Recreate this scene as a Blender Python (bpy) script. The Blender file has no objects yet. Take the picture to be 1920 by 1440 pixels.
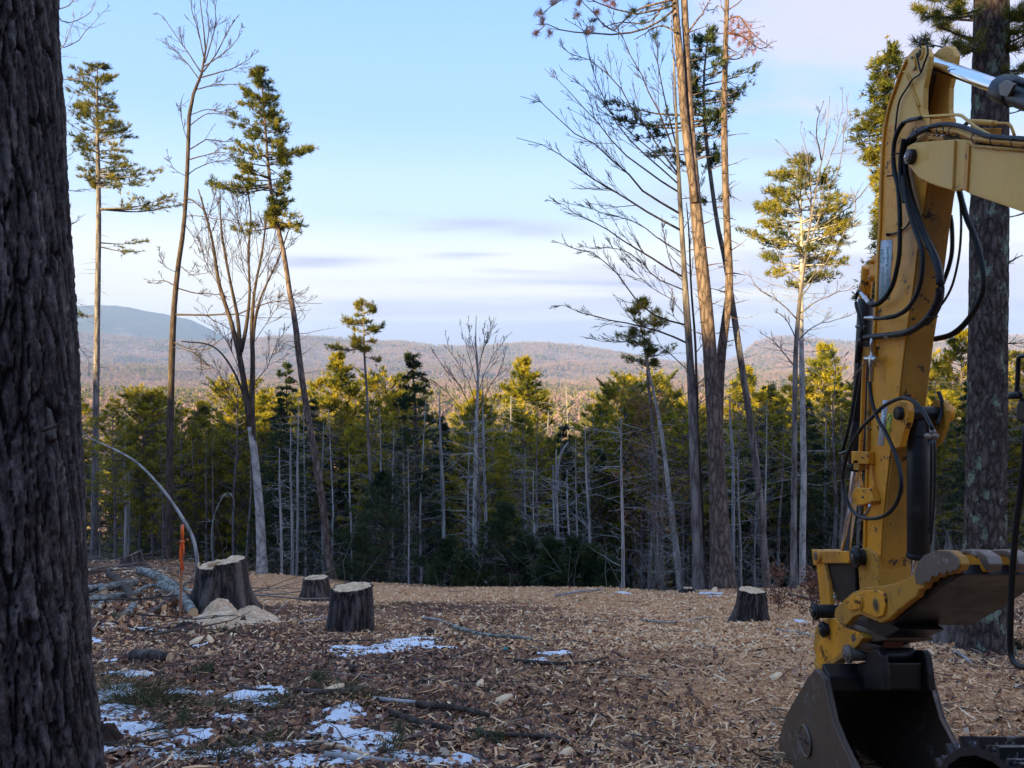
import bpy, bmesh, math, random
import numpy as np
from mathutils import Vector, Matrix

random.seed(7); rng = np.random.default_rng(7)
F = 1450.0                     # focal length in pixels of the 1920 wide photograph
EYE = 1.7
SUN_EL, SUN_AZ = math.radians(13.0), math.radians(222.0)   # azimuth clockwise from +Y : behind, to the left
SC = bpy.context.scene
COL = SC.collection

# ------------------------------------------------------------------ camera, world, sun, exposure
cam_d = bpy.data.cameras.new('camera'); cam = bpy.data.objects.new('camera', cam_d); COL.objects.link(cam)
cam.location = (0, 0, EYE); cam.rotation_euler = (math.radians(90), 0, 0)
cam_d.sensor_width = 36; cam_d.lens = 36 * F / 1920; cam_d.clip_start = 0.05; cam_d.clip_end = 40000
SC.camera = cam
SC.render.engine = 'CYCLES'
SC.cycles.max_bounces = 6; SC.cycles.diffuse_bounces = 3; SC.cycles.transparent_max_bounces = 8; SC.cycles.volume_bounces = 0
SC.cycles.use_denoising = True
SC.view_settings.view_transform = 'Standard'; SC.view_settings.look = 'None'
SC.view_settings.exposure = 2.2; SC.view_settings.gamma = 1.0; SC.view_settings.use_curve_mapping = False

world = bpy.data.worlds.new('World'); SC.world = world; world.use_nodes = True
def build_world():
    nt = world.node_tree; N = nt.nodes; Lk = nt.links; N.clear()
    out = N.new('ShaderNodeOutputWorld'); bg = N.new('ShaderNodeBackground'); bg.inputs['Strength'].default_value = 0.064
    sky = N.new('ShaderNodeTexSky'); sky.sky_type = 'NISHITA'; sky.sun_disc = False
    sky.sun_elevation = SUN_EL; sky.sun_rotation = SUN_AZ; sky.altitude = 300; sky.air_density = 1.0; sky.dust_density = 0.6; sky.ozone_density = 2.0
    tc = N.new('ShaderNodeTexCoord'); sep = N.new('ShaderNodeSeparateXYZ'); Lk.new(tc.outputs['Generated'], sep.inputs[0])
    def math_(op, a, b=None, c=None):
        n = N.new('ShaderNodeMath'); n.operation = op
        for i, v in enumerate((a, b, c)):
            if v is None: continue
            if isinstance(v, (int, float)): n.inputs[i].default_value = v
            else: Lk.new(v, n.inputs[i])
        return n.outputs[0]
    # tint of the evening air by elevation (whole sky, all directions alike)
    el = N.new('ShaderNodeValToRGB'); Lk.new(sep.outputs['Z'], el.inputs[0])
    cr = el.color_ramp; cr.interpolation = 'EASE'
    stops = [(0.0, (.72, .72, .84)), (.05, (.76, .71, .78)), (.10, (.96, .86, .74)), (.15, (.90, .87, .80)), (.22, (.52, .70, .96)), (.34, (.31, .545, 1.0)), (.50, (.23, .465, .98)), (1.0, (.26, .49, .98))]
    cr.elements[0].position = 0; cr.elements[0].color = (*stops[0][1], 1)
    cr.elements[1].position = 1; cr.elements[1].color = (*stops[-1][1], 1)
    for p, c in stops[1:-1]:
        e = cr.elements.new(p); e.color = (*c, 1)
    SKYGAIN = N.new('ShaderNodeMix'); SKYGAIN.data_type = 'RGBA'; SKYGAIN.blend_type = 'MIX'; SKYGAIN.inputs[0].default_value = 0.94
    gain = N.new('ShaderNodeMix'); gain.data_type = 'RGBA'; gain.blend_type = 'MULTIPLY'; gain.inputs[0].default_value = 1
    Lk.new(el.outputs[0], gain.inputs[6]); gain.inputs[7].default_value = (5.0, 5.0, 5.0, 1)
    Lk.new(sky.outputs[0], SKYGAIN.inputs[6]); Lk.new(gain.outputs[2], SKYGAIN.inputs[7])
    # clouds on a flat layer
    den = math_('ADD', math_('MAXIMUM', sep.outputs['Z'], 0.0), 0.09)
    cx = math_('DIVIDE', sep.outputs['X'], den); cy = math_('DIVIDE', sep.outputs['Y'], den)
    comb = N.new('ShaderNodeCombineXYZ'); Lk.new(cx, comb.inputs[0]); Lk.new(cy, comb.inputs[1])
    mp = N.new('ShaderNodeMapping'); Lk.new(comb.outputs[0], mp.inputs[0]); mp.inputs['Scale'].default_value = (0.42, 0.95, 1); mp.inputs['Location'].default_value = (3.1, 1.7, 0)
    n1 = N.new('ShaderNodeTexNoise'); Lk.new(mp.outputs[0], n1.inputs['Vector']); n1.inputs['Scale'].default_value = 0.8; n1.inputs['Detail'].default_value = 7; n1.inputs['Roughness'].default_value = .55
    n1.inputs['Distortion'].default_value = .5
    side = N.new('ShaderNodeMapRange'); Lk.new(sep.outputs['X'], side.inputs[0]); side.inputs[1].default_value = -.5; side.inputs[2].default_value = .6; side.inputs[3].default_value = -.10; side.inputs[4].default_value = .09
    s = math_('ADD', n1.outputs['Fac'], side.outputs[0])
    mr = N.new('ShaderNodeMapRange'); mr.interpolation_type = 'SMOOTHSTEP'; Lk.new(s, mr.inputs[0]); mr.inputs[1].default_value = .50; mr.inputs[2].default_value = .62; mr.inputs[4].default_value = .85
    # horizon bank
    n2 = N.new('ShaderNodeTexNoise'); n2.noise_dimensions = '3D'
    mp2 = N.new('ShaderNodeMapping'); Lk.new(tc.outputs['Generated'], mp2.inputs[0]); mp2.inputs['Scale'].default_value = (1.6, 1.6, 22)
    Lk.new(mp2.outputs[0], n2.inputs['Vector']); n2.inputs['Scale'].default_value = 1.3; n2.inputs['Detail'].default_value = 5
    low = N.new('ShaderNodeMapRange'); Lk.new(sep.outputs['Z'], low.inputs[0]); low.inputs[1].default_value = .05; low.inputs[2].default_value = .15; low.inputs[3].default_value = .20; low.inputs[4].default_value = -.05
    b = N.new('ShaderNodeMapRange'); b.interpolation_type = 'SMOOTHSTEP'; Lk.new(math_('ADD', n2.outputs['Fac'], low.outputs[0]), b.inputs[0]); b.inputs[1].default_value = .52; b.inputs[2].default_value = .66; b.inputs[4].default_value = .8
    # long flat cloud streaks low over the valley
    yy = math_('MAXIMUM', sep.outputs['Y'], .05); uu = math_('DIVIDE', sep.outputs['X'], yy); vv = math_('DIVIDE', sep.outputs['Z'], yy)
    wv = math_('MULTIPLY_ADD', n2.outputs['Fac'], .035, math_('ADD', vv, -.0175)); wv = math_('MULTIPLY_ADD', n1.outputs['Fac'], .02, math_('ADD', wv, -.01))
    fac = math_('MAXIMUM', 0.0, 0.0)
    for u0, v0, su, sv, k in ((-.04, .204, .075, .009, .85), (.03, .198, .06, .010, .7), (-.09, .198, .05, .005, .5), (-.06, .166, .05, .0045, .7), (-.25, .160, .08, .007, .9), (.30, .235, .16, .014, .6), (.16, .130, .22, .006, .8), (.36, .16, .12, .010, .6), (-.16, .215, .05, .003, .25), (.42, .30, .2, .012, .5)):
        du = math_('DIVIDE', math_('ADD', uu, -u0), su); dv = math_('DIVIDE', math_('ADD', wv, -v0), sv)
        ex = math_('EXPONENT', math_('MULTIPLY', math_('ADD', math_('MULTIPLY', du, du), math_('MULTIPLY', dv, dv)), -1.0)); fac = math_('MAXIMUM', fac, math_('MULTIPLY', ex, k))
    def edge(v_, a_, b__, to):
        m = N.new('ShaderNodeMapRange'); m.interpolation_type = 'SMOOTHSTEP'; Lk.new(v_, m.inputs[0]); m.inputs[1].default_value = a_; m.inputs[2].default_value = b__; m.inputs[3].default_value = 0; m.inputs[4].default_value = to; return m.outputs[0]
    bank = math_('MULTIPLY', edge(wv, .116, .106, .62), edge(uu, -.34, -.20, 1.0))
    gp = math_('DIVIDE', math_('ADD', wv, -.086), .004); gap = math_('SUBTRACT', 1.0, math_('MULTIPLY', math_('EXPONENT', math_('MULTIPLY', math_('MULTIPLY', gp, gp), -1.0)), .55))
    fac = math_('MAXIMUM', fac, math_('MULTIPLY', math_('MULTIPLY', bank, gap), edge(b.outputs[0], -.9, .6, 1.0)))
    cc = N.new('ShaderNodeValToRGB'); Lk.new(n1.outputs['Fac'], cc.inputs[0])
    cc.color_ramp.elements[0].position = .35; cc.color_ramp.elements[0].color = (3.5, 3.15, 3.9, 1)
    cc.color_ramp.elements[1].position = .75; cc.color_ramp.elements[1].color = (2.7, 2.6, 3.4, 1)
    m0 = N.new('ShaderNodeMix'); m0.data_type = 'RGBA'; Lk.new(mr.outputs[0], m0.inputs[0]); Lk.new(SKYGAIN.outputs[2], m0.inputs[6]); Lk.new(cc.outputs[0], m0.inputs[7])
    mix = N.new('ShaderNodeMix'); mix.data_type = 'RGBA'; Lk.new(fac, mix.inputs[0]); Lk.new(m0.outputs[2], mix.inputs[6]); mix.inputs[7].default_value = (2.15, 2.1, 2.95, 1)
    Lk.new(mix.outputs[2], bg.inputs['Color']); Lk.new(bg.outputs[0], out.inputs['Surface'])
build_world()

sd = bpy.data.lights.new('sun', 'SUN'); sd.energy = 5.0; sd.angle = math.radians(0.6); sd.color = (1.0, .77, .36)
sun = bpy.data.objects.new('sun', sd); COL.objects.link(sun)
TO_SUN = Vector((math.sin(SUN_AZ) * math.cos(SUN_EL), math.cos(SUN_AZ) * math.cos(SUN_EL), math.sin(SUN_EL)))
sun.rotation_euler = TO_SUN.to_track_quat('Z', 'Y').to_euler(); sun.location = (-30, -30, 40)

# ------------------------------------------------------------------ helpers
def vnoise(x, y, seed=0):
    x = np.asarray(x, float); y = np.asarray(y, float)
    xi = np.floor(x).astype(np.int64); yi = np.floor(y).astype(np.int64); fx = x - xi; fy = y - yi
    def h(a, b):
        n = (a * 374761393 + b * 668265263 + seed * 1442695041) & 0xFFFFFFFF
        n = ((n ^ (n >> 13)) * 1274126177) & 0xFFFFFFFF
        n = n ^ (n >> 16)
        return (n & 0xFFFFFF) / float(0xFFFFFF)
    fx = fx * fx * (3 - 2 * fx); fy = fy * fy * (3 - 2 * fy)
    return (h(xi, yi) * (1 - fx) + h(xi + 1, yi) * fx) * (1 - fy) + (h(xi, yi + 1) * (1 - fx) + h(xi + 1, yi + 1) * fx) * fy
def fbm(x, y, o=4, seed=0, g=.5):
    s = 0; a = 1.0; t = 0
    for i in range(o):
        s = s + a * vnoise(x * 2 ** i + 17.3 * i, y * 2 ** i - 9.1 * i, seed + i); t += a; a *= g
    return s / t                     # 0..1
def sstep(a, b, x):
    t = np.clip((x - a) / (b - a), 0, 1); return t * t * (3 - 2 * t)

MATS = {}
def new_mat(name):
    m = bpy.data.materials.new(name); m.use_nodes = True; nt = m.node_tree
    b = nt.nodes['Principled BSDF']; MATS[name] = m
    return m, nt, nt.nodes, nt.links, b
def ramp(N, stops, interp='LINEAR'):
    r = N.new('ShaderNodeValToRGB'); cr = r.color_ramp; cr.interpolation = interp
    cr.elements[0].position = stops[0][0]; cr.elements[0].color = (*stops[0][1], 1)
    cr.elements[1].position = stops[-1][0]; cr.elements[1].color = (*stops[-1][1], 1)
    for p, c in stops[1:-1]:
        e = cr.elements.new(p); e.color = (*c, 1)
    return r
def noise(N, Lk, scale, detail=4, rough=.55, vec=None, dim='3D', dist=0):
    n = N.new('ShaderNodeTexNoise'); n.inputs['Scale'].default_value = scale; n.inputs['Detail'].default_value = detail
    n.inputs['Roughness'].default_value = rough; n.inputs['Distortion'].default_value = dist
    if vec is not None: Lk.new(vec, n.inputs['Vector'])
    return n
def mapping(N, Lk, src, scale=(1, 1, 1)):
    m = N.new('ShaderNodeMapping'); Lk.new(src, m.inputs[0]); m.inputs['Scale'].default_value = scale; return m.outputs[0]
def mixc(N, Lk, fac, a, b, blend='MIX'):
    m = N.new('ShaderNodeMix'); m.data_type = 'RGBA'; m.blend_type = blend
    for i, v in ((0, fac), (6, a), (7, b)):
        if isinstance(v, (int, float)): m.inputs[i].default_value = v
        elif isinstance(v, tuple): m.inputs[i].default_value = (*v, 1)
        else: Lk.new(v, m.inputs[i])
    return m.outputs[2]
def bump(N, Lk, b, h, strength=.5, dist=.01):
    n = N.new('ShaderNodeBump'); n.inputs['Strength'].default_value = strength; n.inputs['Distance'].default_value = dist
    Lk.new(h, n.inputs['Height']); Lk.new(n.outputs[0], b.inputs['Normal']); return n

def mesh_np(name, V, faces, mats=(), mi=None, attrs=None, smooth=False):
    """faces: list of int arrays (n,3) / (n,4); mi: list of material index (scalar or array) per face block"""
    me = bpy.data.meshes.new(name)
    V = np.asarray(V, np.float32); me.vertices.add(len(V)); me.vertices.foreach_set('co', V.ravel())
    faces = [np.asarray(f, np.int32) for f in faces if len(f)]
    nl = sum(f.size for f in faces); nf = sum(len(f) for f in faces)
    me.loops.add(nl); me.polygons.add(nf)
    me.loops.foreach_set('vertex_index', np.concatenate([f.ravel() for f in faces]))
    sizes = np.concatenate([np.full(len(f), f.shape[1], np.int32) for f in faces])
    st = np.zeros(nf, np.int32); st[1:] = np.cumsum(sizes)[:-1]
    me.polygons.foreach_set('loop_start', st)
    if mi is not None:
        m = np.concatenate([np.broadcast_to(np.asarray(a, np.int32), (len(f),)) for a, f in zip(mi, faces)])
        me.polygons.foreach_set('material_index', m)
    for m in mats: me.materials.append(m)
    if attrs:
        for k, a in attrs.items():
            at = me.attributes.new(k, 'FLOAT', 'POINT'); at.data.foreach_set('value', np.asarray(a, np.float32))
    me.update(calc_edges=True); me.validate()
    if smooth: me.polygons.foreach_set('use_smooth', np.ones(len(me.polygons), bool))
    return me

class Geo:
    """collects vertices / faces with a material index and a per-vertex random number"""
    def __init__(s): s.V = []; s.F = []; s.M = []; s.R = []; s.n = 0
    def add(s, V, F, m=0, r=None):
        V = np.asarray(V, float).reshape(-1, 3); F = np.asarray(F, int)
        if not len(V): return
        s.V.append(V); s.F.append(F + s.n); s.M.append(m); s.R.append(np.full(len(V), .5) if r is None else np.broadcast_to(r, (len(V),)).astype(float)); s.n += len(V)
    def tubes(s, P, R, sides=5, m=0, r=None, cap=True):
        P = np.asarray(P, float); R = np.asarray(R, float)
        if P.ndim == 2: P = P[None]; R = R[None]
        n, k, _ = P.shape
        if n == 0: return
        T = np.gradient(P, axis=1); T /= np.linalg.norm(T, axis=2, keepdims=True) + 1e-9
        ref = np.where(np.abs(T[:, :1, 2:3]) > .9, np.array([1., 0, 0]), np.array([0, 0, 1.]))
        ref = np.broadcast_to(ref, T.shape)
        U = np.cross(ref, T); U /= np.linalg.norm(U, axis=2, keepdims=True) + 1e-9
        W = np.cross(T, U)
        a = np.linspace(0, 2 * np.pi, sides, endpoint=False)
        ring = P[:, :, None] + R[:, :, None, None] * (U[:, :, None] * np.cos(a)[:, None] + W[:, :, None] * np.sin(a)[:, None])
        V = ring.reshape(-1, 3)
        i = np.arange(n)[:, None, None] * k * sides; j = np.arange(k - 1)[None, :, None] * sides; q = np.arange(sides)[None, None]
        q2 = (q + 1) % sides
        Fq = np.stack([i + j + q, i + j + q2, i + j + sides + q2, i + j + sides + q], -1).reshape(-1, 4)
        rr = None if r is None else np.repeat(np.broadcast_to(r, (n,)), k * sides)
        s.add(V, Fq, m, rr)
        if cap and n < 40 and sides >= 5:
            base = s.n - len(V)
            for t in range(n):
                for e in (0, k - 1):
                    idx = base + t * k * sides + e * sides + np.arange(sides)
                    c = P[t, e]; s.V.append(c[None]); ci = s.n; s.n += 1; s.R.append(np.array([.5 if rr is None else rr[0]]))
                    f = np.stack([idx, np.roll(idx, -1), np.full(sides, ci)], -1)
                    if e == 0: f = f[:, ::-1]
                    s.F.append(f); s.M.append(m)
    def blades(s, C, D, L, W, nb, spread, m=1, r=None, up=.0):
        """tufts: nb thin triangles fanning out of C along D"""
        n = len(C)
        if n == 0: return
        D = D / (np.linalg.norm(D, axis=1, keepdims=True) + 1e-9)
        J = rng.normal(0, spread, (n, nb, 3)); J[..., 2] += up
        d = D[:, None] + J; d /= np.linalg.norm(d, axis=2, keepdims=True) + 1e-9
        sd_ = np.cross(d, rng.normal(0, 1, (n, nb, 3))); sd_ /= np.linalg.norm(sd_, axis=2, keepdims=True) + 1e-9
        LL = np.broadcast_to(np.asarray(L, float).reshape(-1, 1, 1), (n, 1, 1)) * rng.uniform(.7, 1.2, (n, nb, 1))
        WW = W
        c = C[:, None] + rng.normal(0, .02, (n, nb, 3))
        a = c - sd_ * WW * .5; b = c + sd_ * WW * .5; t = c + d * LL
        V = np.stack([a, b, t], 2).reshape(-1, 3)
        Fc = np.arange(n * nb * 3).reshape(-1, 3)
        rr = None if r is None else np.repeat(r, nb * 3)
        s.add(V, Fc, m, rr)
    def mesh(s, name, mats, smooth=False):
        V = np.concatenate(s.V); R = np.concatenate(s.R)
        tri = [(f, m) for f, m in zip(s.F, s.M)]
        F3 = [f for f, m in tri if f.shape[1] == 3]; M3 = [m for f, m in tri if f.shape[1] == 3]
        F4 = [f for f, m in tri if f.shape[1] == 4]; M4 = [m for f, m in tri if f.shape[1] == 4]
        return mesh_np(name, V, F3 + F4, mats, M3 + M4, {'rnd': R}, smooth)

def obj(name, me, parent=None, kind=None, loc=None):
    o = bpy.data.objects.new(name, me); COL.objects.link(o)
    if parent is not None: o.parent = parent
    if kind: o['kind'] = kind
    if loc is not None: o.location = loc
    return o
def thing(name, label, cat, loc=(0, 0, 0), group=None, rz=0):
    o = bpy.data.objects.new(name, None); COL.objects.link(o); o.empty_display_size = .2
    o.location = loc; o.rotation_euler = (0, 0, rz); tag(o, label, cat, group); return o
def tag(o, label=None, cat=None, group=None, kind=None):
    if label: o['label'] = label
    if cat: o['category'] = cat
    if group: o['group'] = group
    if kind: o['kind'] = kind
    return o

def at(px, py, d):
    """the point seen at pixel (px, py) of the 1920x1440 photograph, d metres ahead"""
    return np.array([(px - 960) / F * d, d, EYE - (py - 720) / F * d])
def smooth_path(P, n):
    P = np.asarray(P, float)
    if len(P) < 3:
        t = np.linspace(0, 1, n)[:, None]; return P[0] * (1 - t) + P[-1] * t
    d = np.r_[0, np.cumsum(np.linalg.norm(np.diff(P[:, :3], axis=0), axis=1))]
    Q = np.vstack([2 * P[0] - P[1], P, 2 * P[-1] - P[-2]]); out = []
    for s_ in np.linspace(0, d[-1], n):
        i = min(max(np.searchsorted(d, s_, 'right') - 1, 0), len(P) - 2)
        t = (s_ - d[i]) / max(d[i + 1] - d[i], 1e-9)
        p0, p1, p2, p3 = Q[i], Q[i + 1], Q[i + 2], Q[i + 3]
        out.append(.5 * ((2 * p1) + (-p0 + p2) * t + (2 * p0 - 5 * p1 + 4 * p2 - p3) * t * t + (-p0 + 3 * p1 - 3 * p2 + p3) * t ** 3))
    return np.array(out)

# ------------------------------------------------------------------ the lie of the land
RB = np.array([(-900, 640), (-200, 610), (0, 618), (130, 622), (300, 640), (400, 642), (470, 638), (540, 630), (600, 633), (700, 640), (760, 642), (830, 650), (900, 652), (960, 647),
               (1020, 645), (1080, 648), (1120, 655), (1170, 665), (1260, 680), (1340, 688), (1385, 668), (1420, 640), (1450, 632), (1480, 632), (1530, 637), (1590, 643),
               (1700, 642), (1800, 632), (1920, 632), (2300, 640), (2900, 620)], float)
RA = np.array([(-900, 600), (-100, 590), (60, 580), (180, 574), (240, 578), (300, 590), (360, 602), (400, 622), (440, 645), (470, 662), (600, 700), (2900, 700)], float)
def brow(u): return np.where(u < 0, 22 + 66 * u * u, 22 - 8 * np.minimum(u, .8))
def terrain(x, y, detail=True):
    x = np.asarray(x, float); y = np.asarray(y, float)
    yp = np.maximum(y, 0)
    u = x / np.maximum(y, 3.0)
    u = np.clip(u, -1.1, 1.1)
    drop = 1.35 + .2 * yp + .25 * np.exp(-(yp / 2) ** 2)
    drop = drop + .34 * np.exp(-((x - 2.5) ** 2 / 2.6 + (y - 5.4) ** 2 / 2.6))
    yb = brow(u)
    drop = drop + .30 * np.maximum(0, yp - yb) * sstep(0, 7, yp - yb)
    z = EYE - drop
    # unseen slope behind the clearing, raised and shaped to shade the foreground
    q = -(x * .45 + y * .89)
    rise = .50 * np.maximum(q - 6, 0) * sstep(4, 20, q)
    s_ = x * .743 - y * .67; rise = np.where(rise > 22.5, 22.5 + (rise - 22.5) * .12, rise) - sstep(20, 45, q) * (1.6 + 1.6 * sstep(-30, -40, s_))
    z = z + rise + sstep(25, 55, q) * 5.0 * (fbm(x / 9, y / 9, 3, 5) - .5) * 1.6
    # far country
    r = np.hypot(x, y); a = np.arctan2(x, np.maximum(y, 1e-6)); front = sstep(-.1, .45, y / np.maximum(r, 1e-6))
    a = np.clip(a, -.95, .95); px = 960 + F * np.tan(a); rc = r * np.cos(a)
    zb = EYE + (720 - np.interp(px, RB[:, 0], RB[:, 1])) / F * 4200 * np.cos(a)
    za = EYE + (720 - np.interp(px, RA[:, 0], RA[:, 1])) / F * 6500 * np.cos(a)
    kn = np.array([110, 300, 800, 1500, 2200, 3000, 4200, 4900, 6500, 7600, 12000.])
    lv = [np.full_like(zb, -46), np.full_like(zb, -42), np.full_like(zb, -24), np.full_like(zb, -20), 4 + zb * .0, 40 + zb * .12, zb, zb * .72, za, za * .7, za * .4]
    zf = np.zeros_like(zb)
    for i in range(len(kn) - 1):
        t = (r - kn[i]) / (kn[i + 1] - kn[i]); m_ = (t >= 0) & (t < 1)
        if i == 5: tt = t ** 1.25
        else: tt = t * t * (3 - 2 * t) if i in (6, 7, 8) else t
        zf = np.where(m_, lv[i] * (1 - tt) + lv[i + 1] * tt, zf)
    zf = np.where(r >= 12000, lv[-1], zf); zf = np.where(r < 110, lv[0], zf)
    nearridge = np.exp(-((r - 4200) / 260) ** 2) + np.exp(-((r - 6500) / 380) ** 2)
    amp = np.interp(r, [100, 500, 1500, 3000, 4200, 12000], [0, 5, 24, 110, 150, 190])
    fold = (fbm(x / 620 + 3, y / 620, 4, 11) - .5) * amp * (1 - np.clip(nearridge, 0, 1) * .93)
    fold = fold - np.abs(fbm(x / 380 + 9, y / 520, 3, 31) - .5) * amp * .9 * (1 - np.clip(nearridge, 0, 1) * .9)
    zf = zf + fold
    zf = zf + (fbm(x / 22, y / 22, 2, 21) - .5) * np.interp(r, [600, 2500, 9000], [0, 9, 14])
    w = sstep(70, 125, r) * front
    z = z * (1 - w) + zf * w
    # far behind: gentle high ground
    z = np.where(front < 1, z * front + (1 - front) * np.minimum(z, 32 + .0 * r), z)
    if detail:
        near = 1 - sstep(20, 60, r)
        z = z + near * ((fbm(x / 1.9, y / 1.9, 4, 40) - .5) * .20 + (fbm(x / .32, y / .32, 3, 47) - .5) * .055)
        z = z + (1 - sstep(60, 120, r)) * sstep(10, 25, r) * (fbm(x / 6, y / 6, 3, 50) - .5) * .8
    # the low mound under the stump pile on the left
    z = z + .30 * np.exp(-((x + 14.5) ** 2 / 14 + (y - 33) ** 2 / 20)) + .45 * np.exp(-((x + 5.9) ** 2 / 1.8 + (y - 14) ** 2 / 1.2)) * 0.35
    return z
def gz(x, y): return float(terrain(np.array([x]), np.array([y]))[0])
def on_ground(px, py):
    """walk the view ray of a pixel down to the terrain"""
    d = np.linspace(1.2, 80, 4000); x = (px - 960) / F * d; z = EYE - (py - 720) / F * d
    g = terrain(x, d); i = np.argmax(z <= g)
    if z[i] > g[i]: i = len(d) - 1
    return np.array([x[i], d[i], g[i]])

SNOW = [(190, 1305, 34, 22), (215, 1335, 60, 14), (240, 1370, 70, 18), (300, 1380, 60, 14), (290, 1415, 70, 16), (350, 1420, 60, 14), (480, 1300, 34, 20), (495, 1320, 30, 14), (455, 1318, 18, 7),
        (640, 1345, 30, 26), (630, 1375, 50, 12), (660, 1380, 40, 10), (540, 1400, 110, 9), (450, 1412, 70, 9), (590, 1425, 100, 10), (720, 1385, 30, 5), (700, 1405, 26, 6), (780, 1425, 40, 8),
        (740, 1210, 80, 9), (720, 1222, 46, 8), (640, 1224, 34, 6), (780, 1200, 40, 7), (815, 1215, 28, 6), (200, 1240, 26, 8), (235, 1265, 34, 6), (175, 1205, 14, 7), (250, 1180, 34, 5), (290, 1182, 24, 4),
        (640, 1232, 10, 3), (1040, 1225, 26, 3), (1010, 1240, 24, 3), (955, 1096, 34, 8), (1170, 1111, 12, 3), (1345, 1118, 16, 5), (560, 1432, 120, 8), (230, 1345, 40, 10), (430, 1348, 30, 5), (350, 1300, 30, 4),
        (170, 1345, 40, 20), (1700, 1182, 34, 14), (1500, 1165, 16, 5), (1330, 1112, 14, 5), (200, 1170, 22, 5), (330, 1105, 30, 3), (240, 1115, 22, 3), (845, 1435, 50, 6), (380, 1210, 12, 3), (1560, 1120, 18, 4), (370, 1385, 30, 8)]
SN = [(on_ground(a, b), c, e) for a, b, c, e in SNOW]
def snow_mask(x, y):
    m = np.zeros_like(x)
    for p, c, e in SN:
        rx = 1.3 * c / F * p[1]; ry = 1.25 * max(e / F * p[1] / (max(EYE - p[2], .5) / p[1]), .12)
        m = np.maximum(m, np.exp(-(((x - p[0]) / rx) ** 2 + ((y - p[1]) / ry) ** 2) * .9))
    n = fbm(x / .26, y / .26, 5, 77, .72)
    return m * 1.10 + (n - .5) * 2.8 * (.22 + .78 * np.clip(m * 2, 0, 1)) - .43

def build_ground():
    A = np.concatenate([np.linspace(-180, -42, 90, endpoint=False), np.linspace(-42, 42, 380), np.linspace(42, 180, 50, endpoint=False)[1:]])
    A = np.radians(A)
    R = np.concatenate([[0.0], np.geomspace(.9, 60, 270), np.geomspace(61, 2000, 90)[0:], np.geomspace(2030, 9000, 120)])
    aa, rr = np.meshgrid(A, R); x = rr * np.sin(aa); y = rr * np.cos(aa); z = terrain(x, y)
    n, k = x.shape
    V = np.stack([x, y, z], -1).reshape(-1, 3)
    i = np.arange(n - 1)[:, None] * k; j = np.arange(k)[None]; j2 = (j + 1) % k
    Fq = np.stack([i + j, i + j2, i + k + j2, i + k + j], -1).reshape(-1, 4)
    u = x / np.maximum(y, 3)
    # litter: 1 pale fresh chips, 0 dark leaves / duff
    lane = np.exp(-((x - .16 * y - .3) / (.12 * y + 1.6)) ** 2)
    ch = chips_map(x, y)
    woods = sstep(-2, 6, y - brow(np.clip(u, -1, 1)) - (fbm(x / 3, y / 3, 3, 3) - .5) * 6); woods = np.where(y < -2, 1, woods)
    far = sstep(90, 240, rr); pxx = 960 + F * np.tan(np.clip(aa, -1.2, 1.2)); flank_shade = sstep(4900, 5500, rr) * sstep(520, 400, pxx) * sstep(.30, .52, fbm(x / 500, y / 500, 4, 91) + .12)  # left mountain's upper flank darkened in colour to stand for its shadow
    me = mesh_np('ground', V, [Fq[:, ::-1]], [MATS['ground']], [0], {'chips': ch.ravel(), 'woods': woods.ravel(), 'far': far.ravel(), 'flank_shade': flank_shade.ravel()}, smooth=True)
    o = obj('ground', me, kind='structure')
    return o
def chips_map(x, y):
    r = np.hypot(x, y)
    n = fbm(x / 2.2, y / 2.2, 4, 61)
    path = np.exp(-((x - (.27 * y + .9)) / (1.2 + .12 * y)) ** 2)           # fresh chips under and beyond the digger
    farb = sstep(13.5, 17.5, y + (n - .5) * 6 - np.abs(x) * .05) * sstep(-.55, -.30, x / np.maximum(y, 1))
    mid = .55 * sstep(6.5, 5.0, np.abs(y - 6.3) + .0) * sstep(-1.2, .8, x)
    return np.clip(path * .95 + .06 + farb * 1.1 + mid * .6 + (n - .5) * 1.1, 0, 1)
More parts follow.
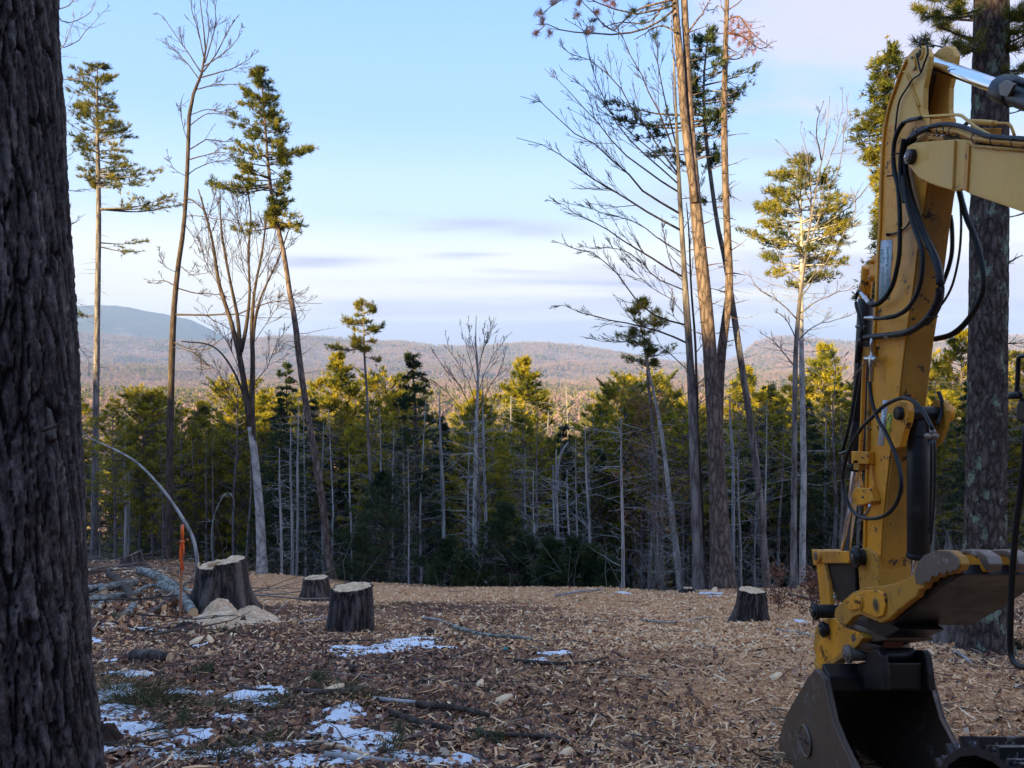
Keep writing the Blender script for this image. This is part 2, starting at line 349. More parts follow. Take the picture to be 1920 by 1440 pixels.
# ------------------------------------------------------------------ materials
def mk_materials():
    # ground
    m, nt, N, Lk, b = new_mat('ground')
    geo = N.new('ShaderNodeNewGeometry').outputs['Position']
    def att(n):
        a = N.new('ShaderNodeAttribute'); a.attribute_name = n; return a.outputs['Fac']
    n1 = noise(N, Lk, 9, 6, .7, geo); n2 = noise(N, Lk, 45, 4, .65, geo); n3 = noise(N, Lk, .9, 4, .6, geo)
    dark = ramp(N, [(.30, (.022, .013, .010)), (.46, (.095, .042, .026)), (.58, (.20, .095, .052)), (.70, (.40, .23, .14))]); Lk.new(n2.outputs[0], dark.inputs[0])
    chip = ramp(N, [(.28, (.12, .055, .028)), (.42, (.42, .19, .085)), (.54, (.70, .37, .17)), (.68, (.86, .55, .30))]); Lk.new(n2.outputs[0], chip.inputs[0])
    duff = ramp(N, [(.3, (.015, .010, .008)), (.5, (.045, .027, .018)), (.66, (.09, .05, .03)), (.8, (.05, .06, .02))]); Lk.new(n1.outputs[0], duff.inputs[0])
    c = mixc(N, Lk, att('chips'), dark.outputs[0], chip.outputs[0]); c = mixc(N, Lk, att('woods'), c, duff.outputs[0])
    # far hillside woods: bare grey-pink hardwood, dark evergreen that also paints the left flank's shadow, some snow showing through
    f1 = noise(N, Lk, .0045, 6, .62, geo); f2 = noise(N, Lk, .035, 5, .7, geo); f3 = noise(N, Lk, .09, 3, .7, geo)
    hard = ramp(N, [(.3, (.12, .08, .07)), (.5, (.27, .18, .155)), (.7, (.42, .32, .28))]); Lk.new(f3.outputs[0], hard.inputs[0])
    ever_shade = ramp(N, [(.3, (.018, .020, .018)), (.6, (.045, .050, .032)), (.8, (.10, .098, .055))]); Lk.new(f3.outputs[0], ever_shade.inputs[0])
    s = N.new('ShaderNodeMath'); s.operation = 'MULTIPLY_ADD'; Lk.new(f2.outputs[0], s.inputs[0]); s.inputs[1].default_value = .55; Lk.new(f1.outputs[0], s.inputs[2])
    k = N.new('ShaderNodeMapRange'); Lk.new(s.outputs[0], k.inputs[0]); k.inputs[1].default_value = .76; k.inputs[2].default_value = .86
    kk = N.new('ShaderNodeMath'); kk.operation = 'MAXIMUM'; Lk.new(k.outputs[0], kk.inputs[0]); Lk.new(att('flank_shade'), kk.inputs[1])  # evergreen patches joined with the painted flank shadow
    fc = mixc(N, Lk, kk.outputs[0], hard.outputs[0], ever_shade.outputs[0])
    sn = N.new('ShaderNodeMapRange'); Lk.new(noise(N, Lk, .008, 7, .75, geo).outputs[0], sn.inputs[0]); sn.inputs[1].default_value = .60; sn.inputs[2].default_value = .72; sn.inputs[4].default_value = .45
    fc = mixc(N, Lk, sn.outputs[0], fc, (.62, .60, .60))
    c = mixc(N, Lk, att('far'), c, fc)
    Lk.new(c, b.inputs['Base Color']); b.inputs['Roughness'].default_value = .95; b.inputs['Specular IOR Level'].default_value = .15
    hb = N.new('ShaderNodeMix'); hb.data_type = 'FLOAT'; Lk.new(att('far'), hb.inputs[0]); Lk.new(n2.outputs[0], hb.inputs[2])
    m6 = N.new('ShaderNodeMath'); m6.operation = 'MULTIPLY'; Lk.new(f3.outputs[0], m6.inputs[0]); m6.inputs[1].default_value = 260; Lk.new(m6.outputs[0], hb.inputs[3])
    bump(N, Lk, b, hb.outputs[0], .9, .03)
    # scattered pieces coloured by 'rnd'
    def rndmat(name, stops, rough=.85, trans=0, nscale=0, spec=.2):
        m, nt, N, Lk, b = new_mat(name)
        a = N.new('ShaderNodeAttribute'); a.attribute_name = 'rnd'
        r = ramp(N, stops); Lk.new(a.outputs['Fac'], r.inputs[0]); col = r.outputs[0]
        if nscale:
            g = N.new('ShaderNodeNewGeometry').outputs['Position']
            n = noise(N, Lk, nscale, 3, .6, g); q = ramp(N, [(.3, (.6, .6, .6)), (.7, (1.25, 1.2, 1.15))]); Lk.new(n.outputs[0], q.inputs[0]); col = mixc(N, Lk, 1, col, q.outputs[0], 'MULTIPLY')
        Lk.new(col, b.inputs['Base Color']); b.inputs['Roughness'].default_value = rough; b.inputs['Specular IOR Level'].default_value = spec
        if trans:
            t = N.new('ShaderNodeBsdfTranslucent'); Lk.new(col, t.inputs[0]); mx = N.new('ShaderNodeMixShader'); mx.inputs[0].default_value = trans
            Lk.new(b.outputs[0], mx.inputs[1]); Lk.new(t.outputs[0], mx.inputs[2]); Lk.new(mx.outputs[0], nt.nodes['Material Output'].inputs[0])
        return m
    rndmat('chips', [(0, (.17, .075, .038)), (.2, (.42, .18, .075)), (.5, (.70, .365, .165)), (.8, (.84, .50, .25)), (1, (.90, .68, .42))])
    rndmat('leaves', [(0, (.05, .020, .014)), (.35, (.17, .062, .032)), (.7, (.30, .125, .055)), (.9, (.42, .23, .12)), (1, (.52, .37, .25))], .6, 0, 0, .4)
    rndmat('sticks', [(0, (.05, .035, .028)), (.5, (.14, .10, .075)), (.8, (.26, .20, .15)), (1, (.42, .34, .25))])
    rndmat('grassblade', [(0, (.02, .03, .010)), (.4, (.06, .08, .025)), (.7, (.16, .14, .055)), (1, (.34, .26, .13))], .6, .2)
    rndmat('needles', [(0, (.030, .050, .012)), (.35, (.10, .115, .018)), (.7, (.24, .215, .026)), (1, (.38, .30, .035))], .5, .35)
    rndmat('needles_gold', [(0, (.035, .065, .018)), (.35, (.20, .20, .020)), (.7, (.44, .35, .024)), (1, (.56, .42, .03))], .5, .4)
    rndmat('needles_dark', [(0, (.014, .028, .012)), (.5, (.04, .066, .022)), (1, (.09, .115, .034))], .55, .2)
    rndmat('needles_brown', [(0, (.20, .06, .03)), (1, (.38, .16, .08))], .6, .2)
    rndmat('beech_leaf', [(0, (.16, .06, .035)), (1, (.36, .17, .10))], .6, .3)
    rndmat('dirt', [(0, (.018, .012, .009)), (.6, (.05, .03, .02)), (1, (.10, .065, .04))])
    rndmat('sawdust', [(0, (.52, .33, .18)), (.5, (.68, .48, .30)), (1, (.80, .62, .43))], .95, 0, 14)
    # bark
    def bark(name, c0, c1, c2, sc=(9, 9, 1.6), lichen=None, lf=.62, strength=.8, dist=.02):
        m, nt, N, Lk, b = new_mat(name)
        tc = N.new('ShaderNodeTexCoord').outputs['Object']; v = mapping(N, Lk, tc, sc)
        vo = N.new('ShaderNodeTexVoronoi'); vo.feature = 'DISTANCE_TO_EDGE'; vo.inputs['Scale'].default_value = 1.0
        dn = noise(N, Lk, 1.4, 3, .6, v); vm = N.new('ShaderNodeMix'); vm.data_type = 'VECTOR'; vm.inputs[0].default_value = .35; Lk.new(v, vm.inputs[4]); Lk.new(dn.outputs[1], vm.inputs[5]); Lk.new(vm.outputs[1], vo.inputs['Vector'])
        n = noise(N, Lk, 3.2, 6, .7, v)
        mul = N.new('ShaderNodeMath'); mul.operation = 'MULTIPLY_ADD'; Lk.new(vo.outputs['Distance'], mul.inputs[0]); mul.inputs[1].default_value = 1.1; Lk.new(n.outputs[0], mul.inputs[2])
        r = ramp(N, [(.38, c0), (.58, c1), (.85, c2)]); Lk.new(mul.outputs[0], r.inputs[0]); col = r.outputs[0]
        if lichen:
            ln = noise(N, Lk, 5, 6, .75, mapping(N, Lk, tc, (1, 1, .7))); lr = N.new('ShaderNodeMapRange'); Lk.new(ln.outputs[0], lr.inputs[0]); lr.inputs[1].default_value = lf; lr.inputs[2].default_value = lf + .06
            col = mixc(N, Lk, lr.outputs[0], col, lichen)
        Lk.new(col, b.inputs['Base Color']); b.inputs['Roughness'].default_value = .9; b.inputs['Specular IOR Level'].default_value = .2
        bump(N, Lk, b, mul.outputs[0], strength, dist)
        return m
    bark('bark_grey', (.05, .04, .035), (.15, .125, .115), (.27, .235, .215), lichen=(.30, .31, .26), lf=.64)
    bark('bark_pale', (.16, .145, .135), (.36, .335, .31), (.52, .48, .45), (5, 5, 3), strength=.4)
    bark('bark_red', (.026, .018, .015), (.115, .080, .066), (.24, .172, .14), (12, 12, 3.5), lichen=(.26, .24, .21), lf=.68)
    bark('bark_dark', (.02, .014, .012), (.075, .055, .045), (.14, .11, .095), lichen=(.20, .21, .19), lf=.68)
    bark('bark_brown', (.022, .016, .012), (.07, .050, .038), (.13, .096, .074), (14, 14, 2))
    bark('bark_pine', (.016, .011, .010), (.075, .052, .045), (.17, .125, .105), (22, 22, 8), lichen=(.26, .31, .22), lf=.555, dist=.02, strength=1.0)
    bark('dead_wood', (.12, .11, .105), (.31, .29, .275), (.48, .455, .43), (6, 6, .8), strength=.4)
    bark('log_bark', (.05, .045, .038), (.16, .15, .125), (.32, .32, .29), (6, 6, 6), lichen=(.38, .42, .34), lf=.56)
    # cut wood
    m, nt, N, Lk, b = new_mat('cut_wood')
    tc = N.new('ShaderNodeTexCoord').outputs['Object']
    n = noise(N, Lk, 7, 5, .6, mapping(N, Lk, tc, (3, 1, 1))); r = ramp(N, [(.3, (.48, .28, .14)), (.55, (.74, .52, .31)), (.8, (.84, .67, .46))]); Lk.new(n.outputs[0], r.inputs[0])
    sx = N.new('ShaderNodeSeparateXYZ'); Lk.new(tc, sx.inputs[0]); cb = N.new('ShaderNodeCombineXYZ'); Lk.new(sx.outputs[0], cb.inputs[0]); Lk.new(sx.outputs[1], cb.inputs[1]); wv = N.new('ShaderNodeTexWave'); wv.wave_type = 'RINGS'; wv.rings_direction = 'SPHERICAL'; wv.inputs['Scale'].default_value = 22; wv.inputs['Distortion'].default_value = 2.5; wv.inputs['Detail'].default_value = 3; Lk.new(cb.outputs[0], wv.inputs['Vector'])
    rr_ = ramp(N, [(.2, (.66, .60, .52)), (.7, (1.05, 1.05, 1.05))]); Lk.new(wv.outputs['Fac'], rr_.inputs[0]); cc_ = mixc(N, Lk, .8, r.outputs[0], rr_.outputs[0], 'MULTIPLY')
    Lk.new(cc_, b.inputs['Base Color']); b.inputs['Roughness'].default_value = .85; bump(N, Lk, b, n.outputs[0], .3, .01)
    # near bark plates
    m, nt, N, Lk, b = new_mat('bark_plates')
    a = N.new('ShaderNodeAttribute'); a.attribute_name = 'rnd'
    tc = N.new('ShaderNodeTexCoord').outputs['Object']
    n = noise(N, Lk, 30, 6, .75, mapping(N, Lk, tc, (1, 1, .5))); n2 = noise(N, Lk, 4, 4, .6, tc)
    r = ramp(N, [(.0, (.007, .005, .006)), (.22, (.028, .019, .020)), (.5, (.088, .074, .074)), (1, (.23, .205, .20))]); Lk.new(a.outputs['Fac'], r.inputs[0])
    v = ramp(N, [(.32, (.22, .20, .21)), (.52, (1, 1, 1)), (.70, (2.5, 2.3, 2.1))]); Lk.new(n.outputs[0], v.inputs[0])
    col = mixc(N, Lk, 1, r.outputs[0], v.outputs[0], 'MULTIPLY')
    red = N.new('ShaderNodeMapRange'); Lk.new(n2.outputs[0], red.inputs[0]); red.inputs[1].default_value = .5; red.inputs[2].default_value = .7; red.inputs[4].default_value = .5
    col = mixc(N, Lk, red.outputs[0], col, mixc(N, Lk, 1, col, (1.25, .85, .75), 'MULTIPLY'))
    ln = noise(N, Lk, 34, 5, .75, tc); lm = N.new('ShaderNodeMapRange'); Lk.new(ln.outputs[0], lm.inputs[0]); lm.inputs[1].default_value = .60; lm.inputs[2].default_value = .64; lm.inputs[4].default_value = .75
    ga = N.new('ShaderNodeMath'); ga.operation = 'MULTIPLY'; Lk.new(lm.outputs[0], ga.inputs[0]); Lk.new(a.outputs['Fac'], ga.inputs[1])
    col = mixc(N, Lk, ga.outputs[0], col, (.22, .25, .23))
    Lk.new(col, b.inputs['Base Color']); b.inputs['Roughness'].default_value = .8; b.inputs['Specular IOR Level'].default_value = .3
    nb_ = noise(N, Lk, 75, 6, .8, mapping(N, Lk, tc, (1, 1, .4))); ad = N.new('ShaderNodeMath'); ad.operation = 'ADD'; Lk.new(n.outputs[0], ad.inputs[0]); Lk.new(nb_.outputs[0], ad.inputs[1]); bump(N, Lk, b, ad.outputs[0], 1.0, .03)
    # snow
    m, nt, N, Lk, b = new_mat('snow')
    g = N.new('ShaderNodeNewGeometry').outputs['Position']; n = noise(N, Lk, 30, 4, .6, g)
    r = ramp(N, [(.3, (.66, .70, .76)), (.6, (.84, .86, .88))]); Lk.new(n.outputs[0], r.inputs[0]); Lk.new(r.outputs[0], b.inputs['Base Color']); b.inputs['Roughness'].default_value = .6
    bump(N, Lk, b, noise(N, Lk, 90, 5, .7, g).outputs[0], .9, .012)
    # painted metal of the digger
    def paint(name, base, worn, dirt, rough=.42, metal=0, wear=.66, dm=.6, spec=.5):
        m, nt, N, Lk, b = new_mat(name)
        tc = N.new('ShaderNodeTexCoord').outputs['Object']
        n = noise(N, Lk, 9, 8, .72, tc); n2 = noise(N, Lk, 2.2, 5, .6, mapping(N, Lk, tc, (1, 1, .45))); n3 = noise(N, Lk, 60, 4, .7, tc)
        fade = ramp(N, [(.3, (.80, .78, .72)), (.7, (1.12, 1.1, 1.12))]); Lk.new(n2.outputs[0], fade.inputs[0])
        c = mixc(N, Lk, 1, base, fade.outputs[0], 'MULTIPLY')
        d = N.new('ShaderNodeMapRange'); Lk.new(n2.outputs[0], d.inputs[0]); d.inputs[1].default_value = .45; d.inputs[2].default_value = .74; d.inputs[4].default_value = dm
        c = mixc(N, Lk, d.outputs[0], c, dirt)
        mul = N.new('ShaderNodeMath'); mul.operation = 'MULTIPLY_ADD'; Lk.new(n3.outputs[0], mul.inputs[0]); mul.inputs[1].default_value = .35; Lk.new(n.outputs[0], mul.inputs[2])
        w = N.new('ShaderNodeMapRange'); Lk.new(mul.outputs[0], w.inputs[0]); w.inputs[1].default_value = wear + .17; w.inputs[2].default_value = wear + .20
        c = mixc(N, Lk, w.outputs[0], c, worn)
        Lk.new(c, b.inputs['Base Color']); b.inputs['Metallic'].default_value = metal; b.inputs['Specular IOR Level'].default_value = spec
        rr = ramp(N, [(.3, (rough * .8,) * 3), (.7, (min(rough * 1.5, 1),) * 3)]); Lk.new(n.outputs[0], rr.inputs[0]); Lk.new(rr.outputs[0], b.inputs['Roughness'])
        bump(N, Lk, b, n3.outputs[0], .08, .003)
        return m
    paint('yellow_paint', (.90, .36, .012), (.06, .03, .02), (.22, .10, .03), .42, 0, .60, .85)
    paint('yellow_faded', (.90, .50, .10), (.14, .08, .04), (.46, .27, .08), .45, 0, .64, .7)
    paint('yellow_grimy', (.58, .26, .022), (.045, .028, .02), (.10, .062, .03), .5, 0, .60, .9)
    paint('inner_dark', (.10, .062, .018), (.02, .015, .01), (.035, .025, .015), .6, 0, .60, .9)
    paint('black_paint', (.010, .010, .012), (.05, .035, .025), (.032, .024, .018), .35, 0, .66, .6, .4)
    paint('hose_rubber', (.010, .010, .012), (.03, .03, .03), (.02, .019, .018), .42, 0, .8, .4, .35)
    paint('worn_steel', (.20, .165, .14), (.38, .34, .31), (.16, .095, .055), .40, .5, .62, .7)
    paint('rust_steel', (.125, .092, .068), (.20, .17, .15), (.11, .062, .038), .45, .35, .60, .8)
    paint('track_steel', (.045, .046, .05), (.26, .26, .27), (.04, .036, .032), .30, .6, .60, .5)
    paint('silver', (.55, .56, .58), (.25, .24, .22), (.35, .34, .33), .25, 1, .7, .5)
    m, nt, N, Lk, b = new_mat('chrome'); b.inputs['Base Color'].default_value = (.82, .84, .88, 1); b.inputs['Metallic'].default_value = 1; b.inputs['Roughness'].default_value = .08
    def plain(name, c, r=.6, em=0):
        m, nt, N, Lk, b = new_mat(name); b.inputs['Base Color'].default_value = (*c, 1); b.inputs['Roughness'].default_value = r
        g = N.new('ShaderNodeTexCoord').outputs['Object']; n = noise(N, Lk, 40, 5, .7, g); q = ramp(N, [(.35, tuple(v * .72 for v in c)), (.6, c)]); Lk.new(n.outputs[0], q.inputs[0]); Lk.new(q.outputs[0], b.inputs['Base Color'])
    plain('label_white', (.62, .64, .66)); plain('print_teal', (.05, .36, .36)); plain('print_dark', (.03, .03, .04)); plain('label_yellow', (.62, .58, .04)); plain('label_red', (.16, .035, .02))
    plain('orange_tape', (.95, .16, .02), .4); plain('stake_wood', (.42, .19, .10), .8); plain('glass_black', (.02, .025, .03), .08); plain('teal_scrap', (.10, .42, .40))
mk_materials()
for n_ in ('bark_grey',): pass
def _far():
    m, nt, N, Lk, b = new_mat('far_twigs'); a = N.new('ShaderNodeAttribute'); a.attribute_name = 'rnd'
    r = ramp(N, [(0, (.13, .078, .066)), (.5, (.29, .175, .145)), (1, (.46, .32, .28))]); Lk.new(a.outputs['Fac'], r.inputs[0]); Lk.new(r.outputs[0], b.inputs['Base Color']); b.inputs['Roughness'].default_value = .9
_far()
def _stump():
    m, nt, N, Lk, b = new_mat('bark_stump'); tc = N.new('ShaderNodeTexCoord').outputs['Object']; n = noise(N, Lk, 4, 7, .75, mapping(N, Lk, tc, (9, 9, 3)), dist=.6)
    a = N.new('ShaderNodeAttribute'); a.attribute_name = 'rnd'
    s = N.new('ShaderNodeMath'); s.operation = 'MULTIPLY_ADD'; Lk.new(a.outputs['Fac'], s.inputs[0]); s.inputs[1].default_value = .45; Lk.new(n.outputs[0], s.inputs[2])
    r = ramp(N, [(.42, (.005, .004, .004)), (.58, (.026, .019, .016)), (.74, (.085, .063, .054)), (.98, (.17, .135, .118))]); Lk.new(s.outputs[0], r.inputs[0]); Lk.new(r.outputs[0], b.inputs['Base Color']); b.inputs['Roughness'].default_value = .9; bump(N, Lk, b, n.outputs[0], 1.0, .04)
_stump()

def _brush():
    m, nt, N, Lk, b = new_mat('brush_twig'); a = N.new('ShaderNodeAttribute'); a.attribute_name = 'rnd'
    r = ramp(N, [(0, (.07, .055, .05)), (.5, (.19, .165, .15)), (1, (.34, .31, .29))]); Lk.new(a.outputs['Fac'], r.inputs[0]); Lk.new(r.outputs[0], b.inputs['Base Color']); b.inputs['Roughness'].default_value = .9
_brush()
build_ground()
# ------------------------------------------------------------------ air
def build_haze():
    m = bpy.data.materials.new('air'); m.use_nodes = True; nt = m.node_tree; nt.nodes.clear()
    o = nt.nodes.new('ShaderNodeOutputMaterial'); v = nt.nodes.new('ShaderNodeVolumePrincipled')
    v.inputs['Color'].default_value = (.38, .56, 1.0, 1); v.inputs['Density'].default_value = 0.000155; v.inputs['Anisotropy'].default_value = 0.0
    nt.links.new(v.outputs[0], o.inputs['Volume'])
    MATS['air'] = m
    x0, x1, y0, y1, z0, z1 = -9500, 9500, -9500, 9500, -260, 715
    V = [(x, y, z) for x in (x0, x1) for y in (y0, y1) for z in (z0, z1)]
    Fq = np.array([(0, 1, 3, 2), (4, 6, 7, 5), (0, 4, 5, 1), (2, 3, 7, 6), (0, 2, 6, 4), (1, 5, 7, 3)])
    tag(obj('haze', mesh_np('haze', V, [Fq], [m], [0])), kind='stuff')
build_haze()
# ------------------------------------------------------------------ growing things
def grow(S, D, L, k=6, up=0.0, wob=.12, rg=rng, curve_up=0.0):
    """n branches from S along D, length L, k points; up bends them toward the sky along their length"""
    n = len(S); D = D / (np.linalg.norm(D, axis=1, keepdims=True) + 1e-9)
    P = np.zeros((n, k, 3)); P[:, 0] = S; d = D.copy(); st = (np.asarray(L) / (k - 1))[:, None]
    for i in range(1, k):
        d = d + rg.normal(0, wob, (n, 3)); d[:, 2] += up + curve_up * i
        d /= np.linalg.norm(d, axis=1, keepdims=True) + 1e-9
        P[:, i] = P[:, i - 1] + d * st
    return P
def sub(P, m, lo, hi, ang, lenf, k=5, up=0.0, wob=.12, flat=False, rg=rng, L=None, jit=.35):
    """m side branches on each curve of P; returns (children, parent index, t along the parent)"""
    n, kk, _ = P.shape
    if n == 0 or m == 0: return np.zeros((0, k, 3)), np.zeros(0, int), np.zeros(0)
    pi = np.repeat(np.arange(n), m); t = rg.uniform(lo, hi, n * m); f = t * (kk - 1); i = np.minimum(f.astype(int), kk - 2); w = (f - i)[:, None]
    S = P[pi, i] * (1 - w) + P[pi, i + 1] * w; T = P[pi, i + 1] - P[pi, i]; T /= np.linalg.norm(T, axis=1, keepdims=True) + 1e-9
    if flat:
        side = np.cross(T, np.array([0, 0, 1.])); side /= np.linalg.norm(side, axis=1, keepdims=True) + 1e-9
        side *= rg.choice([-1, 1], (len(pi), 1)); side[:, 2] += rg.normal(0, .15, len(pi))
    else:
        side = np.cross(T, rg.normal(0, 1, T.shape)); side /= np.linalg.norm(side, axis=1, keepdims=True) + 1e-9
    a = ang * rg.uniform(1 - jit, 1 + jit, len(pi))[:, None]
    D = T * np.cos(a) + side * np.sin(a)
    pl = np.linalg.norm(P[:, -1] - P[:, 0], axis=1)[pi] if L is None else np.asarray(L)[pi]
    LL = lenf * pl * (1.15 - t) * rg.uniform(.6, 1.25, len(pi))
    return grow(S, D, LL, k, up, wob, rg), pi, t
def taper(n, k, r0, r1):
    return np.broadcast_to(np.asarray(r0, float).reshape(-1, 1), (n, 1)) * (1 - np.linspace(0, 1, k)[None]) + r1 * np.linspace(0, 1, k)[None]

def trunk_path(pts, d, n=26):
    """pts: (px, py, width px) from the foot up -> path, radius"""
    Q = []
    for p in pts:
        dd = p[3] if len(p) > 3 else d
        a = at(p[0], p[1], dd); Q.append([*a, p[2] / 2 / F * dd])
    Q = np.array(Q); S = smooth_path(Q, n); return S[:, :3], np.maximum(S[:, 3], .004)
def on_path(P, t):
    f = np.clip(t, 0, 1) * (len(P) - 1); i = np.minimum(f.astype(int), len(P) - 2); w = (f - i)[:, None]
    return P[i] * (1 - w) + P[i + 1] * w, P[i + 1] - P[i]
def t_of_z(P, z): return np.interp(z, P[:, 2], np.linspace(0, 1, len(P)))

def trunk_mesh(g, P, R, sides=12, m=0, flare=1.5, foot=True):
    P = P.copy(); R = R.copy()
    if foot:      # root flare and a foot sunk in the ground
        h = P[:, 2] - P[0, 2]; R = R * (1 + (flare - 1) * np.exp(-h / (R[0] * 2.2)))
        P = np.vstack([P[0] - np.array([0, 0, .5]), P]); R = np.r_[R[0] * 1.15, R]
    # slight irregularity of the stem
    g.tubes(P, R * (1 + rng.normal(0, .025, len(R))), sides, m)

def add_stubs(g, P, R, n, lo, hi, L, r=.012, up=.0, m=0, sides=3, az=None, wob=.15, twigs=2):
    t = rng.uniform(lo, hi, n); S, T = on_path(P, t)
    a = rng.uniform(0, 2 * np.pi, n) if az is None else az(n)
    D = np.stack([np.cos(a), np.sin(a), rng.normal(up, .18, n)], -1)
    B = grow(S, D, rng.uniform(.3, 1, n) * L, 5, 0, wob)
    g.tubes(B, taper(n, 5, r * rng.uniform(.6, 1.3, n), .003), sides, m)
    if twigs:
        C, _, _ = sub(B, twigs, .3, .9, .9, .35, 3, 0, .2); g.tubes(C, taper(len(C), 3, r * .45, .002), 3, m)
    return B

def pine_crown(g, P, R, prof, d, limbs=5, dens=1.0, step=.55, rise=.25, bm=0, nm=1, tuft=.20, bw=.03, nb=7, extras=(), droop=0.0, skip=.0, zmin=None, plume=1.0):
    """prof: (py, left px, right px) extents of the crown beside the stem; extras: (py attach, dx px, dy px, dens)"""
    prof = np.array(sorted(prof), float); s = d / F
    zt = EYE - (prof[0, 0] - 720) * s; zb = EYE - (prof[-1, 0] - 720) * s
    zz = np.arange(zb, zt, step); zz = zz + rng.uniform(-.2, .2, len(zz)) * step
    z = np.repeat(zz, limbs); z = z + rng.uniform(-.25, .25, len(z)) * step; n = len(z)
    keep = rng.uniform(0, 1, n) > skip; z = z[keep]; n = len(z)
    az = rng.uniform(0, 2 * np.pi, n); py = 720 - (z - EYE) / s
    l = np.interp(py, prof[:, 0], prof[:, 1]) * s; r_ = np.interp(py, prof[:, 0], prof[:, 2]) * s
    c = np.cos(az); L = np.where(c < 0, l, r_) * np.abs(c) + (l + r_) / 2 * (1 - np.abs(c)); L = np.maximum(L * rng.uniform(.72, 1.15, n), .25)
    S, _ = on_path(P, t_of_z(P, z))
    rel = (z - zb) / max(zt - zb, .1)
    D = np.stack([c, np.sin(az), rise * (.2 + 1.6 * rel) + rng.normal(0, .10, n)], -1)
    B = grow(S, D, L, 7, .015 - droop, .07)
    DN = np.full(n, dens)
    if len(extras):
        for (py0, dx, dy, dn) in extras:
            s0, _ = on_path(P, t_of_z(P, np.array([EYE - (py0 - 720) * s])))
            e = s0[0] + np.array([dx * s, rng.normal(0, .3) * abs(dx) * s, -dy * s])
            mid = (s0[0] + e) / 2 + np.array([0, 0, -.06 * abs(dx) * s]); cur = smooth_path([s0[0], mid, e], 7)
            B = np.concatenate([B, cur[None]]); L = np.r_[L, np.linalg.norm(e - s0[0])]; DN = np.r_[DN, dn]
    g.tubes(B, taper(len(B), 7, .012 + .011 * L, .004), 4, bm)
    dens_all = DN
    mb = 7
    C, pi, t = sub(B, mb, .28, 1.0, .85, .42, 5, .02 - droop * .6, .12, flat=True, L=L)
    k = rng.uniform(0, 1, len(C)) < dens_all[pi]; C = C[k]; pi = pi[k]
    g.tubes(C, taper(len(C), 5, .010, .003), 3, bm)
    # tufts along the outer limb and the branchlets
    allp = []
    for A_, lo, per in ((C, .25, 3.0), (B, .55, 3.0)):
        LL = np.linalg.norm(A_[:, -1] - A_[:, 0], axis=1)
        cnt = np.maximum((LL * per / tuft * .42 * plume).astype(int), 2)
        q = np.repeat(np.arange(len(A_)), cnt); f = rng.uniform(lo, 1, len(q)) * (A_.shape[1] - 1); i = np.minimum(f.astype(int), A_.shape[1] - 2); w = (f - i)[:, None]
        c_ = A_[q, i] * (1 - w) + A_[q, i + 1] * w; T = A_[q, i + 1] - A_[q, i]; T /= np.linalg.norm(T, axis=1, keepdims=True) + 1e-9
        T[:, 2] += .45 - droop * 4; T += rng.normal(0, .35, T.shape); allp.append((c_ + rng.normal(0, .05, c_.shape), T))
    c_ = np.concatenate([a for a, _ in allp]); T = np.concatenate([b for _, b in allp])
    base = fbm(c_[:, 0] * 1.3, c_[:, 2] * 1.3 + c_[:, 1], 3, 9)
    rr = np.clip((base - .5) * 1.3 + .5 + rng.normal(0, .18, len(c_)), 0, 1)
    g.blades(c_, T, np.full(len(c_), tuft), bw, nb, .42, nm, rr)
    return B

def bare_crown(g, limbs, bm=0, r0=None, n2=7, n3=5, n4=0, ang=.62, l2=.42, l3=.45, up=.05, rt=.006, wob=.09, lo=.22, m2=None):
    """limbs: list of (path array k x 3, radius)"""
    K = 10; B = np.array([smooth_path(p, K) for p, _ in limbs]); r = np.array([q for _, q in limbs])
    B = B + rng.normal(0, .012, B.shape) * np.linspace(0, 1, K)[None, :, None] * np.linalg.norm(B[:, -1:] - B[:, :1], axis=2, keepdims=True) * 1.1
    g.tubes(B, taper(len(B), K, r, rt), 6, bm)
    C, pi, t = sub(B, n2, lo, .98, ang, l2, 6, up, wob); g.tubes(C, taper(len(C), 6, np.maximum(r[pi] * .42 * (1.2 - t), rt * 1.2), rt * .7), 4, bm)
    D_, pj, t2 = sub(C, n3, .2, 1.0, ang, l3, 4, up, wob * 1.3); g.tubes(D_, taper(len(D_), 4, rt * 1.05, rt * .55), 3, bm)
    if n4:
        E, _, _ = sub(D_, n4, .2, 1.0, ang, .5, 3, up, wob * 1.5); g.tubes(E, taper(len(E), 3, rt * .7, rt * .4), 3, bm)
    return B
def limb_px(pts, d, depth=0.0):
    """a limb by its pixels, leaving the picture plane gradually by depth metres"""
    n = len(pts); return np.array([at(p[0], p[1], d + depth * i / (n - 1)) for i, p in enumerate(pts)])
def rand_limbs(P, R, n, lo, hi, L0, L1, el, k=5, up=.04, wob=.10):
    t = np.sort(rng.uniform(lo, hi, n)); S, _ = on_path(P, t); a = rng.uniform(0, 2 * np.pi, n)
    q = (t - lo) / (hi - lo); L = (L0 * (1 - q) + L1 * q) * rng.uniform(.7, 1.2, n)
    D = np.stack([np.cos(a), np.sin(a), np.full(n, math.tan(el)) + rng.normal(0, .2, n)], -1)
    B = grow(S, D, L, k, up, wob); rr = np.interp(t, np.linspace(0, 1, len(R)), R) * .42
    return [(B[i], max(rr[i], .008)) for i in range(n)]

def make_tree(name, label, cat, trunk_geo, crown_geo, mats_t, mats_c, group=None, base=(0, 0, 0), crown_name='crown'):
    base = np.array(base, float); t = thing(name, label, cat, tuple(base), group)
    for gname, g, mt in (('trunk', trunk_geo, mats_t), (crown_name, crown_geo, mats_c)):
        if g is None or not g.V: continue
        g.V = [v - base for v in g.V]
        obj(gname, g.mesh(gname, [MATS[m] for m in mt], smooth=(gname == 'trunk')), t)
    return t

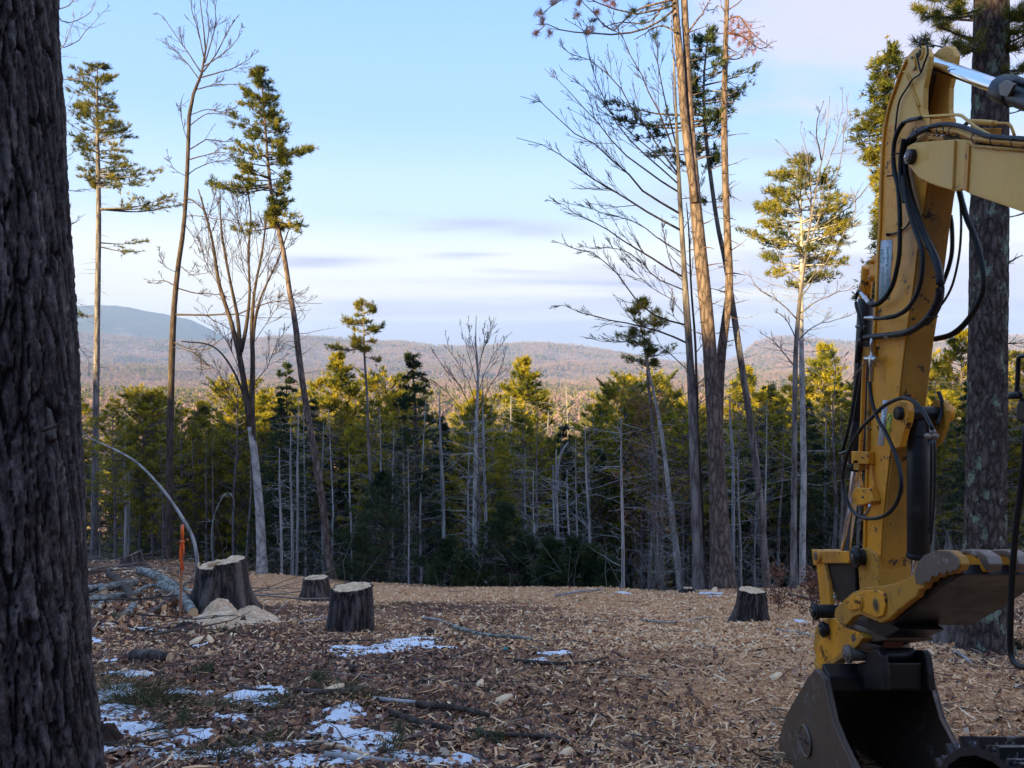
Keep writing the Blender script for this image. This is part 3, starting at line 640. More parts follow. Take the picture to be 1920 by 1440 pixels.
def pick(pts, d, sides=12, flare=1.4, n=26, w=.76):
    P, R = trunk_path(pts, d, n); R = R * w; P[0, 2] = min(P[0, 2], gz(P[0, 0], P[0, 1]))
    g = Geo(); trunk_mesh(g, P, R, sides, 0, flare); return P, R, g
# ------------------------------------------------------------------ the trees one can tell apart
def forward_trees():
    # slim pine, far left
    d = 42; P, R, g = pick([(176, 1062, 17), (178, 900, 15), (181, 700, 14), (183, 560, 13), (185, 400, 12), (183, 270, 9), (182, 180, 5), (183, 116, 2)], d)
    add_stubs(g, P, R, 34, .30, .78, 1.0, .016, .1, 0)
    c = Geo(); pine_crown(c, P, R, [(116, 8, 8), (150, 46, 30), (190, 50, 42), (230, 45, 48), (262, 58, 84), (300, 40, 60), (335, 22, 66), (352, 4, 30)], d, 7, 1.0, .50, .16, tuft=.25, bw=.036, nb=6, plume=1.3,
        extras=[(330, 125, -8, 1.6), (340, 118, 4, 1.6), (325, 90, -6, 1.4), (350, 70, 10, 1.3), (392, 152, -10, .9), (392, 140, -16, .9), (455, 66, -12, 1.3), (462, 72, 6, .9), (335, -34, -4, 1.3), (596, -52, -14, 1.6), (590, -46, 4, 1.2), (392, 158, -22, .7)])
    make_tree('pine_tree', 'tall slender pine with bare stem and small tufted crown, alone beside the big trunk', 'tree', g, c, ['bark_grey'], ['bark_grey', 'needles'], base=P[0])
    # bare tree with the kinked top
    d = 35.6; P, R, g = pick([(315, 1070, 25), (318, 900, 21), (320, 760, 20), (325, 600, 18), (334, 500, 15), (345, 420, 13), (352, 300, 12), (356, 200, 11), (368, 165, 9), (380, 130, 7), (386, 80, 5), (378, 30, 3), (372, -40, 2)], d, w=.60)
    c = Geo(); s = .5
    LP = [([(380, 140), (350, 95), (315, 45), (293, 22)], .035), ([(376, 152), (340, 105), (312, 82), (292, 72)], .03), ([(383, 110), (372, 60), (362, 20), (352, -30)], .03), ([(384, 118), (398, 70), (405, 20), (408, -30)], .03),
          ([(381, 135), (410, 95), (430, 55), (446, 32)], .035), ([(378, 145), (415, 135), (445, 125), (490, 98)], .035), ([(382, 125), (420, 100), (440, 80), (456, 45)], .03), ([(386, 95), (392, 50), (388, 10), (392, -40)], .025),
          ([(366, 168), (400, 160), (430, 158), (474, 158)], .03), ([(358, 215), (390, 205), (420, 212), (460, 222)], .022), ([(356, 280), (390, 262), (420, 266), (460, 262)], .03), ([(357, 235), (385, 215), (425, 212), (450, 190)], .025),
          ([(352, 300), (380, 292), (420, 285), (450, 300)], .03), ([(350, 330), (375, 312), (420, 300), (455, 296)], .025), ([(352, 262), (344, 240), (338, 200), (345, 175)], .018), ([(349, 330), (330, 320), (318, 300), (312, 280)], .016),
          ([(351, 372), (366, 378), (385, 400), (398, 442)], .045), ([(350, 405), (372, 405), (420, 412), (470, 422), (520, 424)], .022), ([(348, 385), (320, 375), (300, 380), (285, 372)], .02), ([(346, 420), (360, 440), (372, 465), (385, 480)], .02),
          ([(326, 590), (370, 592), (420, 590), (470, 580), (540, 562), (600, 572)], .055), ([(332, 540), (370, 550), (410, 552), (450, 560)], .035), ([(326, 535), (305, 525), (290, 532), (270, 522)], .03), ([(322, 640), (360, 655), (400, 650), (440, 610)], .035),
          ([(340, 500), (360, 515), (385, 512), (410, 500)], .02), ([(330, 510), (310, 500), (300, 480), (298, 462)], .015), ([(321, 650), (360, 660), (395, 690), (430, 720)], .02)]
    bare_crown(c, [(limb_px(p, d, rng.normal(0, 1.2)), r) for p, r in LP], 0, n2=8, n3=6, n4=2, ang=.6, l2=.40, l3=.5, up=.06, rt=.009)
    make_tree('bare_tree', 'dark bare hardwood with kinked stem and a fan of thin branches at its top', 'tree', g, c, ['bark_brown'], ['bark_brown'], base=P[0])
    # multi-stemmed tree with pale foot
    d = 28; P, R, g = pick([(492, 1085, 25), (487, 960, 21), (478, 860, 18), (470, 800, 16)], d)
    for pts in ([(472, 812, 12.5), (468, 790, 12), (458, 720, 11), (447, 658, 10), (432, 600, 8), (410, 530, 7), (400, 460, 5), (385, 400, 4), (372, 355, 2)], [(450, 668, 9), (446, 600, 7), (430, 520, 5), (416, 440, 4), (412, 370, 2)], [(476, 850, 12), (472, 760, 11), (474, 680, 9), (472, 610, 8), (478, 540, 5), (492, 470, 4), (500, 400, 2)],
                [(452, 660, 8), (462, 610, 7), (468, 550, 5), (466, 480, 4), (470, 400, 3), (462, 350, 2)], [(473, 700, 6), (476, 620, 6), (488, 560, 4), (520, 490, 3), (545, 420, 2)], [(470, 780, 6), (440, 700, 4), (400, 650, 3), (340, 640, 2)]):
        p2, r2 = trunk_path(pts, d, 16); g.tubes(p2, r2, 7, 1)
    c = Geo(); limbs = []
    for pts in ([(432, 600), (410, 520), (396, 440), (378, 380)], [(446, 600), (430, 520), (414, 440), (412, 370)], [(474, 600), (480, 540), (494, 460), (505, 380)], [(462, 610), (468, 550), (466, 470), (462, 360)], [(480, 600), (495, 550), (525, 480), (560, 430)],
                [(425, 560), (390, 500), (372, 440), (358, 400)], [(405, 500), (390, 430), (400, 370), (395, 330)], [(470, 480), (452, 420), (440, 370), (436, 335)], [(486, 520), (510, 470), (520, 410), (518, 360)], [(478, 560), (455, 500), (450, 430), (425, 380)], [(468, 800), (430, 740), (400, 690), (350, 680)],
                [(474, 720), (500, 690), (520, 640), (545, 610)], [(460, 720), (430, 650), (400, 600), (365, 560)], [(478, 640), (510, 590), (540, 560), (580, 545)]):
        limbs.append((limb_px(pts, d, rng.normal(0, 1.5)), .015))
    bare_crown(c, limbs, 0, n2=12, n3=6, n4=2, ang=.55, l2=.45, l3=.5, up=.09, rt=.007)
    make_tree('birch_tree', 'pale-footed birch dividing into several slim stems with a cloud of fine pinkish twigs', 'tree', g, c, ['bark_pale', 'bark_brown'], ['bark_brown'], base=P[0])
    # leaning pine
    d = 27; P, R, g = pick([(622, 1088, 19), (612, 1000, 18), (601, 920, 17), (588, 840, 17), (574, 760, 16), (562, 680, 15), (553, 600, 14), (545, 560, 13), (533, 480, 12), (520, 420, 10), (510, 370, 9), (502, 300, 7), (496, 220, 5), (491, 160, 3), (490, 122, 2)], d)
    add_stubs(g, P, R, 46, .28, .72, 1.5, .014, .1, 0)
    c = Geo(); pine_crown(c, P, R, [(122, 8, 8), (150, 22, 20), (180, 44, 30), (215, 56, 30), (250, 66, 40), (290, 64, 50), (330, 70, 44), (355, 50, 36), (400, 20, 34), (420, 4, 20)], d, 7, 1.0, .40, .14, tuft=.18, bw=.030, nb=7, plume=1.3,
        extras=[(290, 92, -22, 1.5), (285, 84, -10, 1.3), (350, -128, -14, 1.5), (345, -118, -2, 1.5), (352, -100, -8, 1.3), (400, 55, 12, 1.4), (415, 52, 6, 1.3), (405, 48, 30, 1.3), (424, -60, -6, 1.0), (424, -100, -4, .9), (300, 80, -16, 1.3), (250, 48, -10, 1.4)])
    make_tree('pine_tree', 'tall leaning pine with a tiered dark green crown and a scarred tilting stem', 'tree', g, c, ['bark_red'], ['bark_red', 'needles'], base=P[0])
    # small pine on a thin stem
    d = 30; P, R, g = pick([(702, 1084, 10), (697, 980, 9), (692, 850, 7), (688, 740, 6), (683, 660, 5), (682, 600, 3), (683, 560, 2)], d, 8)
    add_stubs(g, P, R, 40, .15, .75, 1.0, .010, .05, 0)
    c = Geo(); pine_crown(c, P, R, [(560, 6, 6), (590, 26, 26), (620, 36, 34), (640, 34, 20), (658, 26, 10)], d, 5, 1.1, .36, .22, tuft=.17, bw=.026, nb=8, plume=1.3, extras=[(655, -68, -8, 1.5), (652, -60, 2, 1.5), (630, 36, -24, 1.3), (668, 30, 8, 1.0), (600, -40, -4, 1.3)])
    make_tree('pine_tree', 'small round-topped pine on a very thin pale stem in the middle of the view', 'tree', g, c, ['bark_grey'], ['bark_grey', 'needles'], base=P[0])
    # dark hemlock
    d = 32; P, R, g = pick([(786, 1086, 12), (784, 950, 11), (780, 800, 8), (776, 720, 4), (773, 668, 2)], d, 8)
    c = Geo(); pine_crown(c, P, R, [(668, 5, 5), (700, 22, 20), (730, 28, 32), (780, 40, 44), (850, 62, 60), (930, 76, 70), (1010, 90, 80), (1050, 60, 70)], d, 6, 1.0, .42, .02, tuft=.16, bw=.036, nb=7, droop=.03)
    make_tree('hemlock_tree', 'shaggy dark hemlock with a thin drooping leader rising above its neighbours', 'tree', g, c, ['bark_brown'], ['bark_brown', 'needles_dark'], base=P[0])
    # grey bare tree, centre
    d = 27.5; P, R, g = pick([(891, 1090, 14), (890, 980, 12), (892, 860, 10), (894, 780, 8), (896, 700, 6), (892, 640, 3), (893, 592, 1.5)], d, 10)
    B = add_stubs(g, P, R, 70, .08, .62, 1.5, .014, .12, 0, twigs=3)
    c = Geo(); limbs = []
    for pts in ([(896, 740), (912, 690), (935, 650), (962, 620)], [(895, 760), (870, 700), (845, 660), (836, 625)], [(894, 790), (860, 720), (830, 690), (812, 650)], [(896, 720), (905, 660), (920, 625), (932, 596)], [(896, 730), (880, 670), (868, 630), (862, 605)],
                [(897, 770), (920, 720), (940, 690), (950, 650)], [(893, 800), (850, 750), (820, 720), (780, 700)], [(896, 700), (888, 650), (880, 620), (878, 595)], [(896, 690), (908, 650), (906, 620), (912, 600)]):
        limbs.append((limb_px(pts, d, rng.normal(0, 1.2)), .015))
    bare_crown(c, limbs, 0, n2=8, n3=5, n4=2, ang=.5, l2=.42, l3=.45, up=.08, rt=.0065)
    make_tree('bare_tree', 'pale grey hardwood with upswept fine twigs in the middle of the far edge', 'tree', g, c, ['bark_pale'], ['bark_brown'], base=P[0])
    # crooked small-crowned pine
    d = 21.5; P, R, g = pick([(1276, 1110, 13), (1266, 1030, 11), (1256, 940, 11), (1246, 850, 9), (1235, 780, 9), (1222, 720, 7), (1213, 680, 6), (1205, 630, 4), (1197, 570, 2)], d, 8)
    add_stubs(g, P, R, 40, .1, .75, .9, .009, .1, 0)
    c = Geo(); pine_crown(c, P, R, [(566, 4, 6), (590, 18, 30), (615, 24, 42), (640, 30, 30), (668, 34, 14), (682, 10, 8)], d, 5, 1.0, .28, .1, tuft=.14, bw=.021, nb=8, plume=1.3, extras=[(630, -50, 0, 1.4), (675, -44, -4, 1.4), (612, 46, -8, 1.3), (670, 60, -22, .6)])
    make_tree('pine_tree', 'crooked thin pine with a sparse lopsided crown leaning away from the double red pine', 'tree', g, c, ['bark_pale'], ['bark_pale', 'needles'], base=P[0])
    d = 21.8; P, R, g = pick([(1240, 1112, 9), (1236, 1000, 9), (1230, 880, 8), (1222, 780, 7), (1214, 700, 6), (1216, 640, 3)], d, 8)
    add_stubs(g, P, R, 60, .1, .95, 1.6, .010, .05, 0, twigs=3)
    make_tree('dead_tree', 'slim grey dead stem bristling with side twigs, beside the crooked thin pine', 'tree', g, None, ['bark_grey'], [], base=P[0])
    # hardwood with long swept limbs
    d = 20.6; P, R, g = pick([(1312, 1108, 29), (1307, 1000, 25), (1302, 880, 22), (1298, 760, 19), (1293, 660, 17), (1286, 560, 15), (1280, 460, 12), (1274, 360, 10), (1269, 250, 7), (1266, 165, 5), (1262, 100, 3), (1258, 20, 2)], d, w=.82)
    c = Geo()
    LP = [([(1292, 645), (1235, 620), (1180, 608), (1110, 592), (1030, 570)], .05), ([(1289, 610), (1225, 590), (1180, 548), (1150, 500), (1100, 475), (1043, 450)], .045), ([(1282, 520), (1205, 475), (1140, 432), (1080, 392), (1024, 375)], .05),
          ([(1277, 432), (1195, 385), (1110, 335), (1045, 290), (976, 266)], .05), ([(1274, 400), (1215, 365), (1160, 310), (1090, 255), (1020, 195), (984, 165)], .05), ([(1272, 360), (1225, 330), (1165, 285), (1110, 215), (1060, 165), (1018, 125)], .045),
          ([(1270, 325), (1230, 270), (1190, 205), (1150, 150), (1080, 110), (1040, 88)], .04), ([(1268, 300), (1240, 220), (1200, 140), (1165, 70), (1140, 10)], .04), ([(1267, 270), (1245, 180), (1230, 90), (1225, 0)], .035), ([(1268, 240), (1262, 160), (1270, 80), (1290, 10)], .025),
          ([(1285, 545), (1230, 520), (1190, 480), (1130, 460), (1085, 465)], .03), ([(1279, 475), (1225, 440), (1180, 410), (1100, 390), (1050, 372)], .03), ([(1272, 345), (1210, 290), (1150, 220), (1110, 120), (1090, 40)], .035), ([(1295, 700), (1240, 650), (1180, 640), (1120, 640), (1080, 628)], .025),
          ([(1283, 530), (1260, 500), (1245, 440), (1240, 400)], .018), ([(1276, 440), (1296, 400), (1310, 350), (1330, 290)], .02), ([(1290, 620), (1262, 590), (1262, 550), (1240, 520)], .014), ([(1271, 330), (1200, 265), (1120, 190), (1050, 130)], .035), ([(1290, 600), (1258, 560), (1230, 545), (1180, 500), (1130, 440)], .02)]
    bare_crown(c, [(limb_px(p, d, rng.normal(0, .9)), r * .62) for p, r in LP], 0, n2=14, n3=6, n4=2, ang=.5, l2=.30, l3=.42, up=.07, rt=.006, wob=.07, lo=.25)
    make_tree('bare_tree', 'bare hardwood sweeping long fine limbs to one side, next to the double red pine', 'tree', g, c, ['bark_grey'], ['bark_dark'], base=P[0])
    # thin companion stem
    d = 20.9; P, R, g = pick([(1322, 1108, 10), (1316, 950, 8), (1308, 800, 7), (1304, 650, 6), (1296, 540, 5), (1292, 440, 4), (1287, 380, 2)], d, 8)
    c = Geo(); bare_crown(c, rand_limbs(P, R, 14, .4, .98, 1.6, .8, .7), 0, n2=5, n3=3, rt=.005)
    make_tree('sapling', 'thin dark sapling squeezed between the long-limbed hardwood and the red pine', 'tree', g, c, ['bark_dark'], ['bark_dark'], base=P[0])
    # double-stemmed red pine
    d = 20.3; P, R, g = pick([(1356, 1108, 54), (1350, 1000, 47), (1345, 900, 42), (1340, 800, 38), (1334, 700, 35), (1326, 600, 33), (1314, 480, 31), (1304, 380, 28), (1297, 280, 24), (1293, 200, 18), (1288, 100, 17), (1283, 0, 16), (1278, -140, 14), (1275, -300, 10)], d, 18, 1.35)
    p2, r2 = trunk_path([(1303, 380, 14), (1290, 280, 16), (1281, 200, 15), (1276, 120, 15), (1268, 40, 14), (1262, -60, 12), (1254, -200, 10)], d - .12, 20); g.tubes(p2, r2, 12, 0)
    add_stubs(g, P, R, 60, .12, .75, .8, .022, .15, 0, sides=4, twigs=1)
    for k_ in range(2): add_stubs(g, P, R, 14, .05 + .1 * k_, .5, .25, .035, .1, 0, sides=5, twigs=0)
    c = Geo(); tuf = []
    for pts in ([(1262, 10), (1225, 20), (1180, 25), (1120, 5), (1060, -10)], [(1270, 60), (1240, 48), (1215, 58), (1190, 75)], [(1262, 20), (1200, 60), (1120, 62), (1060, 60), (1020, 40), (1005, 62)], [(1255, -10), (1180, -30), (1110, -30), (1050, 0), (1015, 35)], [(1262, 0), (1190, 20), (1150, 60), (1120, 30), (1080, -10)],
                [(1290, 60), (1320, 20), (1340, -20)], [(1266, -30), (1220, 40), (1165, 40), (1125, 55)]):
        tuf.append((limb_px(pts, d - .3, rng.normal(0, .6)), .03))
    bare_crown(c, tuf, 0, n2=6, n3=4, n4=0, ang=.6, l2=.25, l3=.4, up=.06, rt=.008)
    ends = [(1004, 60), (1018, 38), (1030, 62), (1085, 5), (1120, 25), (1140, -2), (1105, 58), (1060, -5), (1080, 28), (1150, 10), (1040, 8), (1010, 26)]
    cc = np.array([at(x + rng.normal(0, 3), y + rng.normal(0, 3), d - .3 + rng.normal(0, .5)) for x, y in ends for _ in range(7)])
    c.blades(cc, rng.normal(0, 1, cc.shape) + [0, 0, .3], np.full(len(cc), .17), .012, 16, .5, 2, rng.uniform(0, 1, len(cc)))
    cc = np.array([at(x + rng.normal(0, 2), y + rng.normal(0, 2), d - .3 + rng.normal(0, .4)) for x, y in [(1112, 40), (1101, 62), (1182, 30), (1206, 42), (1188, 22), (1230, 66), (1245, 40), (1215, 12), (1248, 10)] for _ in range(6)])
    c.blades(cc, rng.normal(0, 1, cc.shape) + [0, 0, .3], np.full(len(cc), .18), .012, 16, .5, 1, rng.uniform(0, .6, len(cc)))
    make_tree('red_pine_tree', 'thickest reddish pine at the far edge, splitting into two twisted leaders', 'tree', g, c, ['bark_red'], ['bark_red', 'needles_dark', 'needles_brown'], base=P[0])
    # single red pine with stubs
    d = 20.8; P, R, g = pick([(1362, 1106, 24), (1352, 950, 22), (1348, 820, 21), (1350, 720, 21), (1354, 650, 21), (1362, 590, 21), (1368, 540, 20), (1364, 440, 18), (1360, 340, 16), (1358, 220, 15), (1360, 100, 13), (1363, 0, 11), (1366, -150, 8)], d)
    B = add_stubs(g, P, R, 80, .36, .86, .75, .02, .12, 0, sides=4, twigs=1)
    c = Geo(); cl = [([(1360, 60), (1395, 70), (1425, 92), (1455, 75)], .03), ([(1361, 40), (1385, 30), (1410, 60), (1450, 92)], .025), ([(1362, 110), (1385, 110), (1400, 90), (1410, 60)], .02), ([(1363, 30), (1350, 10), (1330, 20), (1315, 5)], .02), ([(1363, 20), (1390, 0), (1400, -30)], .02)]
    bare_crown(c, [(limb_px(p, d, rng.normal(0, .4)), r) for p, r in cl], 0, n2=8, n3=4, ang=.7, l2=.4, rt=.006)
    cc = np.array([at(x + rng.normal(0, 9), y + rng.normal(0, 8), d + rng.normal(0, .4)) for x, y in [(1380, 60), (1395, 50), (1388, 80), (1402, 66), (1375, 45), (1408, 85)] for _ in range(12)])
    c.blades(cc, rng.normal(0, 1, cc.shape), np.full(len(cc), .14), .016, 10, .6, 1, rng.uniform(0, 1, len(cc)))
    make_tree('red_pine_tree', 'straight single red pine studded with short broken stubs behind the double one', 'tree', g, c, ['bark_red'], ['bark_red', 'needles_brown'], base=P[0])
    # leaning stem crossing behind
    d = 21.2; P, R, g = pick([(1439, 1114, 19), (1430, 1000, 19), (1421, 900, 18), (1408, 800, 17), (1396, 720, 16), (1385, 650, 16), (1373, 570, 15), (1360, 490, 13), (1345, 420, 11), (1331, 320, 10), (1322, 240, 8), (1319, 160, 6), (1325, 90, 4), (1330, 50, 2)], d)
    add_stubs(g, P, R, 40, .3, .7, .8, .012, .1, 0)
    c = Geo(); pine_crown(c, P, R, [(50, 8, 8), (80, 30, 30), (110, 34, 36), (150, 30, 60), (190, 40, 66), (230, 60, 44), (262, 50, 30), (300, 30, 10)], d, 5, .9, .34, .1, tuft=.16, bw=.026, nb=7,
        extras=[(215, -190, -10, 1.6), (225, -180, 2, 1.6), (235, -165, 6, 1.6), (228, -120, 10, 1.5), (280, -110, 2, 1.5), (275, -90, -14, 1.5), (290, -70, 14, 1.2), (160, 90, -20, 1.3), (170, 82, 0, 1.3), (375, 20, -6, 1.5), (378, -26, 0, 1.3), (195, 70, -20, 1.3)])
    make_tree('pine_tree', 'smooth-stemmed pine leaning across behind the red pines, dark needles spread high between them', 'tree', g, c, ['bark_grey'], ['bark_grey', 'needles_dark'], base=P[0])
    # pair on the right: bare tree and round pine
    d = 19.2; P, R, g = pick([(1487, 1115, 19), (1488, 1000, 18), (1489, 900, 17), (1490, 780, 16), (1492, 660, 14), (1497, 590, 12), (1503, 530, 9), (1512, 470, 7), (1522, 400, 5), (1535, 330, 4), (1548, 260, 3), (1556, 180, 1.5)], d, w=.62)
    c = Geo(); limbs = []
    for pts in ([(1500, 560), (1530, 520), (1560, 470), (1590, 420), (1620, 340)], [(1497, 590), (1540, 560), (1580, 545), (1640, 520)], [(1494, 640), (1530, 610), (1570, 600), (1610, 585)], [(1512, 470), (1540, 400), (1570, 320), (1580, 250), (1590, 180)], [(1520, 410), (1520, 340), (1510, 280), (1500, 230)],
                [(1530, 350), (1560, 290), (1575, 230), (1580, 160)], [(1496, 600), (1460, 565), (1420, 540), (1400, 510)], [(1503, 530), (1470, 500), (1450, 450), (1430, 440)], [(1494, 640), (1475, 600), (1450, 580)], [(1540, 300), (1530, 240), (1545, 190)], [(1525, 390), (1500, 340), (1480, 290), (1450, 260)],
                [(1492, 690), (1450, 640), (1420, 620)], [(1548, 420), (1600, 380), (1640, 330)], [(1500, 548), (1545, 500), (1600, 500)]):
        limbs.append((limb_px(pts, d, rng.normal(0, 1.0)), .018))
    bare_crown(c, limbs, 0, n2=8, n3=5, n4=1, ang=.5, l2=.36, l3=.45, up=.08, rt=.0048)
    make_tree('bare_tree', 'grey hardwood whose haze of upright twigs rises in front of the round-crowned pine', 'tree', g, c, ['bark_grey'], ['bark_grey'], base=P[0])
    d = 19.8; P, R, g = pick([(1505, 1115, 20), (1505, 1000, 18), (1507, 900, 18), (1505, 780, 17), (1503, 660, 15), (1502, 560, 12), (1503, 480, 10), (1502, 400, 7), (1500, 340, 4), (1500, 298, 2)], d, w=.62)
    add_stubs(g, P, R, 60, .25, .75, 1.6, .009, .05, 0, twigs=3)
    c = Geo(); pine_crown(c, P, R, [(296, 6, 6), (320, 34, 26), (350, 60, 60), (385, 90, 86), (420, 98, 96), (450, 104, 102), (480, 112, 100), (505, 80, 90), (525, 30, 60)], d, 7, 1.0, .30, .16, tuft=.14, bw=.022, nb=7, plume=1.5)
    make_tree('pine_tree', 'round bushy-crowned pine behind the grey hardwood, next to the yellow arm', 'tree', g, c, ['bark_pale'], ['bark_pale', 'needles'], base=P[0])
    # hemlock behind the arm
    d = 15; P, R, g = pick([(1668, 1130, 16), (1667, 900, 14), (1666, 700, 12), (1665, 500, 10), (1664, 300, 6), (1664, 160, 3), (1664, 88, 1.5)], d, 8)
    c = Geo(); pine_crown(c, P, R, [(88, 5, 5), (130, 34, 20), (180, 46, 30), (230, 56, 40), (280, 58, 46), (330, 30, 30), (420, 16, 20), (470, 40, 30), (520, 56, 44), (570, 60, 50), (620, 50, 50), (650, 10, 10)], d, 6, 1.0, .19, -.05, tuft=.10, bw=.022, nb=7, droop=.02)
    make_tree('hemlock_tree', 'feathery hemlock half hidden behind the top of the yellow digger arm', 'tree', g, c, ['bark_brown'], ['bark_brown', 'needles'], base=P[0])
    # branches of a bare tree hidden behind the near trunk
    d = 16; P, R, g = pick([(40, 1300, 22), (45, 900, 20), (55, 600, 17), (70, 350, 12), (80, 150, 9), (88, 0, 6), (92, -150, 3)], d, 10)
    c = Geo(); limbs = []
    for pts in ([(84, 60), (120, 90), (160, 60), (205, 10)], [(80, 130), (120, 150), (160, 140), (192, 125)], [(78, 180), (130, 230), (170, 250), (180, 200)], [(88, 0), (120, 40), (160, 30), (190, -20)], [(86, 20), (130, 10), (150, -30)], [(74, 300), (110, 310), (130, 290), (148, 270)], [(76, 260), (105, 255), (125, 200), (135, 180)],
                [(66, 400), (100, 420), (130, 425), (158, 400)], [(68, 380), (110, 400), (135, 380)], [(80, 110), (110, 100), (130, 60), (140, 20)], [(72, 350), (112, 356), (150, 357), (172, 358)], [(62, 520), (100, 560), (140, 640), (175, 690)], [(60, 560), (120, 620), (150, 620)]):
        limbs.append((limb_px(pts, d, rng.normal(0, .6)), .014))
    bare_crown(c, limbs, 0, n2=7, n3=4, n4=0, ang=.6, l2=.38, l3=.45, up=.07, rt=.0035)
    make_tree('bare_tree', 'bare tree hidden behind the big near trunk, thin twigs poking out against the sky', 'tree', g, c, ['bark_grey'], ['bark_grey'], base=P[0])
forward_trees()

def lichen_pine():
    d = 9.2; pts = [(1849, 1232, 84), (1846, 1150, 76), (1846, 1050, 70), (1848, 950, 64), (1850, 800, 64), (1852, 650, 62), (1854, 500, 61), (1855, 350, 60), (1856, 200, 58), (1858, 80, 56), (1859, 0, 54), (1860, -200, 50), (1862, -500, 40), (1864, -900, 20)]
    P, R = trunk_path(pts, d, 200); P[0, 2] = min(P[0, 2], gz(P[0, 0], P[0, 1]))
    base = P[0].copy(); g = Geo(); S_ = 72
    h = P[:, 2] - P[0, 2]; R = R * (1 + .28 * np.exp(-h / .25)); a = np.linspace(0, 2 * np.pi, S_, endpoint=False)
    P = np.vstack([P[0] - [0, 0, .4], P]); R = np.r_[R[0] * 1.1, R]
    hh, aa = np.meshgrid(P[:, 2], a, indexing='ij'); per = lambda s_, t_, sd_: fbm(np.cos(aa) * s_ + 5, np.sin(aa) * s_ + hh * t_, 3, sd_)
    rd = np.abs(per(13, 5.0, 3) - .5) * .16 + (per(30, 20, 8) - .5) * .035
    r = R[:, None] * 1.0 + np.minimum(rd, .024) - .010
    V = np.stack([P[:, 0, None] + np.cos(aa) * r, P[:, 1, None] + np.sin(aa) * r, hh + 0 * r], -1).reshape(-1, 3)
    n = len(P); i = np.arange(n - 1)[:, None] * S_; j = np.arange(S_)[None]; j2 = (j + 1) % S_
    g.add(V, np.stack([i + j, i + j2, i + S_ + j2, i + S_ + j], -1).reshape(-1, 4), 0)
    for py, dx, dy, rr in ((80, -60, 10, .03), (78, -80, -32, .02), (500, 48, -22, .02), (905, -22, -6, .02), (640, 60, 0, .01), (410, 70, -18, .012), (215, 60, -14, .012), (95, 60, -14, .03), (10, -70, 22, .02)):
        s0 = at(1855, py, d); e = at(1855 + dx * 1.3, py + dy, d - .2); bb = smooth_path([s0, (s0 + e) / 2 + [0, 0, -.03], e], 6); g.tubes(bb[None], taper(1, 6, rr, .004), 6, 0)
        C, _, _ = sub(bb[None], 6, .4, .95, .6, .5, 4, .04, .12); g.tubes(C, taper(len(C), 4, .005, .002), 3, 0)
    c = Geo(); B = []
    for py, dx, dy in ((88, -130, -8), (86, -100, -44), (60, -70, -70), (100, -60, -20), (40, -150, -25), (20, -110, 10), (70, 90, -30), (90, 100, -50), (95, 70, -14), (60, 80, -60), (30, 90, -10), (10, 60, 30), (-20, -120, 20), (-40, 80, 20), (-60, -160, 10), (-80, 120, -20), (120, 80, 10)):
        s0 = at(1857, py, d); e = at(1857 + dx, py + dy, d + rng.normal(0, .5)); B.append(smooth_path([s0, (s0 + e) / 2 + [0, 0, -.05], e], 7))
    for _ in range(70):
        z0 = rng.uniform(6.6, 11.5); t0 = t_of_z(P, np.array([z0])); s0, _ = on_path(P, t0); az = rng.uniform(0, 2 * np.pi); L = rng.uniform(1.2, 2.6)
        B.append(grow(s0, np.array([[math.cos(az), math.sin(az), .25]]), np.array([L]), 7, .02, .06)[0])
    B = np.array(B); g2 = c; g2.tubes(B, taper(len(B), 7, .02, .005), 5, 0)
    L = np.linalg.norm(B[:, -1] - B[:, 0], axis=1)
    C, pi, t = sub(B, 9, .35, 1, .8, .4, 5, .03, .12, flat=True, L=L); g2.tubes(C, taper(len(C), 5, .006, .002), 3, 0)
    q = np.repeat(np.arange(len(C)), 9); f = rng.uniform(.3, 1, len(q)) * 4; i = np.minimum(f.astype(int), 3); w = (f - i)[:, None]
    cc = C[q, i] * (1 - w) + C[q, i + 1] * w; T = C[q, i + 1] - C[q, i]; T /= np.linalg.norm(T, axis=1, keepdims=True) + 1e-9; T += rng.normal(0, .4, T.shape) + [0, 0, .4]
    g2.blades(cc, T, np.full(len(cc), .11),   .008, 8, .5, 1, np.clip(rng.normal(.5, .22, len(cc)), 0, 1))
    make_tree('pine_tree', 'lichen-spotted pine trunk standing close behind the yellow boom', 'tree', g, c, ['bark_pine'], ['bark_pine', 'needles'], base=base)
    # its grey neighbour's broken foot behind the thumb
    d = 10.2; P, R = trunk_path([(1768, 1190, 70), (1775, 1120, 50), (1780, 1050, 26), (1778, 1020, 10), (1776, 996, 3)], d, 14); P[0, 2] = gz(P[0, 0], P[0, 1]); g = Geo(); trunk_mesh(g, P, R, 14, 0, 1.2)
    make_tree('snag', 'splintered grey snag with a pointed top beside the lichen-spotted pine', 'dead tree', g, None, ['bark_grey'], [], base=P[0])
lichen_pine()

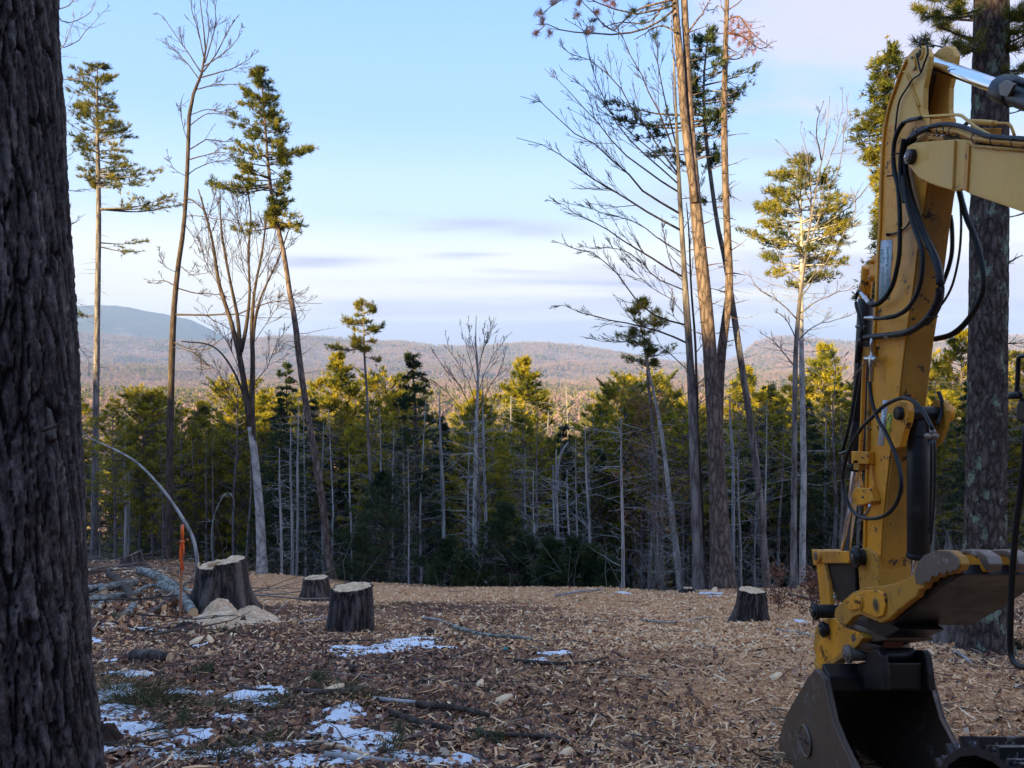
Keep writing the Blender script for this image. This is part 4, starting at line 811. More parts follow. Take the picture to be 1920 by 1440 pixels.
def near_trunk():
    """the big trunk at the edge of the frame: plates of bark between deep furrows"""
    d0 = 3.0; Z = np.arange(-.6, 3.9, .011); py = 720 - (Z - EYE) / d0 * F
    edge = np.interp(py, [-300, 0, 200, 400, 500, 700, 900, 1100, 1250, 1440, 1600, 1900], [82, 97, 108, 120, 126, 136, 143, 152, 160, 178, 200, 240])
    rad = np.interp(Z, [-.6, -.2, .2, 1, 2, 3.2, 3.9], [.52, .40, .345, .315, .30, .285, .28])
    xr = (edge - 960) / F * (d0 + .0)
    # silhouette tangent correction is small: centre lies rad to the left of the edge ray
    ang = np.arctan2(xr, d0); cx = xr - rad / np.cos(ang) * 1.0; S_ = 320
    a = np.linspace(0, 2 * np.pi, S_, endpoint=False); zz, aa = np.meshgrid(Z, a, indexing='ij')
    s = aa * .31; wx = (fbm(s / .12 + 7, zz / .3, 3, 12) - .5) * .085
    # elongated plates: voronoi-like cells in (arc, height)
    def cells(sx, sz, seed):
        per = max(int(round(2 * math.pi * .31 / sx)), 3); u = aa / (2 * np.pi) * per + (fbm(np.cos(aa) * 4 + 4, zz * 4.5 + np.sin(aa) * 4, 4, seed + 5, .6) - .5) * 1.5; v = zz / sz + (fbm(np.cos(aa) * 2, zz * 4 + np.sin(aa) * 2, 3, seed + 9) - .5) * .8
        ui = np.floor(u).astype(int); vi = np.floor(v).astype(int); f1 = np.full(u.shape, 9.); f2 = np.full(u.shape, 9.); idn = np.zeros(u.shape)
        for du in (-1, 0, 1):
            for dv in (-1, 0, 1):
                A_ = ui + du; B_ = vi + dv; Am = np.mod(A_, per)
                def hh(k): 
                    n_ = (Am * 73856093 ^ B_ * 19349663 ^ (seed + k) * 83492791) & 0xFFFFFF; n_ = ((n_ ^ (n_ >> 11)) * 2654435) & 0xFFFFFF; return n_ / float(0xFFFFFF)
                D_ = np.hypot(A_ + hh(1) - u, (B_ + hh(2) - v)); c_ = D_ < f1; f2 = np.where(c_, f1, np.minimum(f2, D_)); idn = np.where(c_, hh(3), idn); f1 = np.where(c_, D_, f1)
        return f2 - f1, idn
    e1, id1 = cells(.040, .42, 3); e2, id2 = cells(.022, .060, 8)
    pl = sstep(.03, .11, e1 + (fbm(np.cos(aa) * 22, zz * 22 + np.sin(aa) * 22, 3, 71, .6) - .5) * .16); fine = (fbm(np.cos(aa) * 17, zz * 10 + np.sin(aa) * 17, 5, 70, .72) - .5)
    hgt = pl * .021 + sstep(0, .12, e2) * .004 * pl + (id1 - .5) * .008 + fine * .026 * (.25 + .75 * pl) + (id2 - .5) * .003 * pl
    big = (fbm(np.cos(aa) * 1.2, zz * 1.2 + np.sin(aa), 2, 90) - .5) * .016
    r = rad[:, None] + hgt - .022 + big
    V = np.stack([cx[:, None] + np.cos(aa) * r, d0 + .05 + np.sin(aa) * r, zz + 0 * r], -1).reshape(-1, 3)
    i = np.arange(len(Z) - 1)[:, None] * S_; j = np.arange(S_)[None]; j2 = (j + 1) % S_
    Fq = np.stack([i + j, i + j2, i + S_ + j2, i + S_ + j], -1).reshape(-1, 4)
    shade = np.clip(pl * .50 + (id1 - .5) * .22 * pl + sstep(0, .12, e2) * .12 + (id2 - .5) * .22 * pl + fine * 1.7, 0, 1)
    base = np.array([cx[60], d0 + .05, gz(cx[60], d0)])
    t = thing('pine_tree', 'huge dark furrowed trunk standing closest of all, filling the edge of the view', 'tree', tuple(base))
    me = mesh_np('trunk', V - base, [Fq], [MATS['bark_plates']], [0], {'rnd': shade.ravel()}, smooth=True); obj('trunk', me, t)
    # upper stem and crown high overhead, out of the frame
    g = Geo(); P = np.array([[cx[-1], d0 + .05, 3.85], [cx[-1] - .1, d0 + .1, 8], [cx[-1] - .1, d0 + .2, 14], [cx[-1], d0, 21]]); PP = smooth_path(P, 14); g.tubes(PP - base, np.linspace(.278, .03, 14), 14, 0)
    limbs = rand_limbs(PP, np.linspace(.28, .03, 14), 30, .35, .98, 3.2, .8, .1); B = np.array([smooth_path(p, 7) for p, _ in limbs]); g.tubes(B - base, taper(len(B), 7, .04, .006), 5, 0)
    C, _, _ = sub(B, 5, .3, 1, .8, .4, 4, .02, .12, flat=True); g.tubes(C - base, taper(len(C), 4, .01, .004), 3, 0)
    q = np.repeat(np.arange(len(C)), 5); cc = C[q, rng.integers(1, 4, len(q))] + rng.normal(0, .08, (len(q), 3)); g.blades(cc - base, rng.normal(0, .5, cc.shape) + [0, 0, .6], np.full(len(cc), .2), .03, 7, .5, 1, rng.uniform(0, 1, len(cc)))
    obj('crown', g.mesh('crown', [MATS['bark_dark'], MATS['needles']]), t)
    g = Geo(); p = [np.array([-1.73, 2.85, 1.53]), np.array([-1.66, 2.8, 1.545]), np.array([-1.60, 2.76, 1.57])]
    b_ = smooth_path(p, 5)[None]; g.tubes(b_ - base, taper(1, 5, .009, .003), 5, 0); obj('dead_twig', g.mesh('dead_twig', [MATS['bark_dark']]), t)
near_trunk()
# ------------------------------------------------------------------ forest below the clearing
def protos():
    """kinds of forest tree, each a trunk mesh and a crown mesh, foot at the origin, height about 16 m"""
    out = {}
    def unpx(z): return 720 - (z - EYE)          # with d = F one pixel is one metre
    for nm, k in (('white_pine', 6), ('hemlock', 3), ('dead', 4), ('hard', 3)):
        L = []
        for q in range(k):
            H = 17.0 * rng.uniform(.92, 1.08); w = rng.normal(0, .25, (5, 2)).cumsum(0) * .5
            P = smooth_path(np.array([[w[i, 0], w[i, 1], H * i / 4] for i in range(5)]) - [w[0, 0], w[0, 1], 0], 20); t = Geo(); c = Geo(); R = np.linspace(.17, .015, 20)
            if nm == 'dead': R = np.linspace(.12, .02, 20)
            trunk_mesh(t, P, R, 8, 0, 1.3)
            if nm == 'white_pine':
                add_stubs(t, P, R, 60, .12, .62, 2.0, .013, .0, 0, twigs=3)
                a = [.38, .34, .45, .30, .2, .45][q]; W = [3.3, 2.8, 3.8, 3.0, 3.3, 3.8][q]
                if q == 4: pine_crown(c, P, R, [(unpx(H), .15, .15), (unpx(H * .93), .8, .8), (unpx(H * .8), 1.7, 1.7), (unpx(H * .62), 2.6, 2.6), (unpx(H * .42), 3.2, 3.2), (unpx(H * .25), 2.4, 2.4)], F, 7, 1.0, .42, .30, tuft=.26, bw=.056, nb=6, plume=1.15)
                elif q == 5: pine_crown(c, P, R, [(unpx(H), .8, .8), (unpx(H * .94), 2.2, 2.2), (unpx(H * .84), 3.3, 3.3), (unpx(H * .68), 3.6, 3.6), (unpx(H * .5), 2.6, 2.6)], F, 7, 1.0, .45, .45, tuft=.26, bw=.058, nb=6, plume=1.1)
                else:
                    pine_crown(c, P, R, [(unpx(H), .2, .2), (unpx(H * .93), W * .38, W * .38), (unpx(H * .80), W * .85, W * .85), (unpx(H * .66), W, W), (unpx(H * (a + .08)), W * .8, W * .8), (unpx(H * a), .8, .8)], F, 5, .95, .50, .25, tuft=.27, bw=.060, nb=5, plume=1.1)
            elif nm == 'hemlock':
                W = [2.6, 2.2, 3.0][q]
                pine_crown(c, P, R, [(unpx(H), .15, .15), (unpx(H * .9), W * .3, W * .3), (unpx(H * .6), W * .8, W * .8), (unpx(H * .3), W, W), (unpx(H * .12), W * .9, W * .9)], F, 6, .9, .52, .0, tuft=.24, bw=.052, nb=6, droop=.03)
            elif nm == 'dead':
                add_stubs(t, P, R, 150, .05, .97, 2.4, .011, .10 * q - .05, 0, wob=.22, twigs=4)
            else:
                lm = rand_limbs(P, R, 18, .25, .98, 3.4, 1.4, .9); bare_crown(c, lm, 0, n2=8, n3=5, n4=2, ang=.55, l2=.4, rt=.008)
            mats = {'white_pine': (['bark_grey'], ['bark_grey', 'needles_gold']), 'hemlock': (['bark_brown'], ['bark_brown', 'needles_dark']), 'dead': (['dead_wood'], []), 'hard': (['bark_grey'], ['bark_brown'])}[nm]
            tm = t.mesh('trunk', [MATS[m] for m in mats[0]], True); cm = c.mesh('crown', [MATS[m] for m in mats[1]]) if c.V else None
            L.append((tm, cm, H))
        out[nm] = L
    return out
PRO = protos()
def plant(kind, x, y, h, label, cat='tree', group=None, name=None, i=None, lean=0.0):
    tm, cm, H = PRO[kind][rng.integers(len(PRO[kind])) if i is None else i]
    nm = name or {'white_pine': 'white_pine_tree', 'hemlock': 'hemlock_tree', 'dead': 'dead_tree', 'hard': 'hardwood_tree'}[kind]
    t = thing(nm, label, cat, (x, y, gz(x, y)), group, rng.uniform(0, 6.28)); s = h / H; t.scale = (s, s, s)
    if lean: t.rotation_euler[0] = lean
    obj('trunk', tm, t)
    if cm: obj('crown', cm, t)
    return t
def top_at(kind, px, py, d, label, i=None, name=None):
    """a forest tree whose tip shows at that pixel"""
    p = at(px, py, d); g0 = gz(p[0], d); return plant(kind, p[0], d, p[2] - g0, label, i=i, name=name)
PLACED = []
for k_, px, py, d, lb, i in (
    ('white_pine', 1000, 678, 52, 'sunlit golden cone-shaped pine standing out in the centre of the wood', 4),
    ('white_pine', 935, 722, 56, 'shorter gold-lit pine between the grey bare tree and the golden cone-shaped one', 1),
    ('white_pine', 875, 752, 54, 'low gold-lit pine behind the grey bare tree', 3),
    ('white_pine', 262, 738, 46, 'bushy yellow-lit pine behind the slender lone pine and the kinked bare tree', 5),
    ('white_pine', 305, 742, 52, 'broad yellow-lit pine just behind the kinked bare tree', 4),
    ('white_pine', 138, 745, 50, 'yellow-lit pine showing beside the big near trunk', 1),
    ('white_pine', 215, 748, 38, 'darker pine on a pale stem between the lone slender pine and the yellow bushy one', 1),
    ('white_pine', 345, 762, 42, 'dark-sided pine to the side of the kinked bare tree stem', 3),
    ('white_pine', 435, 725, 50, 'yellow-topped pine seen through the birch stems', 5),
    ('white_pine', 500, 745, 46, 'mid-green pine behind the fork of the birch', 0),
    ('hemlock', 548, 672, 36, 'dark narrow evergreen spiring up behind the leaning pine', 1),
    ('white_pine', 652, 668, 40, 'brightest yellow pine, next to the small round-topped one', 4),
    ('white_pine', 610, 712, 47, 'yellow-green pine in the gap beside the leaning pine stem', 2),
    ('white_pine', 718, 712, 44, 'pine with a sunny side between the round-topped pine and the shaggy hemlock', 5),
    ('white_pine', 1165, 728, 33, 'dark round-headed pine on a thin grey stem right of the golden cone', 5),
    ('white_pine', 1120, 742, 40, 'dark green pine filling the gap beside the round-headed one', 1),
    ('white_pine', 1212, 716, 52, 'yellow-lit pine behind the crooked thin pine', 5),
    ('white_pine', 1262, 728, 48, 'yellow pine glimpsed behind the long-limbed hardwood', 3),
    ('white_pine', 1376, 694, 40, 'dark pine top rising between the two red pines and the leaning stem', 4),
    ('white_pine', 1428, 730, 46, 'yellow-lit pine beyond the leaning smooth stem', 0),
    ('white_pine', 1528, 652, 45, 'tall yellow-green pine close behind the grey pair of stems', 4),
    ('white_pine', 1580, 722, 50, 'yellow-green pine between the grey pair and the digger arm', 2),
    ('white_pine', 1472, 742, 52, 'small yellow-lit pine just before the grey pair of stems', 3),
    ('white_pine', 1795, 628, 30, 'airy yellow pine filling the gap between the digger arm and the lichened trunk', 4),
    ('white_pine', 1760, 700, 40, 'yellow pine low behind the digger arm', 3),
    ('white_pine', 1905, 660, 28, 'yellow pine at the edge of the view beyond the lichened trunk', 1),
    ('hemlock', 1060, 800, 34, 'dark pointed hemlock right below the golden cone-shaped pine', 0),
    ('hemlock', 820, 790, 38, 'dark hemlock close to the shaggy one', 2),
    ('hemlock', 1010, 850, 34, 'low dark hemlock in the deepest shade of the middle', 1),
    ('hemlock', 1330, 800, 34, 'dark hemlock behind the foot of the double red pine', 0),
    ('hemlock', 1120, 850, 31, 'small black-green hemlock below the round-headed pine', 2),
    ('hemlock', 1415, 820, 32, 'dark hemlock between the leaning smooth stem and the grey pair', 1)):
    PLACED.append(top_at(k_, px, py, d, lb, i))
# bare snags and stems one can tell apart at the edge
for px0, py0, px1, py1, w, d, lb in (
    (1045, 1062, 1043, 842, 9, 27, 'pale barkless snag with a crooked forked tip in the dark gap'),
    (1107, 1078, 1097, 800, 6, 25, 'thin straight white-grey dead pole right of the forked snag'),
    (1168, 1108, 1165, 780, 9, 20.5, 'grey dead stem whose limbs angle upward under the round-headed pine'),
    (236, 1045, 234, 800, 9, 40, 'thin pale stem between the lone slender pine and the kinked bare tree'),
    (528, 1084, 524, 840, 7, 28, 'first of three pale thin stems beside the birch foot'),
    (548, 1085, 545, 800, 8, 29, 'middle of three pale thin stems beside the birch foot'),
    (556, 1085, 560, 760, 7, 30, 'last of three pale thin stems nearest the leaning pine'),
    (660, 1086, 655, 850, 6, 29, 'thin pale curved stem between the leaning pine and the round-topped pine'),
    (832, 1000, 824, 740, 9, 31, 'dead whitish stem hung with drooping twigs left of the grey bare tree'),
    (912, 1085, 905, 700, 8, 29, 'second grey stem standing close behind the central bare tree'),
    (1002, 1092, 1000, 880, 4, 25.5, 'slim green-grey sapling between the central bare tree and the forked snag'),
    (1390, 1104, 1383, 850, 5, 21, 'bent white birch sapling in front of the shade between red pine and leaning stem'),
    (1278, 1106, 1262, 930, 6, 21, 'short pale stem leaning at the feet of the crooked pine'),
    (1375, 900, 1368, 740, 8, 28, 'whitish dead top behind the red pines'),
    (1068, 1080, 1063, 880, 5, 26, 'thin grey dead pole close beside the forked snag')):
    P, R, g = pick([(px0, py0, w), ((px0 * 2 + px1) / 3 + 1, (py0 * 2 + py1) / 3, w * .9), ((px0 + px1 * 2) / 3 - 1, (py0 + py1 * 2) / 3, w * .7), (px1, py1, w * .25)], d, 8, n=16)
    add_stubs(g, P, R, 46, .08, .98, 1.3, .009, .12, 0, twigs=3)
    if px0 == 1045:
        p2, r2 = trunk_path([(1047, 925, 5), (1046, 880, 5), (1052, 850, 4), (1066, 828, 2)], d, 8); g.tubes(p2, r2, 6, 0)
        p2, r2 = trunk_path([(1040, 1000, 4), (1038, 940, 4), (1037, 872, 2)], d, 8); g.tubes(p2, r2, 6, 0)
    make_tree('dead_tree', lb, 'dead tree', g, None, ['dead_wood' if w > 5 else 'bark_pale'], [], base=P[0])
# the bent dead sapling
P, R, g = pick([(372, 1058, 9), (362, 1010, 9), (340, 968, 8), (305, 918, 7), (262, 872, 6), (225, 848, 5), (190, 832, 4), (150, 812, 3)], 15.5, 8)
make_tree('dead_tree', 'bleached dead sapling bent over in a long arc behind the large stump', 'dead tree', g, None, ['dead_wood'], [], base=P[0])
P, R, g = pick([(402, 1070, 3), (396, 1010, 2.5), (404, 960, 2), (424, 925, 2), (440, 940, 1.5), (430, 985, 1)], 33, 6)
add_stubs(g, P, R, 20, .1, .9, .8, .008, .1, 0, twigs=2)
make_tree('dead_tree', 'thin hooked branch curling over in the shade beyond the large stump', 'dead tree', g, None, ['dead_wood'], [], base=P[0])

LST = []
def forest():
    n = 0; tries = 0; pts = []
    want = 255
    while n < want and tries < 6000:
        tries += 1
        u = rng.uniform(-.64, .72); 
        yb = float(brow(np.array(u))); y = yb + 4 + rng.exponential(1) * 15 if rng.uniform() < .75 else yb + rng.uniform(2, 50)
        x = u * y
        if y > 115 or any((x - a) ** 2 + (y - b) ** 2 < 1.4 ** 2 for a, b in pts): continue
        g0 = gz(x, y); px = 960 + F * u
        # tallest tip allowed: the skyline of the shaded wood
        lim = np.interp(px, [-200, 150, 400, 600, 760, 850, 1000, 1100, 1300, 1450, 1600, 2200], [755, 770, 765, 750, 780, 780, 770, 780, 750, 760, 720, 640])
        zmax = EYE - (lim + rng.normal(16, 34) - 720) / F * y; h = zmax - g0
        if h < 4: continue
        h = min(h, rng.uniform(14, 22)) if h > 14 else h
        r = rng.uniform()
        near = y < yb + 9
        kind = ('dead' if r < .56 else 'hemlock' if r < .61 else 'hard') if near else ('white_pine' if r < .50 else 'hemlock' if r < .72 else 'dead' if r < .86 else 'hard')
        lb = None; grp = None
        LST.append((kind, px, y, plant(kind, x, y, h, 'tree', 'tree'))); pts.append((x, y)); n += 1
forest()
def name_forest():
    marks = [(60, 'behind the big near trunk'), (180, 'by the lone slender pine'), (260, 'between the slender pine and kinked tree'), (320, 'behind the kinked bare tree'), (400, 'between kinked tree and birch'), (485, 'behind the birch foot'), (545, 'past the three thin pale stems'),
             (610, 'behind the leaning pine'), (690, 'behind the thin stem of the round-topped pine'), (780, 'behind the shaggy hemlock'), (890, 'behind the central bare tree'), (960, 'beside the splintered yellow stub'), (1045, 'behind the forked snag'), (1105, 'behind the thin white pole'), (1168, 'below the round-headed pine'),
             (1250, 'behind the crooked thin pine'), (1310, 'behind the long-limbed hardwood'), (1355, 'behind the double red pine'), (1430, 'behind the leaning smooth stem'), (1495, 'behind the grey pair of stems'), (1570, 'beside the digger arm'), (1680, 'hidden behind the digger arm'), (1780, 'between digger arm and lichened trunk'), (1860, 'behind the lichened trunk'), (1960, 'at the edge past the lichened trunk')]
    names = {'white_pine': ('pine', 'pines'), 'hemlock': ('dark hemlock', 'hemlocks'), 'dead': ('dead twiggy stem', 'dead stems'), 'hard': ('leafless hardwood', 'leafless hardwoods')}; bins = {}
    marks.insert(0, (-60, 'out of sight beyond the big near trunk')); marks.append((2060, 'out past the edge of the view'))
    for k, px, y, o in LST: bins.setdefault((k, min(marks, key=lambda m: abs(m[0] - px))[1]), []).append((y, o))
    rank = ['nearest the clearing', 'second from the clearing', 'third from the clearing', 'fourth from the clearing', 'fifth from the clearing', 'sixth from the clearing', 'deepest in the wood', 'beyond all the others there', 'ninth back', 'tenth back', 'eleventh back', 'twelfth back', 'thirteenth back', 'fourteenth back']
    for (k, m), L in bins.items():
        for i, (y, o) in enumerate(sorted(L, key=lambda t: t[0])): o['label'] = names[k][0] + ' ' + m + (', ' + rank[min(i, 13)] if len(L) > 1 else ', the only one there'); o['group'] = names[k][1] + ' in the wood below the clearing'
name_forest()

for i_, (s_, t_) in enumerate(((-12.2, -27), (-11.6, -31), (-12.6, -36))):      # unseen hemlocks added behind the camera to shade the red pines
    plant('hemlock', s_ * .743 + t_ * .67, -s_ * .67 + t_ * .743, 15.5, 'added unseen hemlock shading the red pines from behind the camera, ' + ['lowest', 'middle', 'highest'][i_] + ' of three')
def sapling_fir(px, py, d, h, label, kindm='needles_dark', w=.5, name='young_evergreen'):
    x = (px - 960) / F * d; z0 = gz(x, d); P = np.array([[x, d, z0], [x + .03, d, z0 + h * .5], [x, d, z0 + h]]); PP = smooth_path(P, 10); R = np.linspace(.02 + .006 * h, .004, 10)
    g = Geo(); g.tubes(PP, R, 6, 0); c = Geo(); s = d / F; top = 720 - (z0 + h - EYE) / s; bot = 720 - (z0 + .05 - EYE) / s; W = h * w / s
    pine_crown(c, PP, R, [(top, 2, 2), (top * .6 + bot * .4, W * .6, W * .6), (top * .2 + bot * .8, W, W), (bot, W * .8, W * .8)], d, 6, 1.0, max(h * .055, .07), .35, tuft=.13, bw=.018, nb=8)
    make_tree(name, label, 'young tree', g, c, ['bark_brown'], ['bark_brown', kindm], base=P[0])
for a in ((840, 1085, 24.5, 1.4, 'low dark fir clump at the clearing edge left of the grey tree foot'), (870, 1090, 24, .9, 'smallest fir tuft beside the grey tree foot'), (945, 1090, 24.8, 2.9, 'loose young pine around the splintered yellow stub'), (985, 1092, 25.5, 2.2, 'young pine just beside the snowy brush heap'),
          (1035, 1098, 23.6, 1.5, 'soft green young pine below the forked snag'), (1078, 1102, 22.6, 1.3, 'fluffy green young pine at the middle of the edge'), (1108, 1105, 22.2, 1.1, 'spreading young pine nearest the thin white pole'), (1140, 1108, 21.6, .8, 'lowest young pine at the end of the green fringe'),
          (720, 1080, 27, 4.2, 'lacy young hemlock right of the round-topped pine stem'), (670, 1080, 30, 3.4, 'dim young hemlock behind the stump edge'), (1600, 1120, 16.5, .8, 'little fir beside the far stump near the digger linkage')):
    sapling_fir(*a)
P, R, g = pick([(961, 1078, 7), (960, 1055, 7), (962, 1030, 3), (960, 1015, 1)], 25.5, 6, n=8); make_tree('broken_stub', 'splintered fresh yellow stub standing in the young pines', 'dead tree', g, None, ['cut_wood'], [], base=P[0])
# clinging beech leaves
g = Geo(); c = Geo(); d = 22.3
P, R = trunk_path([(1232, 1108, 6), (1228, 980, 5), (1222, 860, 4), (1230, 760, 2)], d, 12); P[0, 2] = gz(P[0, 0], P[0, 1]); g.tubes(P, R, 6, 0)
lm = rand_limbs(P, R, 22, .3, .98, 1.5, .7, .4); B = bare_crown(c, lm, 0, n2=5, n3=3, rt=.005)
cc = np.concatenate([B[:, 5], B[:, 7], B[:, 9]]); cc = np.repeat(cc, 10, 0) + rng.normal(0, .18, (len(cc) * 10, 3)); c.blades(cc, rng.normal(0, 1, cc.shape) + [0, 0, -.5], np.full(len(cc), .08), .045, 2, .6, 1, rng.uniform(0, 1, len(cc)))
make_tree('beech_tree', 'young beech still holding its brown leaves beside the slim dead stem', 'tree', g, c, ['bark_grey'], ['bark_grey', 'beech_leaf'], base=P[0])
for px, py, d, h, lb in ((1460, 1130, 14.5, .8, 'leafy brown beech seedling right behind the far stump'), (1525, 1165, 11.5, .75, 'clump of curled brown beech leaves in front of the digger linkage'), (1540, 1130, 13.2, .6, 'second little brown-leaved seedling by the digger linkage')):
    x = (px - 960) / F * d; z0 = gz(x, d); P = np.array([[x, d, z0], [x, d, z0 + h * .5], [x + .04, d, z0 + h]]); PP = smooth_path(P, 8); g = Geo(); g.tubes(PP, np.linspace(.008, .003, 8), 4, 0)
    c = Geo(); B = bare_crown(c, rand_limbs(PP, np.linspace(.008, .003, 8), 9, .1, .98, h * .5, h * .3, .5), 0, n2=3, n3=2, rt=.003)
    cc = np.repeat(B[:, 3:].reshape(-1, 3), 4, 0); cc = cc + rng.normal(0, .06, cc.shape); c.blades(cc, rng.normal(0, 1, cc.shape), np.full(len(cc), .06), .035, 2, .6, 1, rng.uniform(0, .8, len(cc)))
    make_tree('beech_seedling', lb, 'seedling', g, c, ['bark_brown'], ['bark_brown', 'leaves'], base=P[0])

# understory brush: nobody could count these stems
def brush():
    g = Geo(); n = 1700; u = rng.uniform(-.72, .74, n); y = brow(u) + rng.uniform(-1, 26, n); x = u * y; z = terrain(x, y)
    S = np.stack([x, y, z - .1], -1); h = rng.uniform(.6, 4.2, n) * rng.uniform(.3, 1, n)
    B = grow(S, np.stack([rng.normal(0, .4, n), rng.normal(0, .4, n), np.ones(n)], -1), h, 5, .0, .12); g.tubes(B, taper(n, 5, .004 + .0016 * h, .002), 3, 0, rng.uniform(.2, .8, n))
    C, pi, t = sub(B, 7, .15, 1, 1.1, .40, 4, .0, .2); g.tubes(C, taper(len(C), 4, .004, .002), 3, 0, rng.uniform(.3, .9, len(C)))
    tag(obj('undergrowth', g.mesh('undergrowth', [MATS['brush_twig']])), kind='stuff', label='tangle of bare grey undergrowth along the edge of the wood', cat='undergrowth')
brush()

# far woods as one mass
def far_woods():
    protos_ = []
    for q in range(5):
        g = Geo(); H = 15.0
        if q < 3:
            n = 46; t = rng.uniform(.12, 1, n); az = rng.uniform(0, 6.28, n); W = [2.6, 3.2, 2.2][q] * (1.05 - t) ** .7 * rng.uniform(.5, 1, n); c = np.stack([np.cos(az) * W, np.sin(az) * W, t * H], -1)
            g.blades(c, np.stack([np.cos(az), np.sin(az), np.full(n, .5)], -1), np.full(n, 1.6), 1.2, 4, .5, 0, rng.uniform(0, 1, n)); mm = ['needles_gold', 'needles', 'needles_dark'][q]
        else:
            n = 60; c = rng.normal(0, 1, (n, 3)); c /= np.linalg.norm(c, axis=1, keepdims=True); c *= rng.uniform(.3, 1, (n, 1)); c = c * [3.2, 3.2, 5] + [0, 0, 9]
            g.blades(c, c - [0, 0, 4], np.full(n, 2.4), .32, 6, .35, 0, rng.uniform(0, 1, n)); mm = ['far_twigs', 'far_twigs'][q - 3]
        protos_.append((g.mesh('far_tree', [MATS[mm]]), H))
    # one mesh of points per kind, instanced by geometry nodes
    N0 = 40000; r = np.sqrt(rng.uniform(120 ** 2, 2600 ** 2, N0 * 2)); r = np.concatenate([r, rng.uniform(115, 500, 5000), np.sqrt(rng.uniform(2600 ** 2, 5000 ** 2, 70000))]); a = rng.uniform(-.80, .80, len(r)); x = r * np.sin(a); y = r * np.cos(a)
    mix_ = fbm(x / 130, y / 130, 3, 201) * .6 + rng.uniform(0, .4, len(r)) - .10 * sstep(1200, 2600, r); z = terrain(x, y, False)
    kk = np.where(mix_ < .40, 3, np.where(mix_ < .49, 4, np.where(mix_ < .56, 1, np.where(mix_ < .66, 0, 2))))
    root = None
    gn_list = []
    for q in range(5):
        m = kk == q; me = mesh_np('woods_points', np.stack([x[m], y[m], z[m] - .5], -1), [np.zeros((0, 3), int)]) if False else None
        me = bpy.data.meshes.new('far_woods'); V = np.stack([x[m], y[m], z[m] - .6], -1).astype(np.float32); me.vertices.add(len(V)); me.vertices.foreach_set('co', V.ravel())
        at_ = me.attributes.new('size', 'FLOAT', 'POINT'); at_.data.foreach_set('value', rng.uniform(.6, 1.25, len(V)).astype(np.float32))
        ar_ = me.attributes.new('turn', 'FLOAT', 'POINT'); ar_.data.foreach_set('value', rng.uniform(0, 6.28, len(V)).astype(np.float32))
        src = bpy.data.objects.new('far_tree', protos_[q][0])     # not linked: only instanced
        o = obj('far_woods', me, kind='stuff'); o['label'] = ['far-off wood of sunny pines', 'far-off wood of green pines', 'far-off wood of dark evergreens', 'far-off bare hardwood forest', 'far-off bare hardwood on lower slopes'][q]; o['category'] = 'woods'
        ng = bpy.data.node_groups.new('scatter', 'GeometryNodeTree'); ng.interface.new_socket('Geometry', in_out='INPUT', socket_type='NodeSocketGeometry'); ng.interface.new_socket('Geometry', in_out='OUTPUT', socket_type='NodeSocketGeometry')
        N = ng.nodes; Lk = ng.links; gi = N.new('NodeGroupInput'); go = N.new('NodeGroupOutput'); mp = N.new('GeometryNodeMeshToPoints'); inst = N.new('GeometryNodeInstanceOnPoints'); oi = N.new('GeometryNodeObjectInfo'); oi.inputs['Object'].default_value = src
        sa = N.new('GeometryNodeInputNamedAttribute'); sa.data_type = 'FLOAT'; sa.inputs['Name'].default_value = 'size'; ta = N.new('GeometryNodeInputNamedAttribute'); ta.data_type = 'FLOAT'; ta.inputs['Name'].default_value = 'turn'
        cx = N.new('ShaderNodeCombineXYZ'); Lk.new(ta.outputs[0], cx.inputs['Z']); Lk.new(gi.outputs[0], mp.inputs[0]); Lk.new(mp.outputs[0], inst.inputs['Points']); Lk.new(oi.outputs['Geometry'], inst.inputs['Instance'])
        Lk.new(cx.outputs[0], inst.inputs['Rotation']); Lk.new(sa.outputs[0], inst.inputs['Scale']); Lk.new(inst.outputs[0], go.inputs[0])
        md = o.modifiers.new('scatter', 'NODES'); md.node_group = ng
far_woods()
